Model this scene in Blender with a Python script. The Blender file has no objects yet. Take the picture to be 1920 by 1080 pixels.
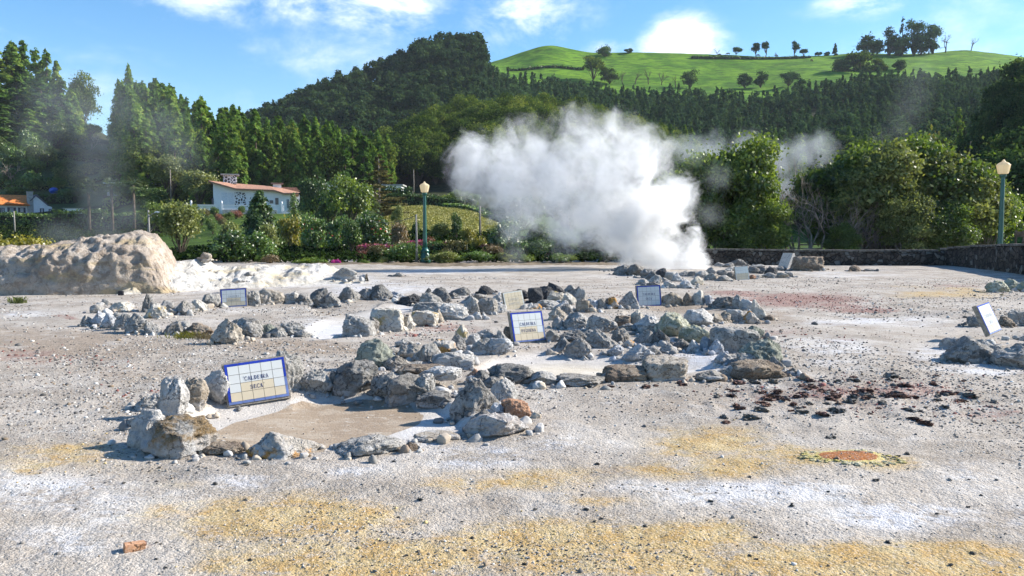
import bpy, bmesh, math, random
import numpy as np
from mathutils import Vector, Matrix
random.seed(7)
RNG = np.random.default_rng(11)
SC = bpy.context.scene
COL = SC.collection
PI = math.pi
# ------------------------------------------------------------------ camera
F = 1478.0
CAM_Z = 1.7
TH = math.atan(104.0 / F)
CT, ST = math.cos(TH), math.sin(TH)
cam_data = bpy.data.cameras.new("camera")
cam = bpy.data.objects.new("camera", cam_data)
COL.objects.link(cam)
cam.location = (0, 0, CAM_Z)
cam.rotation_euler = (PI / 2 - TH, 0, 0)
cam_data.sensor_width = 36.0
cam_data.lens = 36.0 * F / 1920.0
cam_data.clip_start = 0.1
cam_data.clip_end = 6000
SC.camera = cam

def ray(px, py):
    a = (px - 960.0) / F
    b = (540.0 - py) / F
    return (a, CT + ST * b, -ST + CT * b)

def P(px, py, d):
    """world point at forward distance d seen at photo pixel (px, py)"""
    r = ray(px, py)
    s = d / r[1]
    return (r[0] * s, d, CAM_Z + r[2] * s)

def G(px, py, z=0.0):
    """point of the level z seen at photo pixel"""
    r = ray(px, py)
    s = (z - CAM_Z) / r[2]
    return (r[0] * s, r[1] * s, z)

def row_z(row, d):
    return P(960, row, d)[2]

def m_per_px(d):
    return d / F / CT * 1.0

# ------------------------------------------------------------------ noise (numpy)
_perm = np.random.default_rng(3).permutation(4096)
def _h(ix, iy, iz):
    return _perm[(_perm[(_perm[ix & 4095] + iy) & 4095] + iz) & 4095] / 4095.0
def vnoise(p):
    p = np.asarray(p, float)
    i = np.floor(p).astype(int)
    f = p - i
    f = f * f * f * (f * (f * 6 - 15) + 10)
    x, y, z = i[:, 0], i[:, 1], i[:, 2]
    fx, fy, fz = f[:, 0], f[:, 1], f[:, 2]
    def L(a, b, t): return a + (b - a) * t
    c = [[[_h(x + a, y + b, z + c_) for c_ in (0, 1)] for b in (0, 1)] for a in (0, 1)]
    v = L(L(L(c[0][0][0], c[1][0][0], fx), L(c[0][1][0], c[1][1][0], fx), fy),
          L(L(c[0][0][1], c[1][0][1], fx), L(c[0][1][1], c[1][1][1], fx), fy), fz)
    return v * 2 - 1
def fbm(p, octv=4, gain=0.5, ridge=False):
    p = np.asarray(p, float)
    s = np.zeros(len(p)); a = 1.0; t = 0.0
    for o in range(octv):
        n = vnoise(p * (2.03 ** o) + 17.3 * o)
        if ridge: n = 1 - 2 * np.abs(n)
        s += a * n; t += a; a *= gain
    return s / t

# ------------------------------------------------------------------ meshes
def mesh_np(name, V, F_, smooth=False, attrs=None, matidx=None):
    """F_: array (n,k) or list of such arrays"""
    Fs = F_ if isinstance(F_, list) else [F_]
    Fs = [np.asarray(f, np.int32) for f in Fs if len(f)]
    me = bpy.data.meshes.new(name)
    V = np.asarray(V, np.float32)
    me.vertices.add(len(V)); me.vertices.foreach_set("co", V.ravel())
    loops = np.concatenate([f.ravel() for f in Fs])
    tot = np.concatenate([np.full(len(f), f.shape[1], np.int32) for f in Fs])
    start = np.concatenate([[0], np.cumsum(tot)[:-1]]).astype(np.int32)
    me.loops.add(len(loops)); me.loops.foreach_set("vertex_index", loops)
    me.polygons.add(len(tot)); me.polygons.foreach_set("loop_start", start)
    if matidx is not None:
        me.polygons.foreach_set("material_index", np.asarray(matidx, np.int32))
    me.update(calc_edges=True)
    if smooth:
        me.polygons.foreach_set("use_smooth", np.ones(len(tot), bool))
    for k, (dom, arr) in (attrs or {}).items():
        arr = np.asarray(arr, np.float32)
        if arr.ndim == 2:
            a = me.attributes.new(k, 'FLOAT_COLOR', dom)
            if arr.shape[1] == 3: arr = np.concatenate([arr, np.ones((len(arr), 1), np.float32)], 1)
            a.data.foreach_set("color", arr.ravel())
        else:
            a = me.attributes.new(k, 'FLOAT', dom)
            a.data.foreach_set("value", arr)
    me.validate()
    return me

def link(name, data, mat=None, parent=None, loc=None, label=None, cat=None, group=None, kind=None, rot=None, scale=None):
    o = bpy.data.objects.new(name, data)
    COL.objects.link(o)
    if mat is not None and data is not None:
        if not data.materials:
            for m in (mat if isinstance(mat, (list, tuple)) else [mat]): data.materials.append(m)
    if parent is not None: o.parent = parent
    if loc is not None: o.location = loc
    if rot is not None: o.rotation_euler = rot
    if scale is not None: o.scale = scale
    tag(o, label, cat, group, kind)
    return o

def tag(o, label=None, cat=None, group=None, kind=None):
    if label: o["label"] = label
    if cat: o["category"] = cat
    if group: o["group"] = group
    if kind: o["kind"] = kind

def children_of(o):
    return [c for c in ALL_CHILDREN.get(o.name, [])]
ALL_CHILDREN = {}
def child(name, data, mat, parent, **k):
    o = link(name, data, mat, parent, **k)
    ALL_CHILDREN.setdefault(parent.name, []).append(o)
    return o
def copy_tree(o, parent=None, **kw):
    c = o.copy(); COL.objects.link(c)
    if parent is not None:
        c.parent = parent
        ALL_CHILDREN.setdefault(parent.name, []).append(c)
    for k in children_of(o): copy_tree(k, c)
    for k, v in kw.items():
        if k in ('label', 'category', 'group'): c[k] = v
        else: setattr(c, k, v)
    return c

class MB:
    """mesh builder that gathers boxes, tubes and sheets into ONE mesh"""
    def __init__(s): s.v = []; s.f = []
    def add(s, vs, fs):
        n = len(s.v); s.v += [tuple(v) for v in vs]; s.f += [tuple(i + n for i in f) for f in fs]
        return s
    def box(s, x0, y0, z0, x1, y1, z1):
        return s.add([(x0,y0,z0),(x1,y0,z0),(x1,y1,z0),(x0,y1,z0),(x0,y0,z1),(x1,y0,z1),(x1,y1,z1),(x0,y1,z1)],
                     [(0,3,2,1),(4,5,6,7),(0,1,5,4),(1,2,6,5),(2,3,7,6),(3,0,4,7)])
    def prism(s, pts, y0, y1):
        """polygon in xz (counter-clockwise seen from -y) extruded y0..y1"""
        n = len(pts)
        vs = [(x, y0, z) for x, z in pts] + [(x, y1, z) for x, z in pts]
        fs = [tuple(range(n)), tuple(range(2*n-1, n-1, -1))] + [(i, i+n, (i+1)%n+n, (i+1)%n) for i in range(n)]
        return s.add(vs, fs)
    def tube(s, pts, rad, n=8):
        pts = [Vector(p) for p in pts]
        rad = rad if hasattr(rad, '__len__') else [rad] * len(pts)
        rings = []
        for i, p in enumerate(pts):
            t = (pts[min(i+1, len(pts)-1)] - pts[max(i-1, 0)]).normalized()
            a = t.orthogonal().normalized() if abs(t.z) < .95 else (Vector((1,0,0)) - t * t.x).normalized()
            b = t.cross(a)
            rings.append([p + a*math.cos(2*PI*k/n)*rad[i] + b*math.sin(2*PI*k/n)*rad[i] for k in range(n)])
        vs = [v for r in rings for v in r]; fs = []
        for i in range(len(pts)-1):
            for k in range(n):
                fs.append((i*n+k, i*n+(k+1)%n, (i+1)*n+(k+1)%n, (i+1)*n+k))
        fs.append(tuple(range(n-1, -1, -1))); fs.append(tuple((len(pts)-1)*n+k for k in range(n)))
        return s.add(vs, fs)
    def lathe(s, prof, n=16, c=(0, 0), ang0=0.0):
        vs = []; fs = []
        for r, z in prof:
            vs += [(c[0]+r*math.cos(ang0+2*PI*k/n), c[1]+r*math.sin(ang0+2*PI*k/n), z) for k in range(n)]
        for i in range(len(prof)-1):
            for k in range(n):
                fs.append((i*n+k, i*n+(k+1)%n, (i+1)*n+(k+1)%n, (i+1)*n+k))
        fs.append(tuple(range(n-1, -1, -1))); fs.append(tuple((len(prof)-1)*n+k for k in range(n)))
        return s.add(vs, fs)
    def mesh(s, name, smooth=False):
        me = bpy.data.meshes.new(name); me.from_pydata(s.v, [], s.f); me.validate(); me.update()
        if smooth: me.polygons.foreach_set("use_smooth", [True]*len(me.polygons))
        return me

# ------------------------------------------------------------------ materials
class NT:
    def __init__(s, mat):
        s.m = mat; mat.use_nodes = True; s.t = mat.node_tree; s.t.nodes.clear()
    def n(s, typ, props=None, **inp):
        nd = s.t.nodes.new(typ)
        for k, v in (props or {}).items(): setattr(nd, k, v)
        for k, v in inp.items():
            key = k.replace('_', ' ')
            sock = None
            for cand in (k, key):
                if cand in nd.inputs: sock = nd.inputs[cand]; break
            if sock is None and k[0] == 'i' and k[1:].isdigit(): sock = nd.inputs[int(k[1:])]
            if sock is None: raise KeyError((typ, k))
            if isinstance(v, bpy.types.NodeSocket): s.t.links.new(v, sock)
            else: sock.default_value = v
        return nd
    def link(s, a, b): s.t.links.new(a, b)
    def math(s, op, a, b=None, c=None, clamp=False):
        nd = s.t.nodes.new('ShaderNodeMath'); nd.operation = op; nd.use_clamp = clamp
        for i, v in enumerate((a, b, c)):
            if v is None: continue
            if isinstance(v, bpy.types.NodeSocket): s.link(v, nd.inputs[i])
            else: nd.inputs[i].default_value = v
        return nd.outputs[0]
    def vmath(s, op, a, b=None):
        nd = s.t.nodes.new('ShaderNodeVectorMath'); nd.operation = op
        for i, v in enumerate((a, b)):
            if v is None: continue
            if isinstance(v, bpy.types.NodeSocket): s.link(v, nd.inputs[i])
            else: nd.inputs[i].default_value = v
        return nd
    def mix(s, fac, a, b, blend='MIX'):
        nd = s.t.nodes.new('ShaderNodeMix'); nd.data_type = 'RGBA'; nd.blend_type = blend
        for i, v in ((0, fac), (6, a), (7, b)):
            if isinstance(v, bpy.types.NodeSocket): s.link(v, nd.inputs[i])
            elif isinstance(v, (tuple, list)): nd.inputs[i].default_value = (*v[:3], 1)
            else: nd.inputs[i].default_value = v
        return nd.outputs[2]
    def ramp(s, fac, lo, hi, a=0.0, b=1.0, smooth=True):
        nd = s.t.nodes.new('ShaderNodeMapRange'); nd.interpolation_type = 'SMOOTHSTEP' if smooth else 'LINEAR'
        s.link(fac, nd.inputs[0]); 
        for i, v in ((1, lo), (2, hi), (3, a), (4, b)):
            if isinstance(v, bpy.types.NodeSocket): s.link(v, nd.inputs[i])
            else: nd.inputs[i].default_value = v
        return nd.outputs[0]
    def noise(s, vec, scale, detail=4, rough=.6, dist=0.0, dim='3D'):
        return s.n('ShaderNodeTexNoise', {'noise_dimensions': dim}, Vector=vec, Scale=scale, Detail=detail, Roughness=rough, Distortion=dist)
    def attr(s, name):
        return s.n('ShaderNodeAttribute', {'attribute_name': name})
    def out(s, shader, vol=None):
        o = s.t.nodes.new('ShaderNodeOutputMaterial')
        if shader is not None: s.link(shader, o.inputs[0])
        if vol is not None: s.link(vol, o.inputs[1])

MATS = {}
def simple_mat(name, col, rough=.7, metal=0.0, var=.15, scale=8.0, bump=0.2, spec=.3):
    if name in MATS: return MATS[name]
    m = bpy.data.materials.new(name); t = NT(m)
    co = t.n('ShaderNodeTexCoord').outputs['Object']
    nz = t.noise(co, scale, 5, .65).outputs[0]
    f = t.ramp(nz, .3, .7)
    dark = tuple(c*(1-var) for c in col); lite = tuple(min(1, c*(1+var)) for c in col)
    c = t.mix(f, dark, lite)
    b = t.n('ShaderNodeBump', Strength=bump, Distance=.02, Height=nz)
    p = t.n('ShaderNodeBsdfPrincipled', Base_Color=c, Roughness=rough, Metallic=metal, Normal=b.outputs[0])
    p.inputs['Specular IOR Level'].default_value = spec
    t.out(p.outputs[0]); MATS[name] = m
    return m

def leaf_mat(name, c_dark, c_mid, c_lite, trans=.35, gloss=.06, objvar=.25):
    if name in MATS: return MATS[name]
    m = bpy.data.materials.new(name); t = NT(m)
    r = t.attr('rnd').outputs['Fac']
    oi = t.n('ShaderNodeObjectInfo').outputs['Random']
    f = t.math('ADD', r, t.math('MULTIPLY', t.math('SUBTRACT', oi, .5), objvar), clamp=True)
    c1 = t.mix(t.ramp(f, 0, .6), c_dark, c_mid)
    c = t.mix(t.ramp(f, .55, 1.0), c1, c_lite)
    d = t.n('ShaderNodeBsdfDiffuse', Color=c)
    tr = t.n('ShaderNodeBsdfTranslucent', Color=t.mix(1.0, c, (1.0, 1.0, .45), 'MULTIPLY'))
    mx = t.n('ShaderNodeMixShader', i0=trans, i1=d.outputs[0], i2=tr.outputs[0])
    if gloss > 0:
        g = t.n('ShaderNodeBsdfGlossy', Color=(1, 1, 1, 1), Roughness=.45)
        mx = t.n('ShaderNodeMixShader', i0=gloss, i1=mx.outputs[0], i2=g.outputs[0])
    t.out(mx.outputs[0]); MATS[name] = m
    return m

def rock_mat(name, base, second, stain=None, stain_amt=.0, pits=.5, crust=0.0, bump=.7, scale=1.0, vary=.4):
    """weathered stone: two tones, pits, optional coloured stain and mineral crust near the ground"""
    if name in MATS: return MATS[name]
    m = bpy.data.materials.new(name); t = NT(m)
    tc = t.n('ShaderNodeTexCoord').outputs['Object']
    rnd = t.n('ShaderNodeObjectInfo').outputs['Random']
    off = t.n('ShaderNodeCombineXYZ', X=t.math('MULTIPLY', rnd, 37.0), Y=t.math('MULTIPLY', rnd, 91.0), Z=rnd).outputs[0]
    co = t.vmath('ADD', tc, off).outputs[0]
    n1 = t.noise(co, 5*scale, 6, .65, .4).outputs[0]
    n2 = t.noise(co, 28*scale, 5, .7).outputs[0]
    n3 = t.noise(co, 95*scale, 3, .7).outputs[0]
    vor = t.n('ShaderNodeTexVoronoi', {'feature': 'F1'}, Vector=co, Scale=34*scale).outputs['Distance']
    vor2 = t.n('ShaderNodeTexVoronoi', {'feature': 'DISTANCE_TO_EDGE'}, Vector=t.vmath('ADD', co, t.vmath('MULTIPLY', t.noise(co, 9*scale, 3).outputs['Color'], (.25,.25,.25)).outputs[0]).outputs[0], Scale=4.5*scale).outputs['Distance']
    c = t.mix(t.ramp(n1, .40, .58), base, second)
    rv = t.math('FRACT', t.math('MULTIPLY', rnd, 7.31))
    c = t.mix(t.ramp(rv, .55, 1.0, 0, vary, False), c, (.60, .57, .52))
    c = t.mix(t.ramp(rv, .0, .30, vary*.6, 0, False), c, (.30, .24, .17))
    c = t.mix(t.math('MULTIPLY', t.ramp(n2, .48, .68), .65), c, tuple(x*.42 for x in base))
    pit = t.ramp(vor, .02, .22, 1, 0)
    c = t.mix(t.math('MULTIPLY', pit, pits), c, tuple(x*.35 for x in base))
    if stain is not None:
        n4 = t.noise(co, 3.2*scale, 4, .6).outputs[0]
        c = t.mix(t.ramp(n4, .62-stain_amt*.4, .70-stain_amt*.35), c, stain)
    if crust > 0:
        z = t.n('ShaderNodeSeparateXYZ', Vector=tc).outputs[2]
        f = t.math('ADD', z, t.math('MULTIPLY', t.math('SUBTRACT', n1, .5), .35))
        c = t.mix(t.ramp(f, crust*.5, crust, .55, 0), c, (.58, .58, .59))
    c = t.mix(t.ramp(n3, .45, .75, 0, .3), c, (.66, .64, .61))
    crack = t.ramp(vor2, 0.0, .035, 1, 0)
    c = t.mix(t.math('MULTIPLY', crack, t.ramp(n1, .38, .55, .1, .8)), c, tuple(x*.22 for x in base))
    hgt = t.math('ADD', t.math('ADD', t.math('MULTIPLY', n2, .9), t.math('MULTIPLY', n3, .35)),
                 t.math('MULTIPLY', t.math('ADD', pit, t.math('MULTIPLY', crack, .8)), -.35))
    b = t.n('ShaderNodeBump', Strength=min(1.0, bump*1.3), Distance=.05, Height=hgt)
    p = t.n('ShaderNodeBsdfPrincipled', Base_Color=c, Roughness=.9, Normal=b.outputs[0])
    p.inputs['Specular IOR Level'].default_value = .15
    t.out(p.outputs[0]); MATS[name] = m
    return m
# ------------------------------------------------------------------ light and sky
SUN_AZ = math.radians(15)      # degrees ahead of due right (+x)
SUN_EL = math.radians(31)
sun_dir = Vector((math.cos(SUN_EL)*math.cos(SUN_AZ), math.cos(SUN_EL)*math.sin(SUN_AZ), math.sin(SUN_EL)))
sl = bpy.data.lights.new("sun", 'SUN'); sl.energy = 5.0; sl.angle = math.radians(.53); sl.color = (1.0, .94, .84)
so = bpy.data.objects.new("sun", sl); COL.objects.link(so)
so.rotation_euler = sun_dir.to_track_quat('Z', 'Y').to_euler()
W = bpy.data.worlds.new("World"); SC.world = W; W.use_nodes = True
class _W: pass
wt = NT(W)
sky = wt.n('ShaderNodeTexSky', {'sky_type': 'NISHITA', 'sun_disc': False, 'sun_elevation': SUN_EL,
           'sun_rotation': math.atan2(sun_dir.x, sun_dir.y), 'air_density': 1.0, 'dust_density': .35, 'ozone_density': 2.2, 'altitude': 200})
wco = wt.n('ShaderNodeTexCoord').outputs['Generated']
wsep = wt.n('ShaderNodeSeparateXYZ', Vector=wco)
# clouds: banks of given direction and size, broken by noise
def cloud_bank(px, py, rx, ry, strength):
    r = Vector(ray(px, py)); a = math.atan2(r.x, r.y); e = math.atan2(r.z, math.hypot(r.x, r.y))
    return a, e, rx / F, ry / F, strength
az = wt.math('ARCTAN2', wsep.outputs[0], wsep.outputs[1])
el = wt.math('ARCSINE', wsep.outputs[2])
mask = None
for px, py, rx, ry, s_ in [(355, 5, 120, 45, .75), (700, 10, 130, 60, .95), (560, 5, 160, 40, .7), (600, 100, 200, 70, .26), (470, 230, 120, 90, .16), (1000, 25, 110, 62, .95), (960, 90, 150, 50, .32),
                           (1275, 82, 70, 48, 1.25), (1150, 95, 100, 24, .42), (1610, 8, 80, 26, .8), (100, 130, 260, 50, .1), (1450, 85, 200, 30, .16),
                           (900, -330, 900, 200, .9), (-1500, 100, 700, 300, .8), (3300, 120, 800, 250, .7), (1900, 130, 260, 60, .22)]:
    a, e, ra, re, st = cloud_bank(px, py, rx, ry, s_)
    dx = wt.math('DIVIDE', wt.math('SUBTRACT', az, a), ra)
    dy = wt.math('DIVIDE', wt.math('SUBTRACT', el, e), re)
    q = wt.math('ADD', wt.math('MULTIPLY', dx, dx), wt.math('MULTIPLY', dy, dy))
    g = wt.math('MULTIPLY', wt.math('EXPONENT', wt.math('MULTIPLY', q, -1.0)), st)
    mask = g if mask is None else wt.math('MAXIMUM', mask, g)
wv = wt.vmath('MULTIPLY', wco, (1, 1, 2.0)).outputs[0]
cn = wt.noise(wv, 7.5, 10, .62, .3).outputs[0]
cn2 = wt.noise(wv, 16.0, 7, .6, .2).outputs[0]
f = wt.math('ADD', wt.math('MULTIPLY', wt.math('SUBTRACT', cn, .5), 4.6), wt.math('MULTIPLY', wt.math('SUBTRACT', cn2, .5), 1.8))
f = wt.math('ADD', mask, wt.math('MULTIPLY', f, wt.math('MINIMUM', wt.math('ADD', mask, .12), .9)))
cf = wt.ramp(f, .10, 1.35, 0, .95)
hsv = wt.n('ShaderNodeHueSaturation', Hue=.5, Saturation=1.30, Value=1.04, Color=sky.outputs[0])
cc = wt.mix(cf, hsv.outputs[0], (7.6, 7.9, 8.6))
bg = wt.n('ShaderNodeBackground', Color=cc, Strength=.105)
wo = wt.t.nodes.new('ShaderNodeOutputWorld'); wt.link(bg.outputs[0], wo.inputs[0])
vs = SC.view_settings
SC.display_settings.display_device = 'sRGB'
vs.view_transform = 'Standard'; vs.look = 'None'; vs.gamma = 1.0; vs.exposure = 1.0; vs.use_curve_mapping = False
c = SC.cycles
c.use_denoising = True; c.max_bounces = 8; c.diffuse_bounces = 3; c.glossy_bounces = 2; c.transmission_bounces = 3
c.transparent_max_bounces = 8; c.volume_bounces = 4; c.volume_step_rate = 1.0; c.volume_max_steps = 256
c.sample_clamp_indirect = 6.0; c.use_adaptive_sampling = True; c.adaptive_threshold = .02
# ------------------------------------------------------------------ fumarole ground
def blob_mask(px, py, blobs):
    m = np.zeros_like(px)
    for bx, by, rx, ry, s in blobs:
        q = ((px-bx)/rx)**2 + ((py-by)/ry)**2
        m = np.maximum(m, s*np.exp(-q*1.1))
    return m
OCHRE = [(500,965,230,46,.6),(700,1045,320,50,.6),(1150,1045,330,45,.65),(1640,1060,300,36,.95),(980,1010,200,24,.9),(1000,890,200,26,.35),(1400,860,170,40,.45),(300,960,120,50,.35),(100,860,180,40,.4),(560,975,190,42,.9),(430,1000,120,22,.6),(640,1065,260,32,.9),(1000,1010,150,40,.95),(1150,1010,230,38,1.0),(1330,1000,90,30,.7),(1250,1060,260,30,.9),(1560,1040,230,30,.85),(1720,1035,180,26,1.0),(1850,1065,120,24,.9),
         (850,905,80,22,.5),(1000,895,170,26,.5),(1320,830,140,34,.62),(1350,870,130,30,.62),(1500,860,80,20,.75),(1480,850,70,16,.6),(1650,868,90,18,.5),(1230,880,120,26,.42),(110,838,120,14,.55),(60,880,60,10,.5),(1110,935,100,14,.4),
         (1750,550,110,12,.5),(1800,545,60,6,.55),(300,880,60,10,.3),(1250,800,90,16,.25),(330,905,120,16,.25),(260,470,60,10,.3)]
RED = [(1500,562,140,15,.95),(1390,552,70,8,.7),(1600,578,90,8,.8),(1420,745,90,16,.42),(1560,745,120,24,.55),(1700,740,130,24,.6),(1640,770,150,16,.4),(1850,775,90,16,.5),(1320,712,60,8,.35),(1800,535,100,6,.5),(1460,625,130,16,.42),(1580,640,60,8,.4),(830,615,80,14,.55),(760,628,90,12,.4),
       (40,665,110,20,.5),(200,690,80,12,.15),(300,738,30,5,.6),(190,735,40,5,.35),(120,596,20,3,.7),(240,748,60,6,.35),(1190,560,70,8,.35),(1860,640,60,6,.3)]
WHITE = [(620,618,75,22,1.0),(720,545,160,16,.8),(560,528,220,14,.9),(330,540,150,18,.6),(60,900,180,60,.75),(250,950,220,60,.7),(150,1010,200,50,.55),(420,905,110,22,.6),(650,880,120,20,.55),(900,860,150,30,.6),
         (1150,905,180,20,.6),(1400,920,260,34,.85),(1650,960,220,34,.75),(1800,900,120,60,.5),(1080,830,160,26,.5),(1850,690,110,22,.8),(1760,660,90,26,.6),(1560,650,110,22,.65),(1640,605,150,10,.9),(1700,600,120,10,.7),(1560,680,80,12,.6),
         (1700,825,150,20,.3),(820,510,160,6,.8),(1000,505,150,5,.6),(300,790,90,16,.5),(60,590,120,8,.6),(190,600,50,8,.3),(1850,500,140,8,.5),(1600,515,160,6,.6),(1200,1015,60,12,.4),(400,600,120,14,.35),(930,850,60,16,.55),(1380,690,60,18,.7),
         (1330,675,60,26,.9),(640,755,60,10,.3),(520,765,120,8,.6),(880,775,90,20,.75),(700,835,160,18,.7),(800,790,70,22,.7),(430,580,90,7,.5),(1900,960,60,60,.4),(350,1060,200,20,.35),(780,575,60,10,.6),(1120,520,200,8,.4)]
BROWN = [(120,650,260,40,.55),(260,700,200,30,.4),(1250,760,260,26,.35),(1560,740,300,40,.45),(1000,790,150,20,.3),(1150,880,220,18,.35),(560,655,140,14,.75),(450,632,90,9,.8),(330,660,160,22,.35),(1450,590,60,10,.5),(1420,600,90,12,.45),(400,700,200,30,.2),(750,600,60,8,.3),(1280,575,110,7,.6),(640,590,60,6,.5),(600,930,90,12,.35),(30,860,60,10,.4)]
GREY = [(640,580,70,9,1.0),(700,588,60,7,.9),(590,568,60,6,.7),(340,885,70,14,.85),(300,905,60,10,.5),(480,865,120,12,.5),(700,1020,160,22,.75),(980,1045,90,16,.75),(960,1065,60,14,.6),(560,1075,60,16,.5),(1280,925,200,18,.35),(1500,735,260,40,.5),
        (1150,760,240,30,.35),(830,930,160,12,.35),(1750,590,160,12,.55),(980,500,160,4,.5),(880,520,160,6,.4),(230,760,200,40,.25),(1640,470,300,4,.3),(1180,1050,200,20,.35),(1550,525,60,3,.6),(1660,780,260,30,.35),(1900,560,60,14,.4)]
MUD1 = [(640,790,215,50)]
def pool_mask(px, py, poly, soft):
    """signed softness inside a polygon given in photo pixels (the pools' shores)"""
    inside = np.zeros(len(px), bool); dist = np.full(len(px), 1e9)
    n = len(poly)
    for i in range(n):
        x0, y0 = poly[i]; x1, y1 = poly[(i+1) % n]
        c_ = ((y0 > py) != (y1 > py)) & (px < (x1-x0)*(py-y0)/((y1-y0) or 1e-9)+x0)
        inside ^= c_
        ex, ey = x1-x0, y1-y0
        t_ = np.clip(((px-x0)*ex+(py-y0)*ey)/(ex*ex+ey*ey+1e-9), 0, 1)
        # distances count rows double: the ground is seen at a low angle
        dd = np.hypot(px-x0-t_*ex, 2.5*(py-y0-t_*ey)); dist = np.minimum(dist, dd)
    s = np.where(inside, dist, -dist)
    return np.clip(s/soft, 0, 1)
POOL1 = [(345,775),(400,752),(540,742),(620,728),(720,735),(830,745),(880,775),(905,800),(850,815),(760,825),(640,838),(600,842),(470,845),(400,830),(350,810)]
MUDP  = [(390,792),(430,772),(560,742),(640,738),(760,740),(800,762),(790,778),(720,800),(640,812),(610,850),(560,856),(450,848),(400,820)]
POOL2 = [(880,690),(930,665),(1010,652),(1120,658),(1230,668),(1330,675),(1360,690),(1300,700),(1200,712),(1080,710),(1000,712),(930,700)]
CREAMP= [(900,690),(960,672),(1040,668),(1130,672),(1230,680),(1240,690),(1150,700),(1000,705),(930,702)]
POOL0 = [(565,622),(600,598),(700,575),(770,560),(820,575),(700,600),(660,632),(600,640)]
PIT   = [(955,548),(1005,545),(1035,548),(1030,565),(1000,576),(965,575)]
PIT2  = [(1165,582),(1250,574),(1390,580),(1400,590),(1330,596),(1240,594),(1170,592)]
PIT3  = [(560,562),(640,566),(720,566),(700,578),(640,590),(600,592),(580,575)]
def ground_grid():
    pys = np.concatenate([np.linspace(1500, 1120, 30), np.linspace(1115, 700, 190)[:-1], np.linspace(700, 540, 90)[:-1], np.linspace(540, 486, 45)])
    pxs = np.arange(-900, 2824, 5.0)
    A = (pxs-960)/F
    D = np.array([G(960, p)[1] for p in pys])
    nx, ny = len(pxs), len(pys)
    X = (A[None, :]*D[:, None]/CT*1.0)
    # G keeps px fixed along a row: x = a*s, y = (CT+ST*b)*s
    b = (540.0-pys)/F
    s = CAM_Z/(ST-CT*b)
    X = A[None, :]*s[:, None]; Y = np.repeat(((CT+ST*b)*s)[:, None], nx, 1)
    PX = np.repeat(pxs[None, :], ny, 0); PY = np.repeat(pys[:, None], nx, 1)
    return X.ravel(), Y.ravel(), PX.ravel(), PY.ravel(), nx, ny
def ground_height(x, y, px, py):
    p = np.stack([x, y, np.zeros_like(x)], 1)
    z = .02*fbm(p*.9, 3) + .012*fbm(p*4.0+9, 3) + .006*fbm(p*17+5, 2)*np.clip(14/(y+1e-6), 0, 1)
    z += .03*fbm(p*.25+3, 2)
    rough = blob_mask(px, py, [(1560,755,330,45,1.0)])
    z += rough*.05*np.clip(fbm(p*3.3+40, 3, ridge=True), 0, 1)
    for poly, dep, so_ in ((POOL1,.10,26),(POOL2,.07,24),(POOL0,.06,22),(PIT,.35,10),(PIT2,.05,10),(PIT3,.12,14)):
        k = pool_mask(px, py, poly, so_)
        z = z*(1-k*.85)-dep*k
    # the big sulphur vent hump
    k = np.exp(-(((px-1580)/80)**2+((py-864)/16)**2)*1.2)
    z += .03*k
    edge = np.clip((y-40)/6, 0, 1); z = z*(1-edge)+edge*0.0
    return z
gx, gy, gpx, gpy, gnx, gny = ground_grid()
gz = ground_height(gx, gy, gpx, gpy)
idx = np.arange(gnx*gny).reshape(gny, gnx)
quads = np.stack([idx[:-1, :-1].ravel(), idx[:-1, 1:].ravel(), idx[1:, 1:].ravel(), idx[1:, :-1].ravel()], 1)
sp = np.stack([gx, gy, np.zeros_like(gx)], 1)
wob = fbm(sp*.8+50, 4)*26
wpx, wpy = gpx+wob*1.6, gpy+wob*.35
A1 = np.stack([blob_mask(wpx, wpy, OCHRE), blob_mask(wpx, wpy, RED), blob_mask(wpx, wpy, WHITE)], 1)
mud = pool_mask(gpx+wob*.5, gpy+wob*.12, MUDP, 10); cream = pool_mask(gpx, gpy, CREAMP, 30)
pool = np.maximum.reduce([pool_mask(gpx, gpy, POOL1, 14), pool_mask(gpx, gpy, POOL2, 14), pool_mask(gpx, gpy, POOL0, 18)])
A2 = np.stack([blob_mask(wpx, wpy, BROWN), blob_mask(wpx, wpy, GREY), mud], 1)
A3 = np.stack([cream, pool, np.exp(-(((gpx-1590)/62)**2+((gpy-861)/12)**2)**1.5)], 1)
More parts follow.
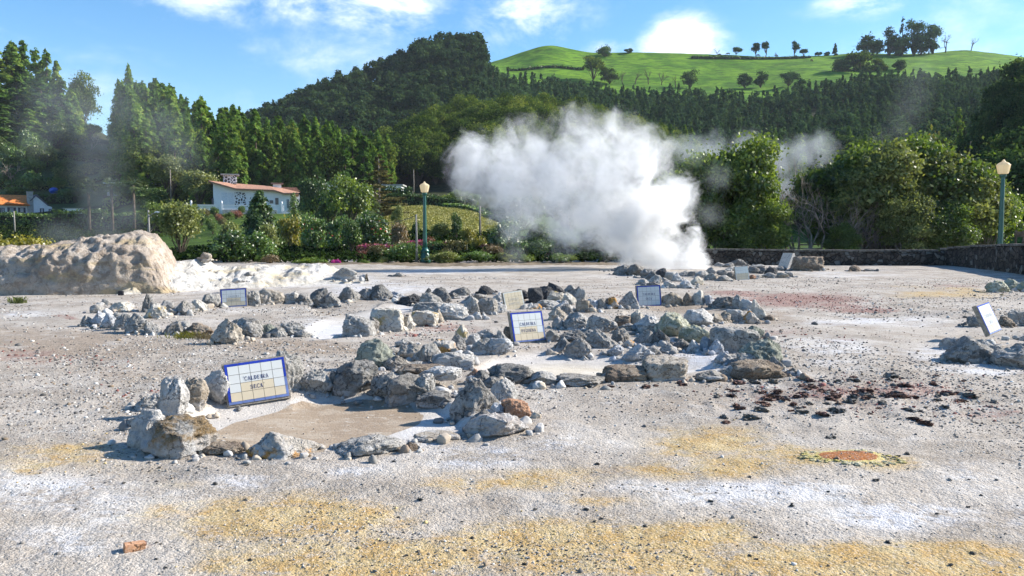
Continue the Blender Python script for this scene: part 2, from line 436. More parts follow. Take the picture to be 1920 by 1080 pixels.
def ground_mat():
    m = bpy.data.materials.new("ground_sinter"); t = NT(m)
    co = t.n('ShaderNodeNewGeometry').outputs['Position']
    a1 = t.n('ShaderNodeSeparateColor', Color=t.attr('za').outputs['Color']); a2 = t.n('ShaderNodeSeparateColor', Color=t.attr('zb').outputs['Color'])
    a3 = t.n('ShaderNodeSeparateColor', Color=t.attr('zc').outputs['Color'])
    n0 = t.noise(co, .9, 6, .62, .3).outputs[0]
    n1 = t.noise(co, 4.0, 6, .68, .3).outputs[0]
    n2 = t.noise(co, 22.0, 5, .7).outputs[0]
    n3 = t.noise(co, 75.0, 4, .75).outputs[0]
    v1 = t.n('ShaderNodeTexVoronoi', {'feature': 'F1'}, Vector=co, Scale=38.0)
    v2 = t.n('ShaderNodeTexVoronoi', {'feature': 'F1'}, Vector=co, Scale=90.0)
    cellr = t.n('ShaderNodeSeparateColor', Color=v1.outputs['Color']).outputs[0]
    cellr2 = t.n('ShaderNodeSeparateColor', Color=v2.outputs['Color']).outputs[0]
    # gravel base
    c = t.mix(t.ramp(n1, .35, .65), (.285, .24, .195), (.40, .35, .295))
    c = t.mix(t.ramp(n0, .4, .62), c, (.46, .41, .355))
    c = t.mix(t.ramp(n0, .34, .46, .5, 0), c, (.30, .265, .225))
    n15 = t.noise(t.vmath('MULTIPLY', co, (1, 1.5, 1)).outputs[0], 2.2, 7, .72, .6).outputs[0]
    def brk(msk, lo=.28, hi=.62, amp=.9):
        w = t.math('ADD', t.math('MULTIPLY', t.math('SUBTRACT', n1, .5), amp), t.math('MULTIPLY', t.math('SUBTRACT', n2, .5), amp*.7))
        # the break-up only works where there is some of the zone
        return t.ramp(t.math('ADD', msk, t.math('MULTIPLY', w, t.math('MINIMUM', t.math('MULTIPLY', msk, 2.0), 1.0))), lo, hi)
    c = t.mix(t.math('MULTIPLY', brk(a2.outputs[0], .15, .5), .85), c, t.mix(t.ramp(n2, .35, .65), (.20, .150, .108), (.36, .28, .205)))
    c = t.mix(t.math('MULTIPLY', brk(a2.outputs[1]), .8), c, t.mix(t.ramp(n2, .3, .7), (.17, .155, .14), (.36, .335, .31)))
    wh = t.ramp(t.math('ADD', a1.outputs[2], t.math('MULTIPLY', t.math('ADD', t.math('SUBTRACT', n15, .5), t.math('MULTIPLY', t.math('SUBTRACT', n2, .5), .6)), t.math('MULTIPLY', a1.outputs[2], 4.2))), .2, .9)
    c = t.mix(wh, c, t.mix(t.ramp(n0, .35, .65), (.56, .56, .585), (.63, .605, .575)))
    # faint salt bloom everywhere
    c = t.mix(t.ramp(t.noise(co, 1.7, 7, .7, .5).outputs[0], .50, .68, 0, .42), c, (.60, .575, .545))
    oc = t.ramp(t.math('ADD', a1.outputs[0], t.math('MULTIPLY', t.math('ADD', t.math('SUBTRACT', n15, .5), t.math('MULTIPLY', t.math('SUBTRACT', n2, .5), .5)), t.math('MULTIPLY', a1.outputs[0], 3.6))), .08, .58)
    c = t.mix(t.math('MULTIPLY', oc, .97), c, t.mix(t.ramp(n1, .35, .66), (.50, .385, .20), (.43, .27, .09)))
    rd = brk(a1.outputs[1], .25, .7, 1.3)
    c = t.mix(t.math('MULTIPLY', rd, .85), c, t.mix(t.ramp(n2, .35, .65), (.19, .085, .07), (.33, .18, .15)))
    # pools: smooth pale crust, brown mud, creamy silt
    pl = a3.outputs[1]
    c = t.mix(t.math('MULTIPLY', pl, .45), c, t.mix(t.ramp(n1, .35, .6), (.52, .515, .515), (.62, .60, .58)))
    c = t.mix(t.math('MULTIPLY', a3.outputs[0], .85), c, t.mix(t.ramp(n1, .35, .65), (.53, .45, .33), (.62, .565, .47)))
    md = t.ramp(t.math('ADD', a2.outputs[2], t.math('MULTIPLY', t.math('SUBTRACT', n1, .5), .8)), .2, .34)
    c = t.mix(t.math('MULTIPLY', md, t.ramp(a2.outputs[2], 0, .1)), c, t.mix(t.ramp(n0, .35, .65), (.28, .215, .155), (.34, .265, .19)))
    c = t.mix(t.math('MULTIPLY', t.ramp(n15, .50, .60, 0, .5), t.ramp(a2.outputs[2], 0, .3)), c, (.44, .375, .30))
    c = t.mix(t.math('MULTIPLY', t.ramp(t.noise(t.vmath('MULTIPLY', co, (1.2, 5, 1)).outputs[0], 3.5, 6, .7, .8).outputs[0], .58, .66, 0, .7), t.math('MAXIMUM', t.ramp(a2.outputs[2], 0, .3), a3.outputs[0])), c, (.56, .52, .46))
    smooth = t.math('MAXIMUM', t.math('MAXIMUM', t.math('MULTIPLY', pl, .55), t.math('MULTIPLY', a2.outputs[2], .85)), t.math('MULTIPLY', a3.outputs[0], .8))
    rgh = t.math('SUBTRACT', 1.0, t.math('MULTIPLY', smooth, .85))
    # orange vent
    v = a3.outputs[2]
    vb = t.math('ADD', v, t.math('MULTIPLY', t.math('SUBTRACT', n2, .5), .5))
    c = t.mix(t.ramp(vb, .15, .35), c, (.56, .46, .17))
    c = t.mix(t.ramp(vb, .42, .5), c, t.mix(t.ramp(n2, .4, .6), (.36, .13, .03), (.27, .09, .025)))
    # grains
    dk = t.math('MULTIPLY', t.ramp(cellr, .80, .88), t.ramp(v1.outputs['Distance'], .25, .5, 1, 0))
    dk2 = t.math('MULTIPLY', t.ramp(cellr2, .62, .78), t.ramp(v2.outputs['Distance'], .3, .55, 1, 0))
    lt = t.math('MULTIPLY', t.ramp(cellr2, .22, .10), 1.0)
    dens = t.math('MULTIPLY', rgh, t.ramp(wh, 0, 1, 1, .45))
    c = t.mix(t.math('MULTIPLY', t.math('MULTIPLY', dk, .55), dens), c, (.10, .095, .09))
    c = t.mix(t.math('MULTIPLY', t.math('MULTIPLY', dk2, .45), dens), c, (.13, .12, .11))
    c = t.mix(t.math('MULTIPLY', t.math('MULTIPLY', lt, .3), dens), c, (.66, .63, .59))
    c = t.mix(t.math('MULTIPLY', t.ramp(n3, .35, .75, 0, .28), rgh), c, (.20, .17, .14))
    h = t.math('ADD', t.math('MULTIPLY', n2, .8), t.math('MULTIPLY', n3, .5))
    h = t.math('ADD', h, t.math('MULTIPLY', t.math('ADD', t.math('MULTIPLY', v1.outputs['Distance'], -.5), t.math('MULTIPLY', v2.outputs['Distance'], -.35)), 1.0))
    h = t.math('MULTIPLY', h, t.math('ADD', t.math('MULTIPLY', rgh, .9), .1))
    b = t.n('ShaderNodeBump', Strength=.75, Distance=.018, Height=h)
    p = t.n('ShaderNodeBsdfPrincipled', Base_Color=c, Roughness=.92, Normal=b.outputs[0]); p.inputs['Specular IOR Level'].default_value = .12
    t.out(p.outputs[0]); return m
gme = mesh_np("ground", np.stack([gx, gy, gz], 1), quads, True, {'za': ('POINT', A1), 'zb': ('POINT', A2), 'zc': ('POINT', A3)})
GROUND_MAT = ground_mat()
link("ground", gme, GROUND_MAT, kind='structure')
# the same ground behind the camera and out to both sides
mb = MB(); mb.add([(-900,-400,-.12),(900,-400,-.12),(900,60,-.12),(-900,60,-.12)], [(0,1,2,3)])
link("outer_ground", mb.mesh("outer_ground"), GROUND_MAT, kind='structure')

from mathutils.bvhtree import BVHTree
def interp_ground(x, y):
    """ground height at world points"""
    x = np.atleast_1d(np.asarray(x, float)); y = np.atleast_1d(np.asarray(y, float))
    # rows fall in y: invert projection at z=0
    q = CAM_Z/np.maximum(y, .5)
    # ratio -r2/r1 = q ; r1 = CT+ST*b, r2 = -ST+CT*b
    b = (ST-q*CT)/(CT+q*ST)
    s = y/(CT+ST*b); a = x/s
    return ground_height(x, y, a*F+960, 540-b*F)

# ------------------------------------------------------------------ gravel: one object of countless stones
def ico(sub):
    bm = bmesh.new(); bmesh.ops.create_icosphere(bm, subdivisions=sub, radius=1)
    v = np.array([tuple(q.co) for q in bm.verts]); f = np.array([[w.index for w in q.verts] for q in bm.faces]); bm.free()
    return v, f
ICO1, ICO3, ICO5 = ico(1), ico(4), ico(5)
ICO2 = ico(3)
def scatter_gravel(N, dmin, dmax, rmin, rmax, seed, zone=None):
    r = np.random.default_rng(seed)
    d = dmin*(dmax/dmin)**(r.random(N)**.85)
    px = r.uniform(-350, 2270, N); x = (px-960)/F*d; y = d
    py = 436+F*CAM_Z/d
    return x, y, px, py, r
N = 105000
x, y, px, py, r = scatter_gravel(N, 3.3, 30, .004, .02, 5)
sp2 = np.stack([x, y, np.zeros_like(x)], 1)
den = .12+1.0*np.clip(fbm(sp2*.7+8, 4)*2.2+.25, 0, 1)
wh = blob_mask(px, py, WHITE); gr = blob_mask(px, py, GREY); rd = blob_mask(px, py, RED); oc = blob_mask(px, py, OCHRE)
den = den*(1-.75*wh)+.7*gr+.5*rd
pl = np.maximum.reduce([pool_mask(px, py, q_, 4) for q_ in (POOL1, POOL2, POOL0)])
den *= (1-.97*pl)
keep = r.random(N) < den
x, y, px, py, rd, oc, gr = (q_[keep] for q_ in (x, y, px, py, rd, oc, gr)); n = len(x)
size = (.0030+.0062*r.random(n)**3+.012*(r.random(n) > .985)*r.random(n))*np.clip(y/5, .9, 2.4)
size *= 1+.7*gr+.5*rd
z = interp_ground(x, y)
bv, bf = ICO1
rot = r.random((n, 3))*6.28
c1, s1, c2, s2 = np.cos(rot[:, 0]), np.sin(rot[:, 0]), np.cos(rot[:, 1]), np.sin(rot[:, 1])
sc = np.stack([r.uniform(.7, 1.4, n), r.uniform(.6, 1.2, n), r.uniform(.5, .9, n)], 1)*size[:, None]
vv = bv[None]*(1+r.uniform(-.28, .28, (n, len(bv), 1)))*sc[:, None, :]
X = vv[..., 0]*c1[:, None]-vv[..., 1]*s1[:, None]; Y = vv[..., 0]*s1[:, None]+vv[..., 1]*c1[:, None]; Z = vv[..., 2]
X = X+x[:, None]; Y = Y+y[:, None]; Z = Z+z[:, None]+size[:, None]*.2
VV = np.stack([X, Y, Z], 2).reshape(-1, 3)
FF = (bf[None]+(np.arange(n)*len(bv))[:, None, None]).reshape(-1, 3)
pal = np.array([[.10,.095,.09],[.16,.15,.14],[.24,.22,.20],[.38,.36,.33],[.55,.53,.50],[.66,.65,.63],[.22,.17,.12]])
ch = r.choice(len(pal), n, p=[.12,.17,.27,.26,.08,.02,.08]); colr = pal[ch]
isr = (r.random(n) < rd*.9)[:, None]; colr = np.where(isr, np.array([.17,.07,.06])*r.uniform(.7, 1.8, (n, 1)), colr)
iso = (r.random(n) < oc*.35)[:, None]; colr = np.where(iso, np.array([.50,.38,.18])*r.uniform(.7, 1.2, (n, 1)), colr)
colr = np.clip(colr*r.uniform(.8, 1.2, (n, 1)), 0, .75)
grm = bpy.data.materials.new("gravel_stone"); t = NT(grm)
p = t.n('ShaderNodeBsdfPrincipled', Base_Color=t.attr('col').outputs['Color'], Roughness=.9); p.inputs['Specular IOR Level'].default_value = .15
t.out(p.outputs[0])
link("gravel", mesh_np("gravel", VV, FF, False, {'col': ('FACE', np.repeat(colr, len(bf), 0))}), grm,
     label="loose grey, white and rusty gravel strewn over the pale ground", cat="gravel", kind='stuff')
# ------------------------------------------------------------------ rocks
def rock_shape(seed, kind, sub=ICO5):
    r = np.random.default_rng(seed)
    u = sub[0].copy()
    npl = {'egg': 30, 'round': 20, 'peak': 15, 'block': 11, 'slab': 14, 'pillar': 16, 'log': 16, 'low': 16}.get(kind, 16)
    rad = np.full(len(u), 1.25)
    for k in range(npl):
        n = r.normal(size=3); n /= np.linalg.norm(n)
        if kind == 'block' and k < 6: n = np.array([(1,0,0),(-1,0,0),(0,1,0),(0,-1,0),(0,0,1),(0,0,-1)][k], float)+r.normal(size=3)*.12; n /= np.linalg.norm(n)
        h = r.uniform(.72, 1.0) if kind not in ('egg',) else r.uniform(.88, 1.0)
        dd = u@n
        rad = np.minimum(rad, np.where(dd > .05, h/np.maximum(dd, .05), 9))
    if kind == 'slab': rad = np.minimum(rad, np.where(np.abs(u[:, 2]) > .05, .75/np.abs(u[:, 2]).clip(.05), 9))
    v = u*rad[:, None]
    amp = {'egg': .05, 'round': .10, 'slab': .06, 'block': .06}.get(kind, .12)
    o = r.uniform(0, 50, 3); nn = u
    v = v+nn*(amp*fbm(v*1.6+o, 3))[:, None]+nn*(.13*(fbm(v*3.2+o, 3, ridge=True)-.2))[:, None]+nn*(.075*fbm(v*8+o, 3, gain=.7))[:, None]
    if kind == 'peak':
        zz = (v[:, 2]+1)/2; k = 1-.55*np.clip(zz, 0, 1)**1.4; v[:, 0] *= k; v[:, 1] *= k
        v[:, 0] += r.uniform(-.45, .45)*np.clip(zz, 0, 2)**1.5
    if kind == 'pillar':
        zz = (v[:, 2]+1)/2; k = 1-.28*np.clip(zz, 0, 1)**1.5; v[:, 0] *= k; v[:, 1] *= k
        v[:, 0] += r.uniform(-.18, .18)*zz
    if kind == 'low':
        zz = (v[:, 2]+1)/2; k = 1-.45*np.clip(zz, 0, 1)**1.6; v[:, 0] *= k
        v[:, 0] += r.uniform(-.3, .3)*zz
    lo, hi = v.min(0), v.max(0)
    v = (v-(lo+hi)/2)/(hi-lo)
    v[:, 2] += .5                      # 0..1 upwards
    return v
COLOURS = {
 'white': (rock_mat('rock_white', (.52,.505,.49), (.68,.665,.645), pits=.6, bump=.8), 'chalky white'),
 'grey':  (rock_mat('rock_grey', (.29,.28,.26), (.49,.47,.445), pits=.5, crust=.05), 'pale grey'),
 'mid':   (rock_mat('rock_midgrey', (.21,.20,.187), (.40,.38,.355), pits=.6, crust=.04), 'mid-grey'),
 'dark':  (rock_mat('rock_dark', (.135,.13,.124), (.275,.265,.25), pits=.5, crust=.03), 'dark grey'),
 'black': (rock_mat('rock_black', (.035,.037,.042), (.075,.075,.08), pits=.5, vary=0), 'black'),
 'tan':   (rock_mat('rock_tan', (.34,.28,.21), (.49,.43,.36), pits=.45, crust=.03), 'tan'),
 'cream': (rock_mat('rock_cream', (.54,.485,.40), (.67,.63,.56), stain=(.52,.38,.16), stain_amt=.12, pits=.3), 'cream'),
 'brown': (rock_mat('rock_brown', (.20,.15,.11), (.33,.265,.20), pits=.5, vary=0), 'brown'),
 'brick': (rock_mat('rock_brick', (.33,.17,.10), (.42,.235,.14), pits=.15, bump=.35, vary=0), 'reddish brown'),
 'orange':(rock_mat('rock_orange', (.46,.42,.37), (.60,.56,.52), stain=(.52,.26,.06), stain_amt=.30, pits=.4, vary=0), 'orange-stained'),
 'green': (rock_mat('rock_green', (.18,.195,.16), (.35,.365,.30), pits=.55, crust=.03, vary=0), 'greenish grey'),
 'sulph': (rock_mat('rock_sulphur', (.36,.36,.245), (.50,.50,.41), pits=.3, vary=0), 'yellowish green'),
 'blue':  (rock_mat('rock_bluewhite', (.38,.395,.43), (.60,.62,.66), pits=.5), 'bluish white'),
 'pink':  (rock_mat('rock_pink', (.42,.375,.35), (.56,.53,.505), pits=.4), 'pinkish white'),
 'red':   (rock_mat('rock_red', (.27,.14,.115), (.44,.27,.22), pits=.6, vary=0), 'dark red'),
 'moss':  (rock_mat('rock_lichen', (.28,.26,.235), (.44,.42,.39), stain=(.24,.165,.085), stain_amt=.42, pits=.6, crust=.13, vary=0), 'grey and tan'),
}
SHAPES = {'round': 'rounded', 'egg': 'egg-shaped', 'peak': 'pointed', 'block': 'blocky', 'slab': 'flat', 'pillar': 'upright', 'log': 'long', 'low': 'low'}
# cx, base row, width, height (photo pixels), colour, shape [, own label]
ROWS = {
 "around the tan mud pool": [
  (336,858,140,82,'moss','round',"largest grey and tan boulder at the near left corner of the tan mud pool"),
  (284,842,78,78,'white','round'), (289,772,66,36,'grey','low'), (325,785,52,80,'white','pillar',"tall chalky white rock standing left of the tan mud pool"),
  (362,768,50,60,'tan','pillar'), (410,756,52,66,'white','pillar',"split white rock leaning against the left edge of the largest sign"), (254,808,34,26,'mid','round'),
  (345,742,40,30,'grey','low'), (536,738,58,80,'grey','pillar',"pitted grey rock standing behind the right edge of the largest sign"),
  (420,853,86,24,'brown','slab',"flat brown stone at the near left edge of the tan mud pool"),
  (536,863,134,58,'orange','peak',"pyramid-shaped grey rock with an orange streak in front of the tan mud pool"),
  (696,858,130,38,'mid','low',"low grey rock half buried in front of the tan mud pool"), (771,848,24,20,'brown','peak',"small brown wedge of rock at the near right edge of the mud pool"),
  (820,830,90,14,'tan','slab'), (592,736,64,44,'grey','low'), (626,733,22,46,'mid','pillar'),
  (668,737,84,62,'dark','round',"dark pitted boulder on the far rim of the tan mud pool"), (722,742,52,52,'dark','round'), (762,748,76,58,'mid','round'), (798,745,34,50,'grey','pillar'),
  (826,728,72,24,'white','slab',"flat white slab bridging the rim between the two near pools"), (815,752,60,26,'dark','block'), (862,775,34,56,'mid','pillar'),
  (893,776,86,70,'mid','peak',"big pitted grey rock leaning left at the right end of the mud pool"), (930,824,122,50,'pink','low',"long pinkish white rock at the right tip of the tan mud pool"),
  (967,783,50,38,'brick','block',"reddish brown broken block beside the egg-shaped white rock"), (946,757,46,54,'white','egg',"egg-shaped white porous rock right of the tan mud pool"),
  (932,782,26,30,'blue','round'), (905,795,44,30,'dark','low'), (540,690,24,28,'mid','peak'), (880,742,30,16,'grey','low')],
 "in the heap between the two near pools": [
  (707,694,70,62,'green','round',"big greenish grey boulder at the top left of the heap"), (746,696,50,34,'mid','low'), (768,672,44,34,'grey','round'), (800,684,50,46,'grey','peak'),
  (790,706,96,22,'brown','slab',"flat brown slab on the rim above the tan mud pool"), (829,663,48,30,'orange','round',"orange-topped rounded rock in the heap"), (851,692,72,38,'white','block',"large white block in the middle of the heap"),
  (868,642,28,38,'cream','pillar',"slim cream-coloured rock standing at the top of the heap"), (858,656,32,34,'mid','peak'), (888,652,26,30,'white','round'), (912,640,36,30,'pink','low'), (905,664,40,34,'grey','round'),
  (934,664,52,36,'blue','round'), (944,646,30,34,'mid','peak'), (920,642,30,20,'mid','round'), (822,692,20,22,'dark','round'), (736,668,24,20,'mid','low'), (760,650,34,18,'grey','low'), (876,672,24,18,'white','low'),
  (955,640,20,34,'brown','pillar'), (780,694,40,18,'grey','round')],
 "along the near edge of the cream pool": [
  (903,724,46,30,'dark','peak'), (957,722,78,42,'dark','round',"dark hollowed boulder at the left end of the cream pool"), (924,728,40,22,'dark','low'), (890,708,24,18,'brick','peak'),
  (1018,725,64,30,'grey','low'), (1088,727,92,24,'mid','slab',"long flat grey slab left of the two brown blocks"), (1172,718,84,34,'brown','block',"brown rectangular block beside the big tan boulder"),
  (1248,716,90,48,'tan','block',"big tan boulder at the near edge of the cream pool"), (1334,718,54,22,'mid','low'), (1371,712,58,30,'grey','low'),
  (1417,714,112,42,'brown','low',"wide brown-topped boulder at the right end of the cream pool"), (1486,708,26,18,'dark','peak'), (1139,716,20,18,'mid','round')],
 "right of the cream pool": [
  (1425,692,84,58,'green','round'), (1376,664,90,54,'mid','block',"largest blocky grey boulder on the right bank"), (1440,672,46,40,'green','peak'), (1455,700,32,34,'grey','peak'), (1308,645,66,38,'sulph','low',"yellowish slab on the right bank of the cream pool"), (1262,634,62,50,'sulph','round',"rounded yellowish green boulder beside the white one"),
  (1309,613,54,36,'white','low',"large smooth white boulder behind the yellowish rocks"), (1222,628,66,40,'white','low'), (1196,617,30,40,'cream','pillar',"cream-coloured pointed stone standing behind the white rocks"), (1167,618,30,28,'brown','block'), (1178,626,36,20,'mid','low'),
  (1127,624,52,38,'grey','round'), (1083,618,50,36,'grey','low'), (1046,602,32,28,'tan','round'), (1048,616,24,26,'grey','peak'), (1063,590,20,22,'dark','round'), (1050,658,38,34,'mid','peak'), (1085,664,48,40,'mid','round'),
  (1130,652,58,40,'mid','peak'), (1073,640,60,26,'dark','low'), (1108,638,40,24,'dark','low'), (1036,640,24,26,'grey','round'), (1154,664,30,22,'blue','low'), (1163,644,34,32,'mid','round'), (1196,672,54,36,'blue','round',"bluish white boulder at the far shore of the cream pool"), (1206,650,40,34,'mid','peak'), (1238,650,36,34,'dark','low'), (1180,652,18,16,'orange','round'),
  (1301,663,26,28,'white','peak',"small clean white stone at the far shore beside the dark rocks"), (1276,660,30,26,'dark','round'), (1253,664,28,20,'mid','low'), (1224,668,22,20,'mid','round'), (1322,662,20,30,'blue','pillar'), (1340,668,28,32,'blue','peak'), (1358,686,36,26,'blue','low'), (1385,686,44,20,'grey','low'), (1290,640,30,26,'dark','round'), (1329,655,22,24,'mid','peak'), (1400,692,34,30,'mid','round'), (1412,640,40,30,'green','round')],
 "on the far left loop": [
  (164,613,24,24,'grey','low'), (190,613,30,32,'blue','low'), (206,617,26,32,'blue','pillar'), (222,616,24,34,'grey','pillar'), (236,620,32,36,'mid','pillar'), (259,627,44,42,'grey','round'), (288,630,34,28,'grey','low'), (325,629,36,30,'mid','peak'),
  (346,618,22,18,'grey','round'), (374,629,48,26,'brown','low'), (428,648,54,54,'tan','peak',"tall tan rock leaning left beside the yellow-green weeds"), (183,590,26,20,'mid','round'), (197,573,18,14,'dark','round',"small dark stone on top of the left loop"), (226,586,40,22,'cream','low'), (239,580,14,16,'brick','round',"small salmon-coloured stone on the left loop"),
  (281,586,22,40,'dark','pillar',"slender dark stone standing above the left loop"), (296,598,34,32,'cream','round'), (313,584,26,24,'mid','low'), (324,592,16,14,'grey','round'), (344,592,38,30,'grey','low'), (372,584,30,24,'cream','low'), (394,577,36,30,'mid','round')],
 "in the far row": [
  (475,573,28,32,'mid','block'), (508,571,46,34,'tan','round'), (543,569,30,26,'grey','low'), (572,570,32,24,'mid','round'), (599,569,34,36,'dark','peak'), (622,569,32,28,'mid','low'), (655,566,36,30,'dark','round'), (684,564,30,24,'mid','round'), (716,564,38,32,'dark','peak'),
  (741,562,30,16,'blue','low'), (770,569,44,24,'black','low'), (803,560,12,24,'dark','pillar'), (809,576,44,32,'grey','peak'), (828,566,34,32,'dark','round'), (864,554,34,18,'dark','low'), (912,552,32,20,'black','peak',"black angular rock alone in the far row"), (851,560,28,14,'dark','low'), (902,562,30,14,'mid','low'), (935,566,26,18,'white','low'), (880,568,30,18,'grey','low')],
 "on the stone spit below the tan sign": [
  (803,583,52,18,'mid','slab'), (848,600,56,34,'white','round'), (884,592,30,38,'grey','round'), (914,590,34,34,'grey','round'), (937,588,24,18,'white','round'), (829,588,36,22,'grey','low'), (818,606,26,30,'tan','peak'), (796,612,46,32,'cream','block'), (764,618,30,32,'cream','peak',"small pointed cream stone on the spit"),
  (728,622,56,50,'cream','block',"big cream boulder with an orange patch on the spit"), (674,632,54,48,'grey','block',"grey-white boulder at the left tip of the spit"), (696,626,26,32,'mid','peak'), (895,600,22,16,'white','low'), (925,570,18,12,'white','low')],
 "on the gravel mound": [
  (466,634,62,42,'mid','round'), (506,632,40,26,'green','peak'), (549,632,42,30,'grey','round'), (524,634,28,22,'mid','low'), (570,634,34,16,'white','low')],
 "round the dark pit behind the tan sign": [
  (974,556,38,18,'black','low'), (1004,560,26,26,'black','block'), (1022,556,24,26,'black','round'), (1044,552,34,26,'black','peak',"largest black rock above the dark pit"), (1041,566,28,22,'cream','round'), (1068,572,28,26,'cream','peak'), (1078,560,32,26,'mid','low'), (1089,568,18,30,'grey','pillar'), (1068,548,26,16,'dark','low'),
  (993,581,16,14,'white','peak'), (1005,581,22,12,'orange','low'), (1025,580,46,18,'grey','low'), (1056,582,34,20,'white','low')],
 "left of the shaded sign": [
  (1092,586,24,26,'tan','block'), (1105,586,14,16,'brown','round'), (1107,576,16,16,'white','round'), (1116,580,14,18,'blue','round'), (1127,580,18,22,'mid','block'), (1141,579,18,22,'brown','round'), (1150,580,18,26,'orange','pillar',"bright orange-stained stone ending the small arc"), (1124,586,18,8,'cream','low'), (1177,579,42,36,'mid','peak',"crumbly grey rock at the left edge of the shaded sign")],
 "right of the shaded sign": [
  (1260,574,38,28,'tan','round'), (1288,574,16,28,'brown','pillar',"thin dark slab standing alone on the ring"), (1309,574,24,32,'cream','pillar'), (1329,574,17,22,'blue','round'), (1358,579,48,24,'dark','log',"long dark stone lying on the ring"), (1383,580,20,30,'grey','pillar'), (1400,582,24,24,'white','block'), (1420,600,26,42,'cream','peak',"tall cream wedge at the right end of the ring"),
  (1341,607,24,20,'tan','round'), (1360,606,20,24,'tan','round'), (1376,604,28,26,'white','block'), (1404,607,38,28,'orange','low'), (1414,600,18,18,'grey','low'), (1440,601,18,12,'brown','low')],
 "around the steaming spring": [
  (1166,517,32,22,'dark','round'), (1192,518,34,24,'dark','low'), (1213,522,24,20,'mid','round'), (1222,526,24,20,'dark','low'), (1239,523,24,22,'black','round'), (1207,534,20,12,'mid','low'), (1222,538,22,10,'dark','low'), (1229,532,22,18,'grey','peak'), (1245,530,18,10,'mid','low'), (1258,526,22,18,'grey','round'), (1256,541,20,14,'grey','round'), (1270,528,18,18,'white','low'), (1287,541,24,18,'white','round',"roundest white boulder at the near side of the steaming spring"),
  (1282,518,26,12,'dark','low'), (1300,519,22,12,'mid','low'), (1307,534,24,18,'cream','low'), (1316,521,24,14,'grey','round'), (1338,526,34,16,'tan','low'), (1335,514,20,14,'mid','low'), (1354,517,20,12,'dark','round'), (1360,527,26,12,'mid','low'), (1371,524,16,16,'dark','round'),
  (1180,510,60,14,'dark','low'), (1240,516,30,10,'grey','low'), (1335,496,26,14,'dark','round'), (1352,499,22,9,'grey','low'), (1366,501,20,10,'mid','low'), (1385,498,30,14,'dark','low'), (1402,494,18,14,'dark','round'), (1370,508,26,10,'grey','low')],
 "right of the grey sign": [
  (1413,513,20,14,'dark','round'), (1430,512,18,13,'dark','round'), (1411,524,14,9,'brick','low'), (1421,522,14,7,'tan','low'), (1446,514,22,14,'black','slab'), (1442,522,26,12,'dark','low'), (1466,522,20,12,'tan','round'), (1480,520,18,13,'mid','round'), (1462,508,26,10,'dark','low'), (1420,504,26,9,'mid','low')],
 "on the back of the field by the stone wall": [
  (1513,508,54,30,'brown','block',"large brown boulder with a white crust by the stone wall"), (1603,509,20,13,'brown','round',"small brown stone in front of the stone wall"), (1631,509,20,5,'dark','slab')],
 "at the right edge of the field": [
  (1868,549,42,24,'sulph','round'), (1899,546,34,26,'sulph','low'), (1926,548,44,22,'sulph','low'), (1796,656,56,26,'grey','low'), (1790,664,30,18,'mid','low'), (1850,658,40,26,'grey','peak'), (1868,668,34,24,'mid','round'), (1856,650,24,18,'white','low'), (1812,680,96,56,'mid','low',"big shaded grey rock in front of the tilted right sign"), (1905,690,96,52,'mid','low',"shaded boulder with an orange streak below the tilted right sign"),
  (1828,612,34,22,'dark','round'), (1884,613,30,22,'brown','low'), (1904,606,32,28,'mid','block'), (1930,612,30,24,'mid','round'), (1945,640,60,20,'grey','low')],
 "at the foot of the pale sinter bank": [
  (387,488,24,16,'tan','round',"tan stone perched on top of the pale sinter bank"), (648,520,50,20,'grey','low'), (467,516,12,6,'mid','round'), (453,528,18,6,'white','slab'), (748,519,16,8,'dark','low')],
}
def ordinal(n):
    return ['first','second','third','fourth','fifth','sixth','seventh','eighth','ninth','tenth','eleventh','twelfth','thirteenth','fourteenth','fifteenth','sixteenth','seventeenth','eighteenth','nineteenth','twentieth'][n-1] if n <= 20 else '%dth' % n
seed = 100
RK = []
OVER_Z = {(826,728): .10}
OVER_D = {(387,488): 24.6, (467,516): 22.6, (453,528): 22.4, (648,520): 26.5}
